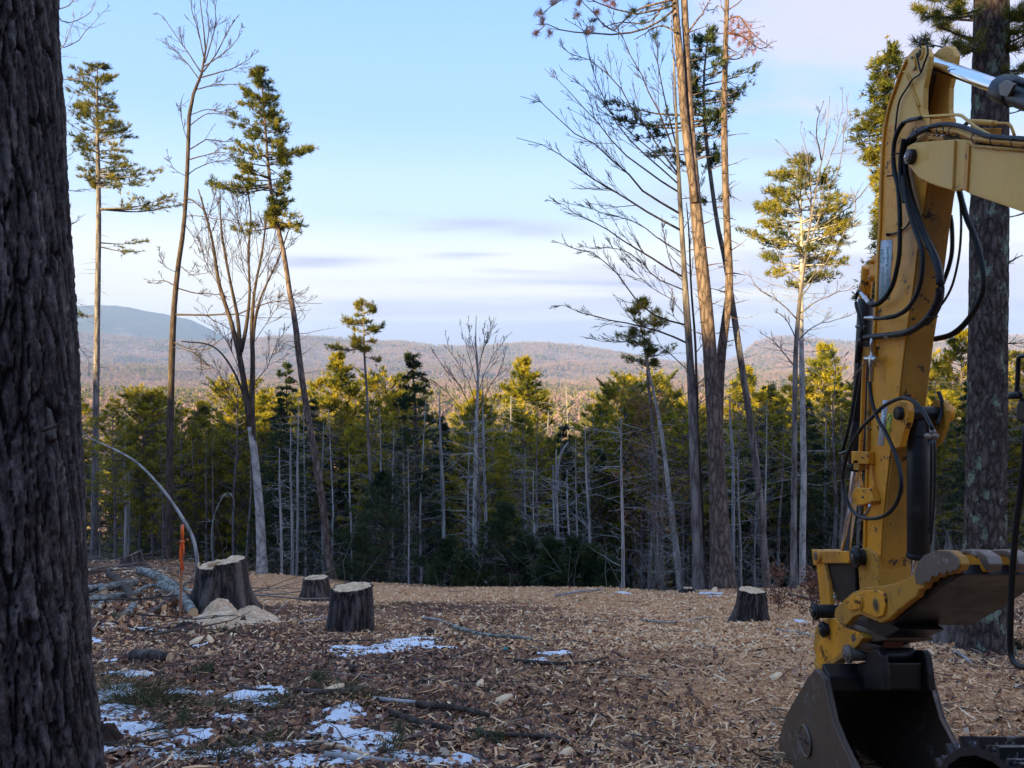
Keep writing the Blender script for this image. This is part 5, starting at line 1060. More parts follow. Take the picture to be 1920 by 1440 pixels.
# ------------------------------------------------------------------ litter on the ground
def scatter_xy(n, y0, y1, p=1.6, umax=.72):
    """points denser toward the viewer's end of the clearing"""
    t = rng.uniform(0, 1, n); y = (y0 ** (1 - p) + t * (y1 ** (1 - p) - y0 ** (1 - p))) ** (1 / (1 - p)); u = rng.uniform(-umax, umax, n); return u * y, y
def flakes(n, y0, y1, keep, L0, L1, asp, mat, name, label, cat, p=1.6, curl=.25, lift=.01, rlo=0, rhi=1, rpow=1.0, tilt=.35, flat=False):
    x, y = scatter_xy(n, y0, y1, p); k = keep(x, y); x = x[k]; y = y[k]; n = len(x); z = terrain(x, y)
    L = L0 * (L1 / L0) ** (rng.uniform(0, 1, n) ** 1.8); W = L * rng.uniform(asp * .6, asp * 1.4, n); a = rng.uniform(0, 6.283, n)
    U = np.stack([np.cos(a), np.sin(a), rng.normal(0, tilt, n)], -1); U /= np.linalg.norm(U, axis=1, keepdims=True)
    S = np.stack([-np.sin(a), np.cos(a), rng.normal(0, tilt * 1.3, n)], -1); S /= np.linalg.norm(S, axis=1, keepdims=True); Nn = np.cross(U, S)
    Nn *= np.sign(Nn[:, 2:3] + 1e-9)
    C = np.stack([x, y, z + lift * rng.uniform(.2, 1.5, n)], -1)
    h = (curl * W * rng.normal(0, 1, n))[:, None]
    l = (L / 2)[:, None]; w = (W / 2)[:, None]; s1 = rng.uniform(.35, 1, (n, 1)); s2 = rng.uniform(.35, 1, (n, 1))
    V = np.stack([C - U * l - S * w * s1, C - U * l + S * w * s2, C + Nn * h - S * w, C + Nn * h + S * w, C + U * l - S * w * s2, C + U * l + S * w * s1], 1).reshape(-1, 3)
    b = (np.arange(n) * 6)[:, None]
    Fq = np.concatenate([b + np.array([[0, 1, 3, 2]]), b + np.array([[2, 3, 5, 4]])])
    if flat: V = V.reshape(n, 6, 3)[:, [0, 1, 4, 5]].reshape(-1, 3); Fq = (np.arange(n) * 4)[:, None] + np.array([[0, 1, 3, 2]])
    r = rlo + (rhi - rlo) * rng.uniform(0, 1, n) ** rpow
    me = mesh_np(name, V, [Fq], [MATS[mat]], [0], {'rnd': np.repeat(r, 4 if flat else 6)})
    return tag(obj(name, me), label, cat, kind='stuff')
def clear(x, y): return np.where(y < brow(np.clip(x / np.maximum(y, 1), -1, 1)) + 2.5, 1., 0.)
SM = lambda x, y: np.clip(1 - snow_mask(x, y) * 3.2, .38, 1)
def chip_keep(x, y):
    c = chips_map(x, y); return rng.uniform(0, 1, len(x)) < (c ** 1.1 * .85 + .20) * clear(x, y) * SM(x, y)
def leaf_keep(x, y):
    c = chips_map(x, y); return rng.uniform(0, 1, len(x)) < (1 - c * .80) * (.9 * clear(x, y) + .1) * np.clip(1 - snow_mask(x, y) * 3, .35, 1)
def build_litter():
    flakes(130000, 2.6, 9.5, chip_keep, .012, .070, .32, 'chips', 'wood_chips', 'fresh tan wood chips strewn thickly over the near clearing', 'wood chips', 1.7, .2, .016, 0, 1, 1.0)
    flakes(120000, 9.0, 27, chip_keep, .03, .11, .4, 'chips', 'wood_chips', 'pale wood chips carpeting the far side of the clearing', 'wood chips', 1.3, .2, .016, .1, 1, .9, flat=True)
    flakes(9000, 2.6, 30, chip_keep, .07, .20, .10, 'chips', 'wood_splinters', 'long pale splinters lying among the wood chips', 'splinters', 1.7, .3, .03, .3, 1, .8, .22)
    flakes(95000, 2.6, 28, leaf_keep, .022, .075, .60, 'leaves', 'fallen_leaves', 'brown and rust fallen leaves between the chips', 'leaves', 1.9, .35, .022, 0, 1, 1.1, .5)
    flakes(45000, 2.6, 24, leaf_keep, .03, .12, .25, 'dirt', 'bark_litter', 'dark bark crumbs and duff scattered on the soil', 'bark crumbs', 1.9, .3, .014, 0, 1, 1.3)
    # twigs lying about
    g = Geo(); n = 2000; x, y = scatter_xy(n, 2.8, 26, 1.7); k = clear(x, y) > 0; x, y = x[k], y[k]; n = len(x); a = rng.uniform(0, 6.283, n)
    S = np.stack([x, y, terrain(x, y) + rng.uniform(.005, .05, n)], -1); L = rng.uniform(.12, 1.0, n) ** 1.5
    B = grow(S, np.stack([np.cos(a), np.sin(a), rng.normal(0, .06, n)], -1), L, 5, 0, .16); B[:, :, 2] = np.maximum(B[:, :, 2] * .25 + .75 * (terrain(B[:, :, 0], B[:, :, 1]) + .02), terrain(B[:, :, 0], B[:, :, 1]) + .004)
    g.tubes(B, taper(n, 5, rng.uniform(.002, .009, n), .0015), 4, 0, rng.uniform(0, 1, n)); tag(obj('twigs', g.mesh('twigs', [MATS['sticks']])), 'small broken twigs lying all over the clearing', 'twigs', kind='stuff')
build_litter()
def slash():
    g = Geo(); n = 560; x = rng.uniform(-19, -4.6, n); y = rng.uniform(9.5, 36, n); u = x / y; k = (u > -.58) & (u < -.36) | ((rng.uniform(0, 1, n) < .15) & (u < -.2)); x, y = x[k], y[k]; n = len(x); a = rng.normal(.1, .9, n)
    S = np.stack([x, y, terrain(x, y) + rng.uniform(.02, .30, n)], -1); L = rng.uniform(.4, 2.6, n); B = grow(S, np.stack([np.cos(a), np.sin(a) * .8, rng.normal(-.03, .10, n)], -1), L, 6, 0, .11); B[:, :, 2] = np.maximum(B[:, :, 2], terrain(B[:, :, 0], B[:, :, 1]) + .01)
    g.tubes(B, taper(n, 6, rng.uniform(.006, .028, n), .004), 5, 0, rng.uniform(.1, 1, n)); tag(obj('slash', g.mesh('slash', [MATS['sticks']])), 'tangle of cut branches and sticks left around the pale logs', 'slash', kind='stuff')
slash()
def pale_keep(x, y):
    u = x / np.maximum(y, 1); return rng.uniform(0, 1, len(x)) < np.exp(-((u + .47) / .09) ** 2) * sstep(10, 14, y)
flakes(60000, 9, 42, pale_keep, .03, .17, .45, 'chips', 'bark_flakes', 'pale flakes of wood and bark heaped round the branch pile', 'wood flakes', 1.2, .4, .08, .0, 1, .9, .6)
flakes(24000, 9, 42, pale_keep, .05, .16, .6, 'leaves', 'brown_leaf_drift', 'brown leaves and bark caught among the branch pile', 'leaves', 1.2, .4, .09, .0, .8, 1, .6)

def build_snow():
    # a sheet only where the snow lies, on a grid fine enough for its crumbly edge
    A = np.radians(np.linspace(-36, 33, 1500)); R = np.geomspace(3.0, 27, 900); aa, rr = np.meshgrid(A, R); x = rr * np.sin(aa); y = rr * np.cos(aa)
    m = snow_mask(x, y); z = terrain(x, y); h = .026 * np.sqrt(np.clip(m, 0, .5) * 2) + (fbm(x / .07, y / .07, 3, 301) - .5) * .022 * (m > 0) - .004
    k = A.size; on = m > 0
    cell = on[:-1, :-1] & on[1:, :-1] & on[:-1, 1:] & on[1:, 1:]; i, j = np.nonzero(cell); Fq = np.stack([i * k + j, (i + 1) * k + j, (i + 1) * k + j + 1, i * k + j + 1], -1)
    used, inv = np.unique(Fq, return_inverse=True); V = np.stack([x.ravel()[used], y.ravel()[used], (z + h).ravel()[used]], -1)
    me = mesh_np('snow', V, [inv.reshape(-1, 4)[:, ::-1]], [MATS['snow']], [0], smooth=True); tag(obj('snow', me), 'thin patches of old crusty snow', 'snow', kind='stuff')
build_snow()

def tuft(px, py, rad, h, n, name, label, cat, mat='grassblade', w=.005, lo=0, hi=1, d=None):
    p = on_ground(px, py); g = Geo(); x = p[0] + rng.normal(0, rad, n); y = p[1] + rng.normal(0, rad, n); z = terrain(x, y); S = np.stack([x, y, z - .01], -1)
    D = np.stack([x - p[0], y - p[1], np.full(n, rad * 1.1)], -1) + rng.normal(0, rad * .4, (n, 3)); D[:, 2] = np.abs(D[:, 2])
    B = grow(S, D, rng.uniform(.4, 1, n) * h, 6, -.10, .07); B[:, :, 2] = np.maximum(B[:, :, 2], terrain(B[:, :, 0], B[:, :, 1]) + .004); g.tubes(B, taper(n, 6, w * .5, .0008), 3, 0, rng.uniform(lo, hi, n) ** 1)
    g.V = [v - p for v in g.V]
    return tag(obj(name, g.mesh(name, [MATS[mat]]), loc=tuple(p)), label, cat)
tuft(268, 1322, .12, .34, 420, 'grass_tuft', 'arched green grass tuft between two snow patches beside the big near trunk', 'grass tuft', lo=.0, hi=.75)
tuft(212, 1300, .07, .38, 200, 'grass_tuft', 'spiky straw-coloured grass tuft leaning off the snow by the near trunk', 'grass tuft', lo=.4, hi=1)
tuft(310, 1330, .10, .24, 200, 'grass_tuft', 'smaller drooping grass tuft just beyond the arched green one', 'grass tuft', lo=.1, hi=.8)
tuft(430, 1335, .14, .20, 260, 'grass_tuft', 'rusty flattened tuft of grass and leaves before the upright snow lump', 'grass tuft', lo=.5, hi=1)
tuft(500, 1400, .13, .16, 300, 'grass_tuft', 'matted dark olive grass clump low in the middle of the snow patches', 'grass tuft', lo=.0, hi=.9)
tuft(395, 1428, .14, .18, 320, 'grass_tuft', 'dark matted grass at the very bottom beside the near trunk foot', 'grass tuft', lo=.0, hi=.8)
tuft(650, 1310, .12, .2, 240, 'grass_tuft', 'dry grass tuft behind the tall white snow lump', 'grass tuft', lo=.3, hi=1)
tuft(1880, 1215, .12, .34, 300, 'grass_tuft', 'green fern and grass clump at the foot of the lichen-spotted pine', 'grass tuft', lo=.0, hi=.45, w=.01)
def sprig(px, py, L, az, label, mat='needles_dark'):
    p = on_ground(px, py); g = Geo(); S = p + [0, 0, .03]; B = grow(S[None], np.array([[math.cos(az), math.sin(az), .02]]), np.array([L]), 7, 0, .1); g.tubes(B, taper(1, 7, .006, .002), 4, 0)
    C, pi, t = sub(B, 10, .1, 1, .8, .55, 5, -.03, .12, flat=True); g.tubes(C, taper(len(C), 5, .003, .001), 3, 0)
    q = np.repeat(np.arange(len(C)), 10); i = rng.integers(1, 5, len(q)); cc = C[q, i] + rng.normal(0, .008, (len(q), 3)); T = C[q, i] - C[q, i - 1]; T /= np.linalg.norm(T, axis=1, keepdims=True); g.blades(cc, T + rng.normal(0, .3, T.shape) + [0, 0, .3], np.full(len(cc), .045), .005, 4, .5, 1, rng.uniform(0, 1, len(cc)))
    g.V = [v - p for v in g.V]; tag(obj('evergreen_sprig', g.mesh('evergreen_sprig', [MATS['bark_brown'], MATS[mat]]), loc=tuple(p)), label, 'evergreen sprig')
for a in ((570, 1305, .55, .3, 'dark green conifer sprig lying between the snow lumps'), (560, 1340, .5, 2.4, 'broad conifer sprig below the tall snow lump'), (255, 1385, .4, .6, 'small conifer sprig on the snow just right of the near trunk'), (310, 1375, .45, 2.9, 'conifer sprig dividing two long snow patches'),
          (345, 1272, .4, 1.2, 'conifer sprig lying in brown leaves above the snow'), (190, 1270, .4, .2, 'dark sprig resting against the near trunk foot'), (350, 1175, .5, .4, 'green sprig under the branch pile'), (250, 1168, .6, 2.8, 'green sprig at the front of the branch pile'),
          (700, 1432, .4, 1.0, 'sprig half buried in snow at the bottom edge'), (430, 1190, .4, 2.0, 'sprig near the foot of the orange-flagged stake'), (600, 1300, .35, 1.6, 'upright little conifer sprig by the tall snow lump'), (880, 1400, .3, .5, 'tiny green sprig among chips in the lower middle')):
    sprig(a[0], a[1], a[2] * .85, *a[3:])
tuft(750, 1132, .14, .12, 160, 'moss_clump', 'bright yellow-green moss beside the middle stump', 'moss', lo=.3, hi=.6)
tuft(705, 1140, .08, .18, 120, 'moss_clump', 'mossy green tuft leaning on the side of the middle stump', 'moss', lo=.2, hi=.6)

# ------------------------------------------------------------------ stumps
def stump(px, py, wtop, wbase, h_px, label, top=None, lean=0, notch=0, seed=1, flare=1.0, name='tree_stump'):
    p = on_ground(px, py); d = p[1]; s = d / F; Rt = wtop / 2 * s; Rb = wbase / 2 * s; H = h_px * s
    S_ = 96; K = 30; a = np.linspace(0, 2 * np.pi, S_, endpoint=False); zz = np.linspace(-.25, H, K); hh, aa = np.meshgrid(zz, a, indexing='ij'); t = np.clip(hh / H, 0, 1)
    lob = .5 + .5 * np.cos(aa * 5 + seed + np.sin(aa * 2 + seed) * .8)
    r = Rt + (Rb - Rt) * ((1 - t) ** 4.5 * (.20 + 1.3 * lob ** 1.5 * flare) + .18 * (1 - t))
    per = fbm(np.cos(aa) * 7 + seed, np.sin(aa) * 7 + hh * 2.2 / max(H, .3), 4, 60 + seed); rid = np.abs(per - .5) * .75 * Rt + (fbm(np.cos(aa) * 14, np.sin(aa) * 14 + hh * 7, 3, seed) - .5) * .05 * Rt
    r = r + np.minimum(rid, .055) - .02
    ztop = H + (fbm(np.cos(a) * 2 + seed, np.sin(a) * 2, 2, 5) - .5) * .04 + lean * np.cos(a) * Rt
    if notch: ztop = ztop + notch * (sstep(-.25, -.12, np.cos(a)) * 0 + np.where((np.cos(a) > .05), .035, -.03))
    hz = hh * (1 - t) + ztop[None] * t
    V = np.stack([np.cos(aa) * r, np.sin(aa) * r, hz], -1).reshape(-1, 3); i = np.arange(K - 1)[:, None] * S_; j = np.arange(S_)[None]; j2 = (j + 1) % S_
    th = thing(name, label, 'stump', tuple(p)); g = Geo(); g.add(V, np.stack([i + j, i + j2, i + S_ + j2, i + S_ + j], -1).reshape(-1, 4), 0, np.clip(rid / .05, 0, 1).ravel())
    obj('bark', g.mesh('bark', [MATS['bark_stump']], smooth=True), th)
    # sawn face, a little below the rim of bark
    rings = np.linspace(1, 0, 8)[:-1]; top_r = r[-1]; g = Geo(); VV = []
    for q in rings: VV.append(np.stack([np.cos(a) * top_r * q * .97, np.sin(a) * top_r * q * .97, ztop * q + (H) * (1 - q) - .006 + (0 if q > .99 else .004) + (fbm(np.cos(a) * q * 9, np.sin(a) * q * 9, 3, 8) - .5) * .012], -1))
    VV.append(np.array([[0, 0, H - .004]])); Vv = np.concatenate(VV); i = np.arange(len(rings) - 1)[:, None] * S_
    g.add(Vv, np.stack([i + j, i + j2, i + S_ + j2, i + S_ + j], -1).reshape(-1, 4), 0); last = (len(rings) - 1) * S_; g.F.append(np.stack([last + j[0], last + j2[0], np.full(S_, len(Vv) - 1)], -1)); g.M.append(0)
    obj('sawn_top', g.mesh('sawn_top', [MATS['cut_wood']]), th)
    return th, p, Rt, H
def stumps():
    th, p, Rt, H = stump(416, 1154, 84, 120, 100, 'largest stump, dark bark with a stepped sawn top, sawdust heaped at its foot', seed=3, notch=1, flare=1.4, lean=.06)
    # upright sliver of hinge wood on its side and a splinter
    g = Geo(); g.tubes(np.array([[[-Rt * 1.0, -.05, .0], [-Rt * 1.03, -.05, H * .5], [-Rt * .98, -.05, H * 1.0]]]), np.array([[.03, .035, .02]]), 5, 0); obj('splinter', g.mesh('splinter', [MATS['cut_wood']]), th)
    g = Geo(); g.tubes(np.array([[[-Rt * .35, -Rt * .6, H - .02], [-.02, -Rt * .3, H + .03], [Rt * .25, -Rt * .5, H + .02]]]), np.array([[.05, .045, .01]]), 5, 0); obj('hinge_splinter', g.mesh('hinge_splinter', [MATS['cut_wood']]), th)
    stump(592, 1126, 44, 66, 44, 'short weathered stump between the largest stump and the barrel-shaped one', seed=5)
    stump(660, 1180, 72, 90, 80, 'barrel-shaped stump with deep bark ridges and a flat pale top', seed=8, flare=.5, lean=.05)
    stump(1410, 1168, 50, 74, 62, 'lone dark stump on the chips near the yellow digger', seed=11, lean=-.05)
    stump(1546, 1128, 22, 26, 28, 'distant low greyish stump just behind the digger linkage', seed=13, flare=.4)
    stump(246, 1068, 34, 50, 28, 'mossy rounded old stump at the far end of the branch pile', seed=17, flare=1.5, lean=.45)
    stump(1290, 1110, 20, 30, 8, 'mossy hump of an old stump at the foot of the long-limbed hardwood', seed=19)
stumps()

def heap(px, py, rx, ry, hgt, mat, name, label, cat, seed=1, rough=.3, n=70, kind=None):
    p = on_ground(px, py); d = p[1]; s = d / F; RX = rx * s; RY = ry; g = Geo(); t = np.linspace(0, 1, 26); a = np.linspace(0, 2 * np.pi, n, endpoint=False); tt, aa = np.meshgrid(t, a, indexing='ij')
    ed = 1 + .35 * (fbm(np.cos(aa) * 2 + seed, np.sin(aa) * 2, 3, seed) - .5) * 2; x = p[0] + np.cos(aa) * tt * RX * ed; y = p[1] + np.sin(aa) * tt * RY * ed
    z = terrain(x, y) + hgt * (1 - tt ** 1.6) * (.7 + rough * 2 * (fbm(x * 3 / max(RX, .1), y * 3 / max(RX, .1), 4, seed + 3) - .5)) + (fbm(x / .06, y / .06, 2, 6) - .5) * .02 - .02 * (tt > .96) - .01
    V = np.stack([x, y, z], -1).reshape(-1, 3); i = np.arange(25)[:, None] * n; j = np.arange(n)[None]; j2 = (j + 1) % n; g.add(V - p, np.stack([i + j, i + n + j, i + n + j2, i + j2], -1).reshape(-1, 4), 0, (fbm(x / .12, y / .12, 4, 9).ravel()))
    return tag(obj(name, g.mesh(name, [MATS[mat]], smooth=True), loc=tuple(p)), label, cat, kind=kind), p
heap(428, 1166, 92, 1.3, .34, 'sawdust', 'sawdust_heap', 'pale sawdust spilling downhill from the foot of the largest stump', 'sawdust', 4, .8)
heap(378, 1140, 26, .5, .34, 'sawdust', 'sawdust_heap', 'steep little cone of sawdust against the side of the largest stump', 'sawdust', 9)
heap(262, 1072, 48, 1.6, .24, 'sawdust', 'sawdust_heap', 'dusty pale pile of chips before the mossy old stump', 'sawdust', 12)
heap(955, 1097, 44, 1.0, .30, 'dirt', 'brush_mound', 'low mound of brush and soil with snow on it at the clearing edge', 'brush mound', 14, .6)
heap(345, 1180, 56, .45, .13, 'dirt', 'soil_mound', 'dark torn soil and roots around the foot of the orange-flagged stake', 'soil mound', 17, .8)
heap(185, 1395, 46, .25, .14, 'dirt', 'soil_mound', 'dark clod of soil and leaf mould against the near trunk', 'soil mound', 21, .8)
heap(805, 1188, 20, .15, .10, 'dirt', 'bark_slab', 'fallen chunk of dark bark in front of the barrel-shaped stump', 'bark chunk', 23, .5)
def snow_cap(px, py, rx, ry, h, label, seed):
    heap(px, py, rx, ry, h, 'snow', 'snow_lump', label, 'snow lump', seed, .25)
snow_cap(645, 1345, 34, .2, .09, 'tallest jagged lump of snow among the dark sprigs', 31)
snow_cap(485, 1310, 32, .2, .08, 'upright lump of snow with leaves stuck in it', 33)
snow_cap(965, 1094, 26, .5, .36, 'snow lying over the brush mound at the clearing edge', 35)
snow_cap(250, 1372, 50, .14, .09, 'long thick slab of snow beside the near trunk', 37)

# ------------------------------------------------------------------ logs, branches, stake
def log(pts, label, r0, r1=None, mat='log_bark', cuts=(0, 1), name='fallen_branch', cat='branch', lift=.02, d=None, n=14, sub_=0):
    P = []
    for q in pts:
        p = on_ground(q[0], q[1]); P.append([p[0], p[1], p[2] + lift + (q[2] if len(q) > 2 else 0)])
    P = smooth_path(np.array(P), n); P[:, 2] += r0 * .6; r1 = r1 or r0 * .7; r0, r1 = (r0 * 1.35, r1 * 1.35) if r0 > .034 else (r0, r1); R = np.linspace(r0, r1, n) * (1 + rng.normal(0, .05, n)); base = P[0].copy()
    t = thing(name, label, cat, tuple(base)); g = Geo(); g.tubes((P - base)[None], R[None], 10, 0, cap=False)
    if sub_:
        C, _, _ = sub((P - base)[None], sub_, .3, 1, .7, .3, 5, .03, .15); g.tubes(C, taper(len(C), 5, r1 * .45, .003), 4, 0)
    obj('bark', g.mesh('bark', [MATS[mat]], smooth=True), t)
    for e, k in ((0, 0), (1, -1)):
        if e in cuts:
            ax = (P[0] - P[1]) if k == 0 else (P[-1] - P[-2]); ax = ax / np.linalg.norm(ax); u = np.cross(ax, [0, 0, 1.]); u /= np.linalg.norm(u); v = np.cross(ax, u); a = np.linspace(0, 6.283, 12, endpoint=False)
            c = P[k] - base + ax * .002; ring = c + R[k] * .99 * (np.cos(a)[:, None] * u + np.sin(a)[:, None] * v); g = Geo(); g.add(np.vstack([ring, c[None]]), np.stack([np.arange(12), (np.arange(12) + 1) % 12, np.full(12, 12)], -1), 0); obj('sawn_end', g.mesh('sawn_end', [MATS['cut_wood']]), t)
        elif True:
            pass
    return t
log([(152, 1126), (200, 1120), (255, 1110)], 'pale smooth log at the back of the branch pile, sloping away from the near trunk', .085, .07, 'log_bark', lift=.2)
log([(140, 1144), (190, 1134), (250, 1126)], 'second pale log of the pile, with a round sawn end facing the view', .07, .06, 'log_bark', lift=.1)
log([(195, 1128, .1), (189, 1122, .16)], 'short round offcut showing its orange sawn face on the logs', .065, .065, 'log_bark', n=4, lift=.1, name='log', cat='log')
log([(205, 1092, .1), (228, 1112, .12), (250, 1136)], 'dark mossy limb lying crosswise over the pale logs', .075, .06, 'bark_brown', lift=.1)
log([(262, 1094, .2), (290, 1102, .18), (330, 1118, .1), (352, 1130, .05)], 'thick mottled limb ending beside the largest stump', .09, .075, 'log_bark', lift=.1)
log([(300, 1118, .16), (325, 1130, .14), (345, 1148, .08), (362, 1168, .02)], 'curved grey limb bending down past the orange-flagged stake', .07, .055, 'log_bark', lift=.1)
log([(150, 1140), (210, 1134), (262, 1118)], 'long grey limb underneath the pile', .05, .035, 'log_bark')
log([(245, 1128, .1), (275, 1112, .12), (300, 1108, .1)], 'short greenish limb wedged in the pile', .045, .035, 'log_bark')
log([(175, 1150), (190, 1140, .05), (196, 1132, .08)], 'stubby snow-dusted limb at the pile front', .05, .04, 'log_bark')
log([(230, 1164), (242, 1156, .03), (252, 1148, .08)], 'bluish short limb pointing out of the pile', .05, .045, 'log_bark')
log([(262, 1168), (300, 1148, .06), (325, 1132, .12)], 'reddish bare split rail leaning in the pile', .035, .03, 'bark_red')
log([(285, 1158), (305, 1146, .05), (322, 1136, .1)], 'thin reddish stick beside the split rail', .02, .015, 'bark_red')
log([(150, 1158), (200, 1152), (262, 1162)], 'long thin stick along the bottom of the pile', .018, .012, 'bark_brown')
log([(262, 1162), (272, 1168), (282, 1178)], 'peeled white stick lying in front of the pile', .022, .018, 'dead_wood')
log([(240, 1150), (270, 1138, .05), (300, 1126, .1)], 'dark forked limb in the middle of the pile', .035, .02, 'bark_brown', sub_=4)
log([(155, 1078), (205, 1078, .1), (260, 1076, .15)], 'dark brushy branch trailing over the far rise', .03, .012, 'bark_dark', sub_=8)
log([(140, 1092), (175, 1084, .2), (215, 1086, .1)], 'wiry twiggy branch behind the pile', .02, .01, 'bark_brown', sub_=8)
log([(252, 1240), (285, 1240), (318, 1243)], 'short dark rotten log lying alone in the leaves', .055, .045, 'bark_dark', name='log', cat='log')
log([(850, 1180), (900, 1194), (960, 1200), (1000, 1204)], 'long straight pale stick lying across the middle of the clearing', .03, .018, 'log_bark')
log([(795, 1162), (822, 1166), (850, 1176)], 'pale crooked forked stick near the middle', .02, .012, 'dead_wood', sub_=3)
log([(962, 1244), (1030, 1250), (1100, 1248), (1140, 1238)], 'bowed brown stick pressed into the leaves', .022, .012, 'bark_brown')
log([(560, 1172), (590, 1166), (620, 1160)], 'curved grey root-like stick reaching the barrel-shaped stump', .022, .014, 'dead_wood')
log([(540, 1130), (520, 1148), (508, 1162)], 'thin dead twig between the stumps', .012, .006, 'dead_wood', sub_=3)
log([(600, 1208), (640, 1206), (700, 1204)], 'thin dark stick before the barrel-shaped stump', .015, .01, 'bark_dark')
log([(780, 1330), (860, 1338), (920, 1352)], 'grey half-buried limb over the thin snow', .03, .018, 'bark_brown', sub_=4)
log([(730, 1345), (820, 1372), (930, 1388), (1040, 1392), (1070, 1405)], 'longest grey branch snaking across the lower middle', .028, .010, 'bark_brown', sub_=6)
log([(700, 1318), (740, 1322), (800, 1326)], 'grey weathered stick above the snaking branch', .02, .014, 'dead_wood')
log([(1200, 1165), (1260, 1170), (1330, 1160)], 'thin pale stick on the far chips', .014, .010, 'dead_wood')
log([(1040, 1120), (1090, 1112), (1130, 1108)], 'pale sliver of trunk wood on the far chips', .03, .015, 'dead_wood')
log([(1455, 1185), (1500, 1190), (1530, 1200)], 'grey stick lying toward the yellow coupler', .014, .01, 'dead_wood')
log([(1480, 1118), (1510, 1124), (1545, 1136)], 'dark reddish stick at the far edge beside the distant stump', .03, .02, 'bark_dark')
log([(1790, 1228), (1806, 1236), (1822, 1250)], 'short pale stick by the lichen-spotted pine', .02, .012, 'dead_wood')
log([(1700, 1196), (1760, 1200), (1830, 1196)], 'long pale splinter before the lichen-spotted pine', .03, .015, 'dead_wood')
log([(610, 1425), (680, 1432), (740, 1438)], 'bare pale branch at the bottom edge', .02, .014, 'dead_wood')
log([(450, 1292), (480, 1300), (520, 1300)], 'dark stick behind the upright snow lump', .014, .01, 'bark_dark')
log([(680, 1300), (610, 1306), (560, 1302)], 'reddish brown peeled limb behind the tall snow lump', .024, .02, 'bark_red')
log([(590, 1402), (640, 1410), (690, 1425)], 'tan peeled stick among the low snow patches', .016, .01, 'cut_wood')
for i_, (px, py, L, az, lb) in enumerate(((362, 1190, .17, .2, 'white oval chip slab in front of the dark soil mound'), (228 + 140, 1208, .20, .8, 'large pale flake of wood standing in the leaves'), (395, 1205, .2, 2.2, 'orange-tan triangular flake beside the pale one'), (300, 1196, .16, .5, 'thin cream splinter near the stake foot'),
    (1340, 1112, .3, 1.0, 'pale flake against the red pine foot'), (1265, 1104, .25, .3, 'upright splinter on the skyline of the chips'), (900, 1290, .14, 1.2, 'whitish angular flake in the lower middle'), (945, 1318, .16, .1, 'tan flake beyond the snaking branch'), (625, 1302, .2, 0.1, 'big orange bark flake above the tall snow lump'),
    (230, 1262, .1, .4, 'small pale flake above the snow'), (1060, 1420, .12, .7, 'yellowish flake at the bottom edge'), (1455, 1275, .14, .3, 'orange flake beside the digger bucket'))):
    p = on_ground(px, py); g = Geo(); u = np.array([math.cos(az), math.sin(az), .35]); u /= np.linalg.norm(u); v = np.array([-math.sin(az), math.cos(az), .5]); v /= np.linalg.norm(v); w_ = np.cross(u, v)
    ol = np.array([(-.5, -.12), (-.3, -.26), (.1, -.22), (.5, -.05), (.45, .1), (.05, .24), (-.4, .2)]) * L; a_ = np.concatenate([ol[:, :1] * u + ol[:, 1:] * v + w_ * .008, ol[:, :1] * u + ol[:, 1:] * v - w_ * .008]) + [0, 0, L * .2]
    g.add(a_, np.array([(0, i + 1, i + 2) for i in range(5)] + [(7, 7 + i + 2, 7 + i + 1) for i in range(5)]), 0, .9); g.F.append(np.array([(i, 7 + i, 7 + (i + 1) % 7, (i + 1) % 7) for i in range(7)])); g.M.append(0)
    tag(obj('wood_flake', g.mesh('wood_flake', [MATS['chips']]), loc=tuple(p)), lb, 'wood flake')

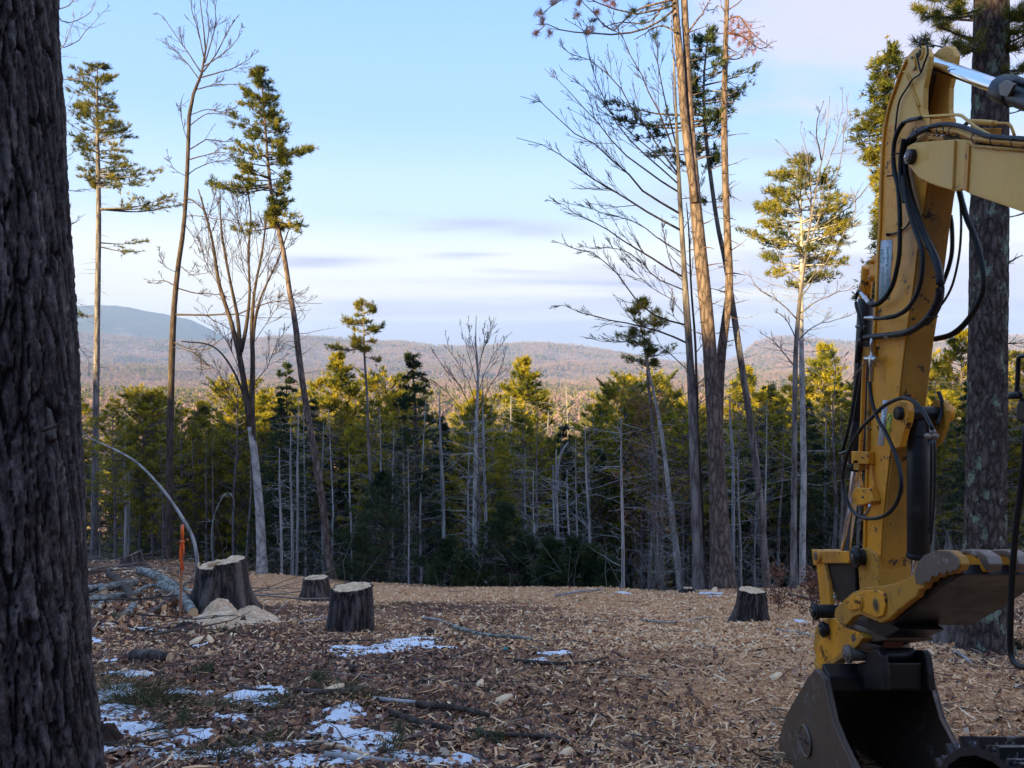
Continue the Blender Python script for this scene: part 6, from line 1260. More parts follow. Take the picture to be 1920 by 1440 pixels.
def stake():
    p = on_ground(338, 1166); d = p[1]; s = d / F; H = (1166 - 985) * s; t = thing('survey_stake', 'orange-brown wooden stake tied with a bright orange ribbon near the largest stump', 'stake', tuple(p), rz=.5)
    w = .020; g = Geo(); zz = [-.2, H * .97, H]; V = []
    for z, q in zip(zz, (1, 1, .8)):
        for a, b in ((-1, -1), (1, -1), (1, 1), (-1, 1)): V.append((a * w * q + z * .02, b * w * q * .6, z))
    V = np.array(V); Fq = [(i * 4 + j, i * 4 + (j + 1) % 4, i * 4 + 4 + (j + 1) % 4, i * 4 + 4 + j) for i in range(2) for j in range(4)] + [(8, 9, 10, 11)]; g.add(V, np.array(Fq), 0); obj('post', g.mesh('post', [MATS['stake_wood']]), t)
    def ribbon(pts, wd, nm, az=0):
        P = smooth_path(np.array(pts, float), 12); g = Geo(); u = np.array([math.cos(az), math.sin(az), 0]); tw = np.linspace(0, 1.5, 12); V = np.concatenate([P - wd / 2 * (np.cos(tw)[:, None] * u + np.sin(tw)[:, None] * np.array([-u[1], u[0], 0])), P + wd / 2 * (np.cos(tw)[:, None] * u + np.sin(tw)[:, None] * np.array([-u[1], u[0], 0]))])
        g.add(V, np.array([(i, i + 1, 13 + i, 12 + i) for i in range(11)]), 0); obj(nm, g.mesh(nm, [MATS['orange_tape']]), t)
    x0 = H * .02; g = Geo(); g.tubes(np.array([[[x0, 0, H * .86], [x0, 0, H * .93], [x0, 0, H * 1.003]]]), np.array([[.026, .027, .025]]), 8, 0); obj('ribbon_wrap', g.mesh('ribbon_wrap', [MATS['orange_tape']]), t)
    g = Geo(); g.tubes(np.array([[[x0 - .03, -.03, H * .82], [x0, -.036, H * .835], [x0 + .03, -.03, H * .825]]]), np.array([[.018, .026, .018]]), 8, 0); obj('knot', g.mesh('knot', [MATS['orange_tape']]), t)
    ribbon([(x0 - .01, -.03, H * .83), (x0 - .03, -.05, H * .7), (x0 - .01, -.045, H * .56), (x0 - .02, -.04, H * .47)], .05, 'ribbon_tail'); ribbon([(x0 + .01, -.04, H * .82), (x0 + .02, -.05, H * .7), (x0 + .0, -.05, H * .54)], .045, 'ribbon_tail', .6)
    ribbon([(x0, -.03, H * .835), (x0 + .07, -.05, H * .86), (x0 + .1, -.05, H * .80)], .03, 'ribbon_tail', .3); ribbon([(x0, -.03, H * .83), (x0 - .06, -.05, H * .845), (x0 - .09, -.05, H * .82)], .025, 'ribbon_tail', .2)
stake()
p = on_ground(948, 1222); g = Geo(); V = .6 * np.array([(-.05, 0, 0), (.04, .02, .0), (.05, .01, .07), (-.02, 0, .10), (-.05, .03, .05), (0, .05, .03)]); g.add(V, np.array([(0, 1, 2), (0, 2, 3), (0, 3, 4), (1, 5, 2), (2, 5, 3), (3, 5, 4), (0, 4, 5), (0, 5, 1)]), 0); tag(obj('plastic_scrap', g.mesh('plastic_scrap', [MATS['teal_scrap']]), loc=tuple(p)), 'crumpled teal plastic scrap lying in the leaves', 'scrap')

print('TRIS', sum(sum(len(p.vertices) - 2 for p in m.polygons) if len(m.polygons) < 300 else len(m.loops) - 2 * len(m.polygons) for m in bpy.data.meshes))
# ------------------------------------------------------------------ the digger
XL = 2.30; XR = 2.465; XC = 2.3825
def LP_(px, py, x=XL):
    """where the ray of a pixel meets the upright plane at that x (the side of the arm)"""
    d = F * x / (px - 960); return np.array([x, d, EYE - (py - 720) / F * d])
def digger():
    root = thing('excavator', 'worn yellow excavator with looping black hoses, clawed thumb and dark bucket on the chips', 'excavator', (2.4, .9, gz(2.4, .9)))
    O = np.array(root.location); M = MATS
    def fin(name, g, mats, parent=root, bev=0, smooth=False, label=None):
        g.V = [v - O for v in g.V]; me = g.mesh(name, [M[m] for m in mats], smooth); o = obj(name, me, parent)
        if bev:
            b = o.modifiers.new('edge', 'BEVEL'); b.width = bev; b.segments = 2; b.limit_method = 'ANGLE'; b.angle_limit = math.radians(35)
        if label: o['label'] = label
        return o
    def prism(poly, x0, x1, name, mat, parent=root, bev=.006, px=True, plane=XL, label=None, holes=()):
        """outline in the arm's side plane, extruded from x0 to x1"""
        P = np.array([LP_(a, b, plane) for a, b in poly]) if px else np.array([(0, a, b) for a, b in poly])
        bm = bmesh.new(); vs = [bm.verts.new((x0 - O[0], p[1] - O[1], p[2] - O[2])) for p in P]; f = bm.faces.new(vs)
        r = bmesh.ops.extrude_face_region(bm, geom=[f]); bmesh.ops.translate(bm, vec=(x1 - x0, 0, 0), verts=[v for v in r['geom'] if isinstance(v, bmesh.types.BMVert)])
        bmesh.ops.recalc_face_normals(bm, faces=bm.faces); me = bpy.data.meshes.new(name); bm.to_mesh(me); bm.free(); me.materials.append(M[mat]); o = obj(name, me, parent)
        if bev:
            b = o.modifiers.new('edge', 'BEVEL'); b.width = bev; b.segments = 2; b.limit_method = 'ANGLE'; b.angle_limit = math.radians(30)
        if label: o['label'] = label
        return o
    def cyl(a, b, r, name, mat, parent=root, r2=None, sides=24, label=None, rings=None):
        a = np.array(a, float); b = np.array(b, float); g = Geo()
        if rings is None: P = np.array([a, b]); R = np.array([r, r2 or r])
        else: P = np.array([a + (b - a) * t for t, _ in rings]); R = np.array([q for _, q in rings])
        # tube with caps
        T = (b - a) / np.linalg.norm(b - a); u = np.cross(T, [0, 0, 1.] if abs(T[2]) < .9 else [1., 0, 0]); u /= np.linalg.norm(u); v = np.cross(T, u); an = np.linspace(0, 2 * np.pi, sides, endpoint=False)
        V = (P[:, None] + R[:, None, None] * (np.cos(an)[:, None] * u + np.sin(an)[:, None] * v)).reshape(-1, 3); k = len(P); i = np.arange(k - 1)[:, None] * sides; j = np.arange(sides)[None]; j2 = (j + 1) % sides
        g.add(np.vstack([V, P[:1], P[-1:]]), np.stack([i + j, i + j2, i + sides + j2, i + sides + j], -1).reshape(-1, 4), 0); n0 = len(V)
        g.F.append(np.stack([j2[0], j[0], np.full(sides, n0)], -1)); g.M.append(0); g.F.append(np.stack([(k - 1) * sides + j[0], (k - 1) * sides + j2[0], np.full(sides, n0 + 1)], -1)); g.M.append(0)
        return fin(name, g, [mat], parent, .003, label=label)
    def pin(px, py, r, name='pin', mat='black_paint', x0=XL - .06, x1=None, parent=root, plane=XL, collar=True, hexhead=True):
        p = LP_(px, py, plane); x1 = x1 or XR + .06
        o = cyl((x0, p[1], p[2]), (x1, p[1], p[2]), r, name, mat, parent, rings=[(0, r * .88), (.03, r), (.97, r), (1, r * .88)])
        if collar: cyl((x0 + .012, p[1], p[2]), (x0 + .034, p[1], p[2]), r * 1.32, 'collar', mat, o)
        if hexhead: cyl((x0 - .006, p[1], p[2]), (x0 + .002, p[1], p[2]), r * .45, 'bolt', 'worn_steel', o, sides=6)
        return o
    def hose(pts, rad, name='hose', corr=0, x=None, parent=root, mat='hose_rubber', n=None, plane=XL, smooth=True):
        """pts: (px, py[, x]); x: distance of the hose from the middle of the world, metres"""
        P = np.array([LP_(q[0], q[1], q[2] if len(q) > 2 else (x or XL - .07)) for q in pts]); L = np.linalg.norm(np.diff(P, axis=0), axis=1).sum()
        if corr: n = int(L / corr * 2); PP = smooth_path(P, n); R = np.where(np.arange(n) % 2 == 0, rad, rad * .70)
        else: n = n or max(int(L / .025), 8); PP = smooth_path(P, n); R = np.full(n, rad)
        g = Geo(); g.tubes(PP[None], R[None], 8 if corr else 10, 0); return fin(name, g, [mat], parent, smooth=not corr)
    def fitting(a, b, r, x, parent=root, name='hose_fitting', mat='silver'):
        return cyl(LP_(*a, x), LP_(*b, x), r, name, mat, parent, sides=8, rings=[(0, r * .8), (.1, r), (.4, r), (.42, r * 1.25), (.62, r * 1.25), (.64, r * .9), (1, r * .9)])
    # ---- stick
    left = [(1727, 86), (1714, 92), (1698, 110), (1686, 136), (1676, 165), (1665, 197), (1656, 240), (1652, 290), (1650, 340), (1648, 415), (1644, 490), (1640, 582), (1636, 640), (1628, 740), (1621, 957), (1619, 1040), (1619, 1100)]
    right_body = [(1653, 1120), (1653, 1065), (1657, 993), (1664, 921), (1671, 860), (1689, 740), (1700, 643), (1715, 540), (1727, 440), (1736, 373), (1743, 330), (1742, 262), (1734, 232), (1716, 222), (1700, 226)]
    body = left[6:] + right_body
    prism(body, XL + .004, XR - .004, 'stick', 'yellow_grimy', bev=.012)
    # side plate of the stick (visible face) slightly proud, brighter paint
    prism(left[6:] + [(1651, 1100), (1651, 1065), (1655, 993), (1662, 921), (1669, 860), (1687, 740), (1698, 643), (1713, 540), (1725, 440), (1735, 373), (1742, 330), (1741, 262), (1733, 233), (1715, 224), (1700, 226)], XL - .006, XL + .003, 'side_plate', 'yellow_paint', bev=.003)
    # cover on the back is darker inside the fork: two cheek plates around the head of the cylinder
    cheek = [(1727, 86), (1737, 90), (1744, 106), (1741, 126), (1734, 158), (1732, 205), (1737, 235), (1744, 262)] + [(1744, 330), (1700, 330), (1656, 330)] + left[::-1][10:]
    cheek = [(1727, 86), (1738, 91), (1744, 106), (1741, 128), (1733, 165), (1732, 205), (1738, 240), (1742, 262), (1700, 300), (1654, 290), (1656, 240), (1665, 197), (1676, 165), (1686, 136), (1698, 110), (1714, 92)]
    prism(cheek, XL - .004, XL + .026, 'cheek_plate', 'yellow_faded', bev=.005); prism(cheek, XR - .026, XR + .004, 'cheek_plate', 'yellow_faded', bev=.005)
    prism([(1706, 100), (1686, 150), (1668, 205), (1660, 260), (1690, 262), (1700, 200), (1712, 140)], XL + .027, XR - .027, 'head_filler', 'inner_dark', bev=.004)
    # flange along the front edge of the stick
    g = Geo(); P = np.array([LP_(a + 3, b, XL - .012) for a, b in left[2:]]); g.tubes(smooth_path(P, 40)[None], np.full((1, 40), .008), 6, 0); fin('edge_flange', g, ['yellow_paint'], smooth=True)
    g = Geo(); P = np.array([LP_(a, b, XL - .008) for a, b in [(1698, 140), (1708, 165), (1716, 190), (1726, 222)]]); g.tubes(smooth_path(P, 12)[None], np.full((1, 12), .006), 6, 0); fin('weld_rib', g, ['yellow_faded'], smooth=True)
    g = Geo(); P = np.array([LP_(a, b, XL - .008) for a, b in [(1677, 150), (1686, 138), (1695, 134), (1704, 142), (1712, 168), (1724, 200)]]); g.tubes(smooth_path(P, 16)[None], np.full((1, 16), .005), 6, 0); fin('weld_rib', g, ['yellow_faded'], smooth=True)
    p = LP_(1728, 100); cyl((XL - .012, p[1], p[2]), (XL + .012, p[1], p[2]), .036, 'pin_boss', 'yellow_faded'); cyl((XL - .014, p[1], p[2]), (XL + .02, p[1], p[2]), .022, 'pin_hole', 'inner_dark')
    cyl((XR - .012, p[1], p[2]), (XR + .014, p[1], p[2]), .036, 'pin_boss', 'yellow_faded')
    prism([(1712, 103), (1706, 112), (1708, 122), (1714, 133), (1720, 130), (1720, 118), (1717, 106)], XL - .016, XL - .005, 'keeper_plate', 'yellow_faded', bev=.003)
    for a in ((1711, 108), (1716, 128)): pp = LP_(*a, XL - .016); cyl((XL - .024, pp[1], pp[2]), (XL - .014, pp[1], pp[2]), .009, 'bolt', 'worn_steel', sides=6)
    hose([(1727, 90, XL - .02), (1724, 78, XL - .02), (1731, 71, XL), (1738, 82, XL + .02), (1739, 95, XL + .02)], .004, 'grease_line')
    hose([(1738, 84), (1740, 100), (1733, 118), (1726, 138), (1712, 148), (1700, 166), (1686, 190), (1680, 230), (1676, 280), (1674, 330)], .0055, 'grease_line', x=XL - .022)
    hose([(1718, 100), (1722, 118), (1726, 134)], .005, 'grease_line', x=XL - .022)
    # ---- arm cylinder rod and barrel
    a = LP_(1733, 112, XC); b = LP_(1886, 168, XC); d_ = b - a; cyl(a, b, .034, 'cylinder_rod', 'chrome', sides=32)
    cyl(a - d_ * .02, a + d_ * .05, .046, 'rod_eye', 'worn_steel'); bb = cyl(b, b + d_ * 1.9, .058, 'cylinder_barrel', 'black_paint', sides=32)
    cyl(b - d_ * .05, b + d_ * .10, .066, 'cylinder_gland', 'black_paint', sides=12); cyl(b + d_ * .06 + [0, 0, .06], b + d_ * .35 + [0, 0, .06], .022, 'port_block', 'black_paint', sides=8)
    prism([(1874, 158), (1886, 150), (1904, 158), (1896, 172), (1890, 182), (1876, 178)], XC - .075, XC - .06, 'gland_plate', 'worn_steel', plane=XC - .07, bev=.003)
    hose([(1905, 150, XC - .03), (1925, 158, XC - .03), (1980, 175, XC - .03)], .012, 'hose')
    # ---- boom
    XB0, XB1 = XL - .055, XR + .055
    def yz(px, py): p = LP_(px, py, XB0); return (p[1], p[2])
    tip = [yz(1697, 285), yz(1701, 273), yz(1712, 268), yz(1740, 265), yz(1794, 261), yz(1815, 264), yz(1823, 273), yz(1920, 281)]
    top_off = [(2.75, 2.50), (2.1, 2.08), (1.55, 1.55), (1.25, 1.0)]; bot_off = [(.95, 1.0), (1.2, 1.5), (1.75, 1.95), (2.5, 2.22)]
    low = [yz(1920, 399), yz(1816, 363), yz(1803, 355), yz(1790, 359), yz(1752, 348), yz(1727, 336), yz(1712, 322), yz(1701, 306)]
    prism(tip + top_off + bot_off + low, XB0, XB0 + .035, 'boom_side_plate', 'yellow_faded', px=False, bev=.006)
    prism(tip + top_off + bot_off + low, XB1 - .035, XB1, 'boom_side_plate', 'yellow_faded', px=False, bev=.006)
    core = [yz(1800, 262), yz(1815, 266), yz(1823, 276), yz(1920, 285)] + [(a - .0, b - .01) for a, b in top_off] + [(a, b + .01) for a, b in bot_off] + [yz(1920, 395), yz(1816, 360), yz(1803, 353)]
    prism(core, XB0 + .036, XB1 - .036, 'boom', 'yellow_grimy', px=False, bev=.004)
    prism([yz(1705, 275), yz(1720, 268), yz(1794, 263), yz(1790, 356), yz(1752, 345), yz(1727, 333), yz(1706, 308)], XB0 - .014, XB0 - .001, 'boom_nose_plate', 'yellow_faded', px=False, bev=.003)
    prism([yz(1814, 266), yz(1821, 272), yz(1816, 360), yz(1808, 356)], XB0 - .010, XB0 - .001, 'weld_strip', 'yellow_paint', px=False, bev=.003)
    g = Geo(); P = np.array([LP_(a, b, XB0 - .006) for a, b in [(1826, 274), (1870, 278), (1925, 283)]]); g.tubes(P[None], np.full((1, 3), .009), 6, 0); fin('top_rail', g, ['yellow_grimy'])
    p = LP_(1717, 294, XB0); cyl((XB0 - .045, p[1], p[2]), (XB0 - .012, p[1], p[2]), .042, 'pivot_collar', 'black_paint'); cyl((XB0 - .055, p[1], p[2]), (XB1 + .05, p[1], p[2]), .027, 'pivot_pin', 'worn_steel'); cyl((XB0 - .062, p[1], p[2]), (XB0 - .054, p[1], p[2]), .010, 'bolt', 'silver', sides=6)
    # hard lines and clamps over the boom
    def line(pts, r, x, mat='yellow_faded', name='hard_line'): return hose(pts, r, name, 0, x, mat=mat)
    line([(1700, 226), (1727, 220), (1777, 216), (1800, 216), (1812, 224), (1832, 240), (1861, 256)], .008, XL - .02)
    line([(1744, 240), (1788, 244), (1806, 249), (1832, 259), (1870, 263), (1925, 268), (2100, 290)], .0125, XL - .045); line([(1744, 248), (1788, 251), (1806, 256), (1832, 265), (1870, 270), (1925, 276), (2100, 300)], .010, XL - .01, 'yellow_grimy')
    line([(1827, 230), (1860, 231), (1890, 232), (1897, 240), (1902, 254)], .007, XR); line([(1820, 228), (1840, 229), (1866, 231)], .014, XR)
    hose([(1711, 257), (1727, 246), (1744, 238), (1770, 233), (1798, 236), (1830, 247), (1857, 256), (1925, 261), (2100, 278)], .012, 'hose', 0, XL - .06)
    for px, py in ((1748, 244), (1766, 240), (1779, 242), (1789, 246), (1833, 258), (1868, 262), (1908, 266)):
        p = LP_(px, py, XL - .05); g = Geo(); an = np.linspace(0, 6.283, 14); P = np.stack([p[0] + .03 * np.cos(an), np.full(14, p[1]), p[2] - .004 + .028 * np.sin(an)], -1); g.tubes(P[None], np.full((1, 14), .003), 4, 0); fin('cable_tie', g, ['black_paint'])
    prism([(1755, 224), (1775, 222), (1776, 234), (1757, 236)], XL - .03, XL + .05, 'line_bracket', 'yellow_paint', bev=.003)
    prism([(1838, 240), (1868, 240), (1866, 254), (1842, 252)], XR - .03, XR + .03, 'line_bracket', 'yellow_grimy', bev=.003, plane=XR)
    prism([(1770, 250), (1800, 254), (1798, 262), (1768, 262)], XL + .0, XR - .03, 'clamp_block', 'inner_dark', bev=.003)
    for a in ((1762, 254), (1772, 255)): pp = LP_(*a, XL - .02); cyl((pp[0] - .02, pp[1], pp[2]), (pp[0], pp[1], pp[2]), .008, 'bolt', 'silver', sides=6)
    hose([(1800, 245, XR), (1812, 232, XR), (1820, 226, XR)], .011, 'hose')
    # ---- hoses down the stick
    H1 = [(1703, 226), (1694, 231), (1686, 242), (1678, 262), (1675, 290), (1677, 320), (1684, 352), (1687, 400), (1687, 457), (1685, 485), (1680, 511), (1674, 533), (1664, 552), (1650, 567), (1638, 572)]
    hose([(1727, 221)] + H1[:2], .011, 'hose', 0, XL - .065); hose(H1[1:], .0155, 'corrugated_hose', .014, XL - .065); hose([(1648, 568), (1638, 572), (1628, 568)], .0125, 'hose', 0, XL - .065)
    fitting((1630, 570), (1614, 549), .013, XL - .065); hose([(1616, 552), (1609, 546), (1605, 560), (1606, 575), (1612, 593), (1616, 620), (1615, 650)], .011, 'hose', 0, XL - .065)
    H2 = [(1744, 241), (1728, 244), (1711, 256), (1699, 274), (1694, 300), (1698, 335), (1707, 373), (1718, 405), (1732, 440), (1748, 473), (1758, 500), (1762, 530), (1759, 561), (1748, 585), (1732, 604), (1712, 618), (1688, 626), (1655, 630), (1622, 634), (1612, 646), (1608, 680)]
    hose(H2, .019, 'hose', 0, XL - .05); hose([(a + 5, b + 4) for a, b in H2[2:15]], .014, 'corrugated_hose', .014, XL - .025)
    H3 = [(1694, 330), (1696, 352), (1702, 385), (1712, 420), (1722, 448), (1729, 475), (1730, 500), (1726, 530), (1716, 558), (1700, 580), (1680, 592), (1662, 596)]
    hose(H3, .014, 'corrugated_hose', .014, XL - .09); hose([(1668, 595), (1650, 597), (1640, 597)], .012, 'hose', 0, XL - .09); fitting((1644, 597), (1622, 596), .012, XL - .09)
    hose([(1694, 260), (1688, 300), (1689, 340), (1696, 380)], .014, 'corrugated_hose', .014, XL - .08)
    for px, py in ((1672, 330), (1726, 247), (1687, 288), (1745, 465), (1758, 520), (1756, 573), (1700, 628), (1748, 595)):
        p = LP_(px, py, XL - .05); g = Geo(); g.tubes(np.array([[[p[0] - .03, p[1], p[2]], [p[0] + .03, p[1], p[2] + .004]]]), np.array([[.005, .005]]), 5, 0); fin('cable_tie', g, ['black_paint'])
    hose([(1663, 440), (1682, 436), (1700, 425), (1708, 410)], .006, 'hose', 0, XL - .02); cyl(LP_(1664, 440, XL - .035), LP_(1664, 440, XL - .005), .011, 'grease_fitting', 'black_paint', sides=8)
    # behind / right of the stick
    XH = XR + .05
    hose([(1798, 355), (1804, 380), (1813, 410), (1826, 440), (1837, 478), (1844, 515), (1843, 545), (1834, 570), (1818, 596), (1800, 616), (1780, 629), (1752, 636)], .0175, 'corrugated_hose', .015, XH)
    hose([(1796, 355), (1801, 385), (1802, 430), (1798, 480), (1787, 530), (1773, 560), (1756, 582)], .008, 'corrugated_hose', .007, XH + .03)
    hose([(1782, 405), (1785, 430), (1785, 470), (1779, 500), (1768, 530), (1758, 548)], .014, 'corrugated_hose', .014, XR + .02)
    # ---- left of the stick: bucket cylinder, lines, valves
    a = LP_(1624, 560, XC); b = LP_(1607, 878, XC); cyl(a, b, .052, 'bucket_cylinder_barrel', 'black_paint', sides=28); m_ = a + (b - a) * .72; cyl(m_, b, .060, 'cylinder_sleeve', 'black_paint'); cyl(b - (b - a) * .03, b + (b - a) * .012, .066, 'cylinder_gland', 'black_paint')
    b2 = LP_(1584, 1038, XC); cyl(b, b2, .034, 'cylinder_rod', 'chrome', sides=28)
    g0 = cyl(LP_(1627, 500, XC - .03), LP_(1622, 560, XC), .038, 'cylinder_eye', 'yellow_paint')
    prism([(1634, 478), (1626, 490), (1625, 505), (1630, 528), (1640, 528), (1645, 490)], XL + .01, XL + .04, 'cylinder_bracket', 'yellow_paint', bev=.005, label='yellow bracket that carries the bucket cylinder'); pin(1633, 521, .020, x0=XL - .012, x1=XR, hexhead=True, collar=False, mat='yellow_paint'); pin(1634, 491, .013, x0=XL - .012, x1=XR, collar=False, mat='yellow_paint')
    hose([(1615, 636), (1612, 680), (1603, 740), (1594, 790), (1584, 830), (1578, 850)], .011, 'hose', 0, XL - .0); hose([(1621, 636), (1617, 690), (1608, 750), (1600, 800), (1592, 845)], .010, 'hose', 0, XL + .04)
    cyl(LP_(1576, 852, XL), LP_(1592, 846, XL), .016, 'hose_fitting', 'black_paint', sides=8); cyl(LP_(1606, 612, XL - .03), LP_(1624, 614, XL - .03), .012, 'hose_fitting', 'black_paint', sides=8)
    line([(1621, 655), (1619, 720), (1616, 800), (1613, 850)], .013, XL - .02, 'yellow_paint'); line([(1631, 720), (1629, 780), (1627, 850)], .014, XL - .015, 'yellow_grimy')
    line([(1613, 872), (1613, 895), (1618, 915)], .008, XL - .02, 'yellow_paint'); line([(1634, 870), (1636, 895), (1640, 916)], .008, XL - .02, 'yellow_paint')
    def block(x0p, y0p, x1p, y1p, name, mat, dx0=-.05, dx1=-.007): return prism([(x0p, y0p), (x1p, y0p + 1), (x1p, y1p), (x0p, y1p - 1)], XL + dx0, XL + dx1, name, mat, bev=.004)
    block(1619, 650, 1648, 674, 'valve_bracket', 'yellow_grimy', -.03); block(1610, 846, 1642, 870, 'line_clamp', 'yellow_paint'); block(1614, 862, 1624, 882, 'line_clamp', 'yellow_grimy')
    prism([(1612, 926), (1620, 914), (1648, 916), (1654, 940), (1640, 944), (1622, 948), (1614, 940)], XL - .055, XL - .007, 'valve_block', 'yellow_paint', bev=.004)
    for a in ((1634, 918), (1619, 932), (1628, 855), (1618, 858)): pp = LP_(*a, XL - .055); cyl((pp[0] - .01, pp[1], pp[2]), (pp[0], pp[1], pp[2]), .009, 'bolt', 'worn_steel', sides=6)
    XV = XL - .06
    cyl(LP_(1635, 634, XV), LP_(1635, 716, XV), .014, 'valve_body', 'silver', sides=12, rings=[(0, .009), (.1, .013), (.2, .013), (.22, .010), (.38, .010), (.40, .021), (.66, .021), (.68, .013), (.8, .013), (.82, .010), (1, .012)])
    cyl(LP_(1624, 673, XV), LP_(1644, 674, XV), .019, 'valve_handle_hub', 'silver', sides=8); cyl(LP_(1622, 680, XV), LP_(1597, 711, XV), .0045, 'valve_lever', 'worn_steel', sides=8)
    fitting((1650, 632), (1680, 630), .014, XL - .05, mat='silver')
    loop = [(1630, 716), (1633, 740), (1638, 764), (1648, 790), (1659, 808), (1672, 835), (1681, 858), (1688, 885), (1690, 905), (1687, 928), (1677, 950), (1660, 966), (1640, 972), (1618, 971), (1600, 960), (1588, 938), (1582, 912), (1581, 890), (1586, 862), (1598, 832), (1616, 802), (1636, 782), (1654, 764), (1674, 752), (1695, 746), (1712, 752), (1726, 766), (1738, 784), (1748, 804)]
    hose(loop, .0115, 'looped_hose', 0, XL - .10)
    for a, b in (((1626, 802), (1634, 806)), ((1638, 766), (1652, 772))): cyl(LP_(*a, XL - .085), LP_(*b, XL - .085), .006, 'cable_tie', 'black_paint', sides=6)
    fitting((1746, 800), (1752, 820), .014, XL - .09, mat='worn_steel'); cyl(LP_(1738, 818, XL - .08), LP_(1756, 818, XL - .08), .018, 'hose_fitting', 'worn_steel', sides=8); hose([(1632, 946), (1628, 958), (1622, 966), (1614, 976)], .010, 'hose_fitting', 0, XL - .07, mat='silver')
    # ---- thumb cylinder mount and barrel
    prism([(1690, 758), (1700, 748), (1714, 754), (1718, 770), (1716, 790), (1708, 812), (1702, 838), (1690, 842), (1680, 838)], XL - .045, XL - .008, 'pin_plate', 'yellow_paint', bev=.006)
    prism([(1690, 758), (1700, 748), (1714, 754), (1720, 770), (1716, 800), (1706, 830), (1690, 842)], XR + .004, XR + .03, 'pin_plate', 'yellow_grimy', bev=.006)
    pin(1704, 775, .040, x0=XL - .075, x1=XR + .07, collar=False, hexhead=False); p = LP_(1704, 775); cyl((XR + .035, p[1], p[2]), (XR + .075, p[1], p[2]), .052, 'pin_cap', 'yellow_paint'); cyl((XR + .005, p[1] - .0, p[2]), (XR + .035, p[1], p[2]), .07, 'mount_ring', 'black_paint')
    a = LP_(1722, 786, XC); b = LP_(1722, 1044, XC); cyl(a, b, .062, 'thumb_cylinder_barrel', 'black_paint', sides=32); cyl(a + [0, .04, .05], a - [0, .0, .12], .066, 'cylinder_head', 'black_paint'); cyl(b + [0, 0, .02], b + [0, 0, -.012], .066, 'cylinder_gland', 'black_paint')
    cyl(b, LP_(1716, 1092, XC), .030, 'cylinder_rod', 'chrome', sides=28)
    hose([(1752, 824), (1753, 860), (1752, 930), (1748, 985), (1744, 1020)], .007, 'hard_line', 0, XL - .02, mat='black_paint'); hose([(1746, 826), (1746, 900), (1743, 1000)], .008, 'hard_line', 0, XL - .01, mat='black_paint')
    hose([(1760, 735, XR), (1766, 752, XR), (1766, 772, XR), (1757, 796, XR - .05)], .011, 'hose')
    # ---- linkage at the foot of the stick
    prism([(1612, 1030), (1632, 1026), (1652, 1040), (1655, 1120), (1618, 1120)], XL - .02, XR + .02, 'stick_end', 'yellow_grimy', bev=.008)
    pin(1624, 1044, .052, x0=XL - .09, x1=XR + .08, mat='black_paint', collar=True)
    prism([(1540, 1030), (1552, 1033), (1612, 1033), (1616, 1044), (1612, 1056), (1556, 1056), (1544, 1060)], XL - .075, XL - .045, 'link_arm', 'yellow_paint', bev=.006); prism([(1545, 1033), (1612, 1033), (1616, 1056), (1552, 1056)], XR + .045, XR + .075, 'link_arm', 'yellow_paint', bev=.006)
    p = LP_(1540, 1043, XL - .06); cyl((XL - .10, p[1], p[2]), (XR + .09, p[1], p[2]), .050, 'link_boss', 'yellow_paint'); cyl((XL - .108, p[1], p[2]), (XL - .098, p[1], p[2]), .030, 'link_pin', 'worn_steel')
    prism([(1548, 1054), (1562, 1056), (1572, 1098), (1577, 1148), (1565, 1160), (1556, 1150), (1553, 1100)], XL - .07, XL - .04, 'bucket_link', 'yellow_paint', bev=.006)
    prism([(1548, 1054), (1562, 1056), (1572, 1098), (1577, 1148), (1565, 1160), (1556, 1150), (1553, 1100)], XR + .04, XR + .07, 'bucket_link', 'yellow_grimy', bev=.006)
    prism([(1560, 1052), (1612, 1054), (1614, 1120), (1590, 1130), (1572, 1110)], XL - .035, XR + .035, 'link_web', 'black_paint', bev=.006)
    # ---- thumb
    X0 = XL - .13
    th = prism([(1583, 1124), (1599, 1110), (1624, 1101), (1656, 1098), (1680, 1093), (1700, 1085), (1716, 1076), (1722, 1056), (1735, 1040), (1759, 1031), (1781, 1032), (1797, 1043), (1802, 1058), (1797, 1071), (1789, 1070), (1785, 1076), (1778, 1071), (1772, 1079), (1764, 1075), (1758, 1083), (1750, 1080), (1745, 1091), (1736, 1092), (1732, 1103), (1722, 1106), (1718, 1118), (1700, 1131), (1680, 1148), (1663, 1163), (1650, 1168), (1631, 1160), (1612, 1152), (1600, 1156), (1586, 1172), (1574, 1168), (1563, 1156), (1566, 1141)], X0, X0 + .045, 'thumb', 'yellow_grimy', plane=X0, bev=.007)
    prism([(1719, 1094), (1716, 1076), (1722, 1056), (1735, 1041), (1759, 1032), (1781, 1033), (1796, 1044), (1801, 1058), (1796, 1070), (1789, 1069), (1785, 1075), (1778, 1070), (1772, 1078), (1764, 1074), (1758, 1082), (1750, 1079), (1745, 1090), (1736, 1091), (1732, 1097)], X0 - .006, X0 - .001, 'tooth_plate', 'worn_steel', plane=X0, bev=.004, parent=th)
    prism([(1592, 1124), (1604, 1114), (1624, 1107), (1650, 1106), (1662, 1114), (1664, 1135), (1660, 1154), (1648, 1158), (1630, 1150), (1612, 1142), (1600, 1144), (1590, 1138)], X0 - .016, X0 - .001, 'thumb_gusset', 'yellow_paint', plane=X0, bev=.005, parent=th)
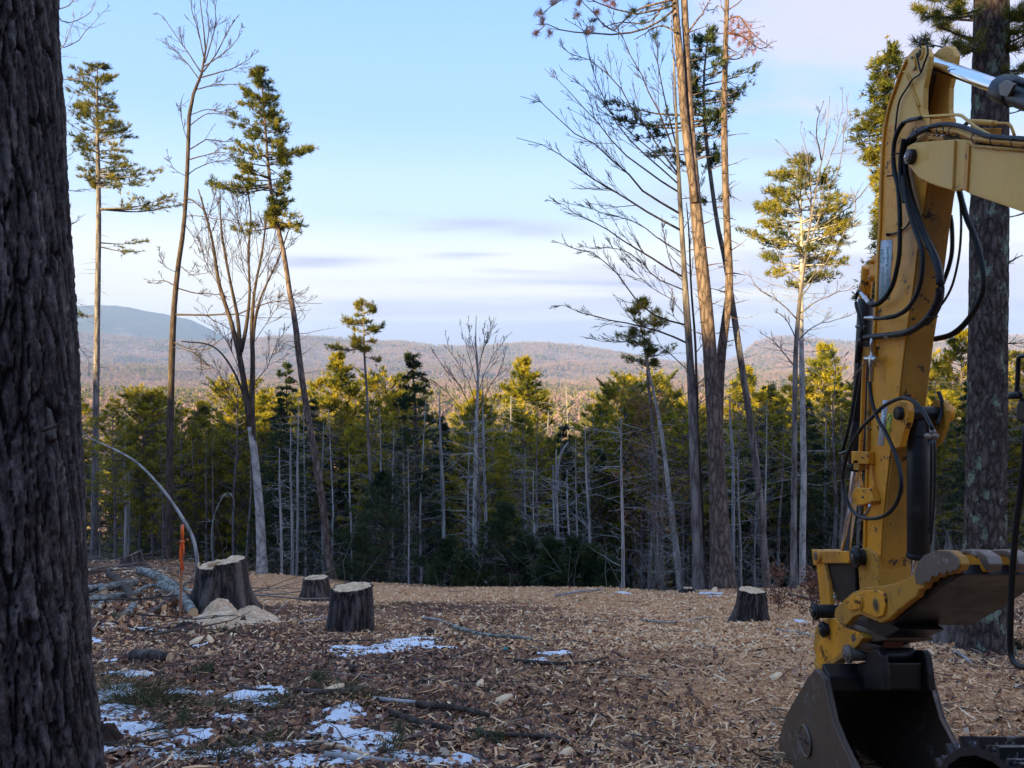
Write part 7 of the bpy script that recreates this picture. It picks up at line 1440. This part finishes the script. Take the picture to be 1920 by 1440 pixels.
    for k in range(1, 4):
        dx = .145 * k
        base = [(1640, 1120), (1700, 1085), (1716, 1076), (1722, 1056), (1735, 1040), (1759, 1031), (1781, 1032), (1797, 1043), (1802, 1058), (1797, 1071), (1778, 1073), (1758, 1083), (1736, 1096), (1718, 1118), (1680, 1148), (1650, 1155)]
        P = [LP_(a, b, X0) for a, b in base]; o = prism([(p[1], p[2]) for p in P], X0 + dx, X0 + dx + .045, 'tine', 'yellow_paint', px=False, bev=.006, parent=th)
        P = [LP_(a, b, X0) for a, b in [(1724, 1052), (1735, 1039), (1759, 1030), (1781, 1031), (1798, 1042), (1803, 1058), (1798, 1072), (1790, 1060), (1782, 1044), (1760, 1038), (1740, 1046)]]; prism([(p[1], p[2]) for p in P], X0 + dx - .012, X0 + dx + .057, 'worn_tip', 'worn_steel', px=False, bev=.006, parent=th)
    # plate that joins the tines
    P = [LP_(a, b, X0) for a, b in [(1618, 1148), (1650, 1140), (1700, 1100), (1745, 1074), (1782, 1058), (1788, 1078), (1752, 1098), (1702, 1139), (1657, 1172), (1625, 1168)]]; prism([(p[1], p[2]) for p in P], X0 + .046, X0 + .52, 'thumb_plate', 'black_paint', px=False, bev=.005, parent=th)
    P = [LP_(a, b, X0) for a, b in [(1612, 1150), (1650, 1166), (1668, 1180), (1640, 1196), (1606, 1178)]]; prism([(p[1], p[2]) for p in P], X0 + .06, X0 + .32, 'thumb_heel', 'black_paint', px=False, bev=.005, parent=th)
    p = LP_(1648, 1134, X0); 
    q = cyl((X0 - .020, p[1], p[2]), (X0 - .010, p[1], p[2]), .034, 'pin_hole', 'inner_dark', parent=th); q.scale = (1, 1, 1)
    cyl((X0 - .0185, p[1], p[2]), (X0 - .0165, p[1], p[2]), .048, 'hole_ring', 'yellow_grimy', parent=th)
    p = LP_(1617, 1129, X0); cyl((X0 - .026, p[1], p[2]), (X0 - .015, p[1], p[2]), .050, 'badge', 'yellow_grimy', parent=th); cyl((X0 - .030, p[1], p[2]), (X0 - .025, p[1], p[2]), .038, 'badge_face', 'yellow_paint', parent=th)
    def text(s, p, h, mat, name, ry=0, ext=.002, shear=0, parent=root, rot=0.0, sx=1.0):
        c = bpy.data.curves.new(name, 'FONT'); c.body = s; c.size = h; c.extrude = ext; c.align_x = 'CENTER'; c.align_y = 'CENTER'; c.resolution_u = 2
        tmp = bpy.data.objects.new(name, c); dg = bpy.context.evaluated_depsgraph_get(); me = bpy.data.meshes.new_from_object(tmp); bpy.data.objects.remove(tmp); me.name = name
        me.materials.clear(); me.materials.append(M[mat]); o = obj(name, me, parent); o.location = tuple(np.array(p) - O)
        # lettering faces -x; the reader's right is -y
        Mx = Matrix(((0, 0, -1), (-1, 0, 0), (0, 1, 0))).to_4x4(); R = Matrix.Rotation(rot, 4, 'X'); o.rotation_euler = (R @ Mx).to_euler(); o.scale = (sx, 1, 1); return o
    text('GEITH', LP_(1617, 1129, X0) - [.031, 0, 0], .030, 'inner_dark', 'lettering', parent=th, rot=-.15)
    pin(1577, 1146, .046, x0=X0 - .075, x1=XR + .10, collar=True)
    # ---- quick coupler
    qp = prism([(1535, 1176), (1540, 1166), (1550, 1160), (1566, 1160), (1580, 1176), (1598, 1182), (1612, 1186), (1606, 1200), (1588, 1218), (1570, 1230), (1540, 1249), (1533, 1246), (1529, 1238), (1531, 1214), (1537, 1197)], XL - .095, XL - .062, 'coupler_plate', 'yellow_paint', plane=XL - .095, bev=.006)
    prism([(1529, 1239), (1540, 1250), (1570, 1231), (1588, 1219), (1608, 1200), (1616, 1186), (1622, 1196), (1612, 1210), (1590, 1230), (1560, 1248), (1542, 1260), (1533, 1256)], XL - .11, XL - .03, 'coupler_lip', 'yellow_grimy', plane=XL - .095, bev=.006)
    prism([(1560, 1162), (1600, 1168), (1660, 1172), (1665, 1200), (1600, 1210), (1570, 1225), (1545, 1200)], XL - .05, XR + .06, 'coupler_body', 'rust_steel', plane=XL - .05, bev=.01)
    prism([(1535, 1176), (1550, 1160), (1566, 1160), (1580, 1176), (1612, 1186), (1588, 1218), (1540, 1249), (1531, 1214)], XR + .062, XR + .095, 'coupler_plate', 'yellow_grimy', plane=XR + .09, bev=.006)
    pin(1545, 1180, .042, x0=XL - .15, x1=XR + .10, plane=XL - .12, collar=True)
    text('GEITH', LP_(1545, 1231, XL - .096) - [.002, 0, 0], .062, 'inner_dark', 'lettering', rot=.75, ext=.001, parent=qp)
    # swivelling head between the coupler and bucket
    c0 = LP_(1650, 1186, XC - .02); cyl(c0 + [0, 0, .06], c0 - [0, 0, .10], .15, 'coupler_turret', 'rust_steel', sides=36, rings=[(0, .16), (.2, .17), (.22, .13), (.55, .13), (.57, .17), (.8, .17), (.82, .15), (1, .15)])
    prism([(1638, 1204), (1668, 1204), (1668, 1217), (1638, 1217)], XC - .03, XC + .03, 'warning_label', 'label_red', plane=XC - .0, bev=0) if False else None
    b_ = c0 + [0, -.172, -.02]; g = Geo(); g.add(np.array([b_ + [-.06, 0, -.022], b_ + [.06, 0, -.022], b_ + [.06, 0, .022], b_ + [-.06, 0, .022]]), np.array([(0, 1, 2, 3)]), 0); fin('warning_label', g, ['label_red'])
    # ---- bucket
    BW0, BW1 = 2.034, 2.726; bk = bpy.data.objects.new('bucket', None); COL.objects.link(bk); bk.parent = root
    side = [(1530, 1254), (1523, 1260), (1514, 1270), (1509, 1280), (1497, 1300), (1484, 1322), (1474, 1341), (1467, 1360), (1462, 1382), (1460, 1400), (1461, 1420), (1466, 1440), (1478, 1462), (1500, 1478), (1530, 1486), (1570, 1488), (1616, 1478), (1605, 1440), (1595, 1420), (1581, 1390), (1564, 1347), (1554, 1299), (1549, 1274), (1540, 1262)]
    SY = [LP_(a, b, BW0) for a, b in side]; SYZ = [(p[1], p[2]) for p in SY]
    prism(SYZ, BW0, BW0 + .028, 'side_wall', 'rust_steel', px=False, bev=.004, parent=bk); prism(SYZ, BW1 - .028, BW1, 'side_wall', 'rust_steel', px=False, bev=.004, parent=bk)
    # cutting edge strip along each side wall
    strip = [(1530, 1254), (1540, 1262), (1549, 1274), (1554, 1299), (1564, 1347), (1581, 1390), (1595, 1420), (1605, 1440), (1616, 1478), (1590, 1478), (1570, 1430), (1545, 1375), (1530, 1320), (1522, 1290)]; sy = [(LP_(a, b, BW0)[1], LP_(a, b, BW0)[2]) for a, b in strip]
    prism(sy, BW0 - .014, BW0 - .001, 'side_cutter', 'rust_steel', px=False, bev=.004, parent=bk); prism(sy, BW1 + .001, BW1 + .014, 'side_cutter', 'rust_steel', px=False, bev=.004, parent=bk)
    # shell: the back and floor plate, following the outline
    out = np.array(SYZ[:17]); sh = smooth_path(np.c_[out, np.zeros(len(out))], 40)[:, :2]; nrm = np.gradient(sh, axis=0); nrm /= np.linalg.norm(nrm, axis=1, keepdims=True); cen = sh.mean(0); nn = np.c_[-nrm[:, 1], nrm[:, 0]]; sg = np.sign(((cen - sh) * nn).sum(1, keepdims=True)); inn = sh + nn * sg * .022
    ring = np.vstack([sh, inn[::-1]]); g = Geo(); n_ = len(ring); V = np.vstack([np.c_[np.full(n_, BW0 + .029), ring], np.c_[np.full(n_, BW1 - .029), ring]]); i = np.arange(n_); j = (i + 1) % n_; g.add(V, np.stack([i, j, n_ + j, n_ + i], -1), 0); fin('shell', g, ['rust_steel'], bk, smooth=False)
    # top beam and front lip
    t0 = LP_(1549, 1274, BW0); prism([(t0[1] + .02, t0[2] + .01), (t0[1] + .14, t0[2] + .055), (t0[1] + .15, t0[2] + .03), (t0[1] + .05, t0[2] - .09), (t0[1] + .01, t0[2] - .08)], BW0 + .03, BW1 - .03, 'top_beam', 'black_paint', px=False, bev=.006, parent=bk)
    l0 = LP_(1612, 1470, BW0); prism([(l0[1], l0[2]), (l0[1] + .12, l0[2] - .03), (l0[1] + .12, l0[2] - .055), (l0[1] - .03, l0[2] - .03)], BW0, BW1, 'cutting_edge', 'worn_steel', px=False, bev=.004, parent=bk)
    for k in range(5):
        x = BW0 + .03 + k * .146; prism([(l0[1] + .02, l0[2] + .02), (l0[1] - .13, l0[2] - .03), (l0[1] - .13, l0[2] - .045), (l0[1] + .02, l0[2] - .05)], x, x + .05, 'tooth', 'worn_steel', px=False, bev=.005, parent=bk)
    for k, x in ((0, XL - .08), (1, XR + .02)):
        ear = [(1604, 1278), (1606, 1232), (1610, 1214), (1618, 1206), (1628, 1206), (1634, 1216), (1638, 1250), (1640, 1280)]; q0 = [LP_(a, b, XL - .08) for a, b in ear]; prism([(p[1] - .12, p[2]) for p in q0], x, x + .045, 'bucket_ear', 'black_paint', px=False, bev=.008, parent=bk)
    q0 = [LP_(a, b, XL - .08) for a, b in [(1598, 1290), (1560, 1275), (1565, 1262), (1590, 1236), (1604, 1232), (1640, 1236), (1640, 1285)]]; prism([(p[1] - .06, p[2]) for p in q0], XL - .03, XR + .015, 'coupler_saddle', 'black_paint', px=False, bev=.01, parent=bk)
    pin(1592, 1226, .044, x0=XL - .16, x1=XR + .10, plane=XL - .13, collar=True, mat='worn_steel')
    for k in range(3): p = LP_(1640, 1216 + 14 * k, XL); cyl((XL - .03, p[1] - .12, p[2]), (XR + .02, p[1] - .12, p[2]), [.045, .03, .05][k], 'cross_bar', 'black_paint', parent=bk)
    for px, py in ((1487, 1374), (1555, 1363)): p = LP_(px, py, BW0); cyl((BW0 - .0155, p[1], p[2]), (BW0 - .013, p[1], p[2]), .014, 'bolt_hole', 'inner_dark', parent=bk)
    p = LP_(1512, 1389, BW0); bd = cyl((BW0 - .012, p[1], p[2]), (BW0 - .001, p[1], p[2]), .105, 'badge', 'rust_steel', parent=bk, sides=40, label='raised oval maker badge'); 
    g = Geo(); an = np.linspace(0, 6.283, 40); g.tubes(np.stack([np.full(40, BW0 - .012), p[1] + .098 * np.cos(an), p[2] + .098 * np.sin(an)], -1)[None], np.full((1, 40), .006), 6, 0); fin('badge_rim', g, ['worn_steel'], bk, smooth=True)
    text('GEITH', np.array([BW0 - .014, p[1], p[2]]), .064, 'worn_steel', 'lettering', rot=-.35, ext=.005, parent=bd)
    # ---- labels
    def sticker(quad, mat, name, x): 
        g = Geo(); V = np.array([LP_(a, b, x) for a, b in quad]); V = np.vstack([V, V + [-.002, 0, 0]]); g.add(V, np.array([(0, 1, 2, 3), (7, 6, 5, 4), (0, 4, 5, 1), (1, 5, 6, 2), (2, 6, 7, 3), (3, 7, 4, 0)]), 0); return fin(name, g, [mat])
    s1 = sticker([(1652, 451), (1674, 449), (1668, 562), (1645, 562)], 'label_white', 'instruction_label', XL - .0065)
    text('Automatic Q/H', LP_(1654.5, 515, XL - .0095), .070, 'print_teal', 'lettering', rot=math.radians(-90), ext=.0005, parent=s1, sx=.72); text('Versions On Request', LP_(1663.5, 512, XL - .0095), .055, 'print_teal', 'lettering', rot=math.radians(-90), ext=.0005, parent=s1, sx=.68)
    s2 = sticker([(1656, 750), (1665, 751), (1657, 836), (1646, 834)], 'label_white', 'part_label', XL - .0065); text('1044 2202', LP_(1659, 780, XL - .0095), .035, 'print_dark', 'lettering', rot=math.radians(-96), ext=.0005, parent=s2)
    s3 = sticker([(1665, 775), (1675, 776), (1670, 820), (1660, 818)], 'label_yellow', 'warning_label', XL - .0065)
    q = [LP_(a, b, XL - .0095) for a, b in ((1669.5, 777), (1673, 788), (1664, 787))]; g = Geo()
    for i in range(3): g.tubes(np.array([q[i], q[(i + 1) % 3]])[None], np.full((1, 2), .002), 4, 0)
    g.tubes(np.array([LP_(1662, 791, XL - .0095), LP_(1672, 793, XL - .0095)])[None], np.full((1, 2), .002), 4, 0); g.tubes(np.array([LP_(1662, 806, XL - .0095), LP_(1668, 807, XL - .0095), LP_(1669, 800, XL - .0095), LP_(1668, 812, XL - .0095)])[None], np.full((1, 4), .002), 4, 0)
    o = fin('warning_symbol', g, ['print_dark'], s3)
    # ---- tracks, body, cab
    def track(xa, xb):
        tr = bpy.data.objects.new('track', None); COL.objects.link(tr); tr.parent = root
        yf, yr_, zc, r = 2.05, -.35, .345, .345; per = []; seg = []
        n1 = 26; ys = np.linspace(yr_, yf, 26, endpoint=False)
        for y in ys: seg.append((y, zc + r, 0.0))
        for a in np.linspace(0, np.pi, 13, endpoint=False): seg.append((yf + r * math.sin(a), zc + r * math.cos(a), -a))
        for y in ys[::-1]: seg.append((y + (yf - yr_) / 26, zc - r, math.pi))
        for a in np.linspace(0, np.pi, 13, endpoint=False): seg.append((yr_ - r * math.sin(a), zc - r * math.cos(a), math.pi - a))
        prof = [(-.045, -.012), (.045, -.012), (.045, .008), (.030, .010), (.026, .040), (.014, .040), (.010, .010), (-.012, .010), (-.016, .026), (-.024, .026), (-.028, .010), (-.045, .008)]
        bm = bmesh.new(); v0 = [bm.verts.new((xa - O[0], a, b)) for a, b in prof]; f = bm.faces.new(v0); e = bmesh.ops.extrude_face_region(bm, geom=[f]); bmesh.ops.translate(bm, vec=(xb - xa, 0, 0), verts=[v for v in e['geom'] if isinstance(v, bmesh.types.BMVert)]); bmesh.ops.recalc_face_normals(bm, faces=bm.faces)
        me = bpy.data.meshes.new('track_pad'); bm.to_mesh(me); bm.free(); me.materials.append(M['track_steel'])
        for y, z, a in seg: o = obj('track_pad', me, tr); o.location = (0, y - O[1], z - O[2]); o.rotation_euler = (a, 0, 0)
        pts = [(yf + (r - .05) * math.sin(a), zc + (r - .05) * math.cos(a)) for a in np.linspace(0, np.pi, 16)] + [(yr_ - (r - .05) * math.sin(a), zc - (r - .05) * math.cos(a)) for a in np.linspace(0, np.pi, 16)]
        prism(pts, xa + .05, xb - .05, 'track_frame', 'black_paint', px=False, bev=.01, parent=tr)
        for y in (yf, yr_): cyl((xa + .02, y, zc), (xb - .02, y, zc), .23, 'idler_wheel', 'black_paint', parent=tr, sides=32)
    track(1.30, 1.78); track(2.98, 3.46)
    prism([(-.2, .55), (2.0, .55), (2.0, .80), (-.2, .80)], 1.8, 2.97, 'undercarriage', 'black_paint', px=False, bev=.02)
    prism([(-1.1, .86), (1.6, .86), (1.6, 1.15), (.6, 1.2), (.3, 1.75), (-1.1, 1.75)], 1.42, 3.35, 'engine_house', 'yellow_paint', px=False, bev=.04)
    prism([(.35, 1.21), (1.55, 1.16), (1.55, 1.7), (1.35, 2.55), (.30, 2.6)], 1.44, 2.14, 'cab', 'black_paint', px=False, bev=.04); prism([(.5, 1.7), (1.45, 1.7), (1.28, 2.45), (.45, 2.48)], 1.425, 1.438, 'cab_window', 'glass_black', px=False, bev=.005)
    # mirror on its stay, seen at the edge of the frame
    XM = 1.25
    def Q(px, py, x=XM): return LP_(px, py, x)
    mr = prism([(1903, 752), (1910, 745), (1925, 741), (1960, 742), (1968, 770), (1960, 800), (1915, 796), (1902, 790), (1900, 775)], XM, XM + .05, 'mirror', 'black_paint', bev=.012, plane=XM)
    mr.rotation_euler = (0, 0, 0)
    P = np.array([Q(*a) for a in ((1960, 668), (1930, 667), (1912, 669), (1909, 680), (1908, 710), (1906, 748))]); g = Geo(); g.tubes(smooth_path(P, 24)[None], np.full((1, 24), .0055), 8, 0); fin('mirror_stay', g, ['black_paint'], smooth=True)
    cyl(Q(1896, 741), Q(1912, 741), .010, 'stay_clamp', 'black_paint', sides=10); cyl(Q(1899, 738, XM - .01), Q(1900, 748, XM - .01), .013, 'stay_clamp', 'black_paint', sides=10)
    P = np.array([Q(*a) for a in ((1924, 800), (1920, 860), (1914, 920), (1906, 983), (1900, 1050), (1896, 1120), (1894, 1190), (1895, 1222), (1900, 1240), (1910, 1248), (1930, 1254), (1990, 1262))]); g = Geo(); g.tubes(smooth_path(P, 50)[None], np.full((1, 50), .0075), 10, 0); fin('hand_rail', g, ['black_paint'], smooth=True)
    g = Geo(); g.tubes(np.array([[Q(1990, 1262), [1.46, 1.45, .98]], [Q(1960, 668), [1.46, 1.5, 2.0]]]), np.full((2, 2), .0075), 8, 0); fin('rail_bracket', g, ['black_paint'])
digger()
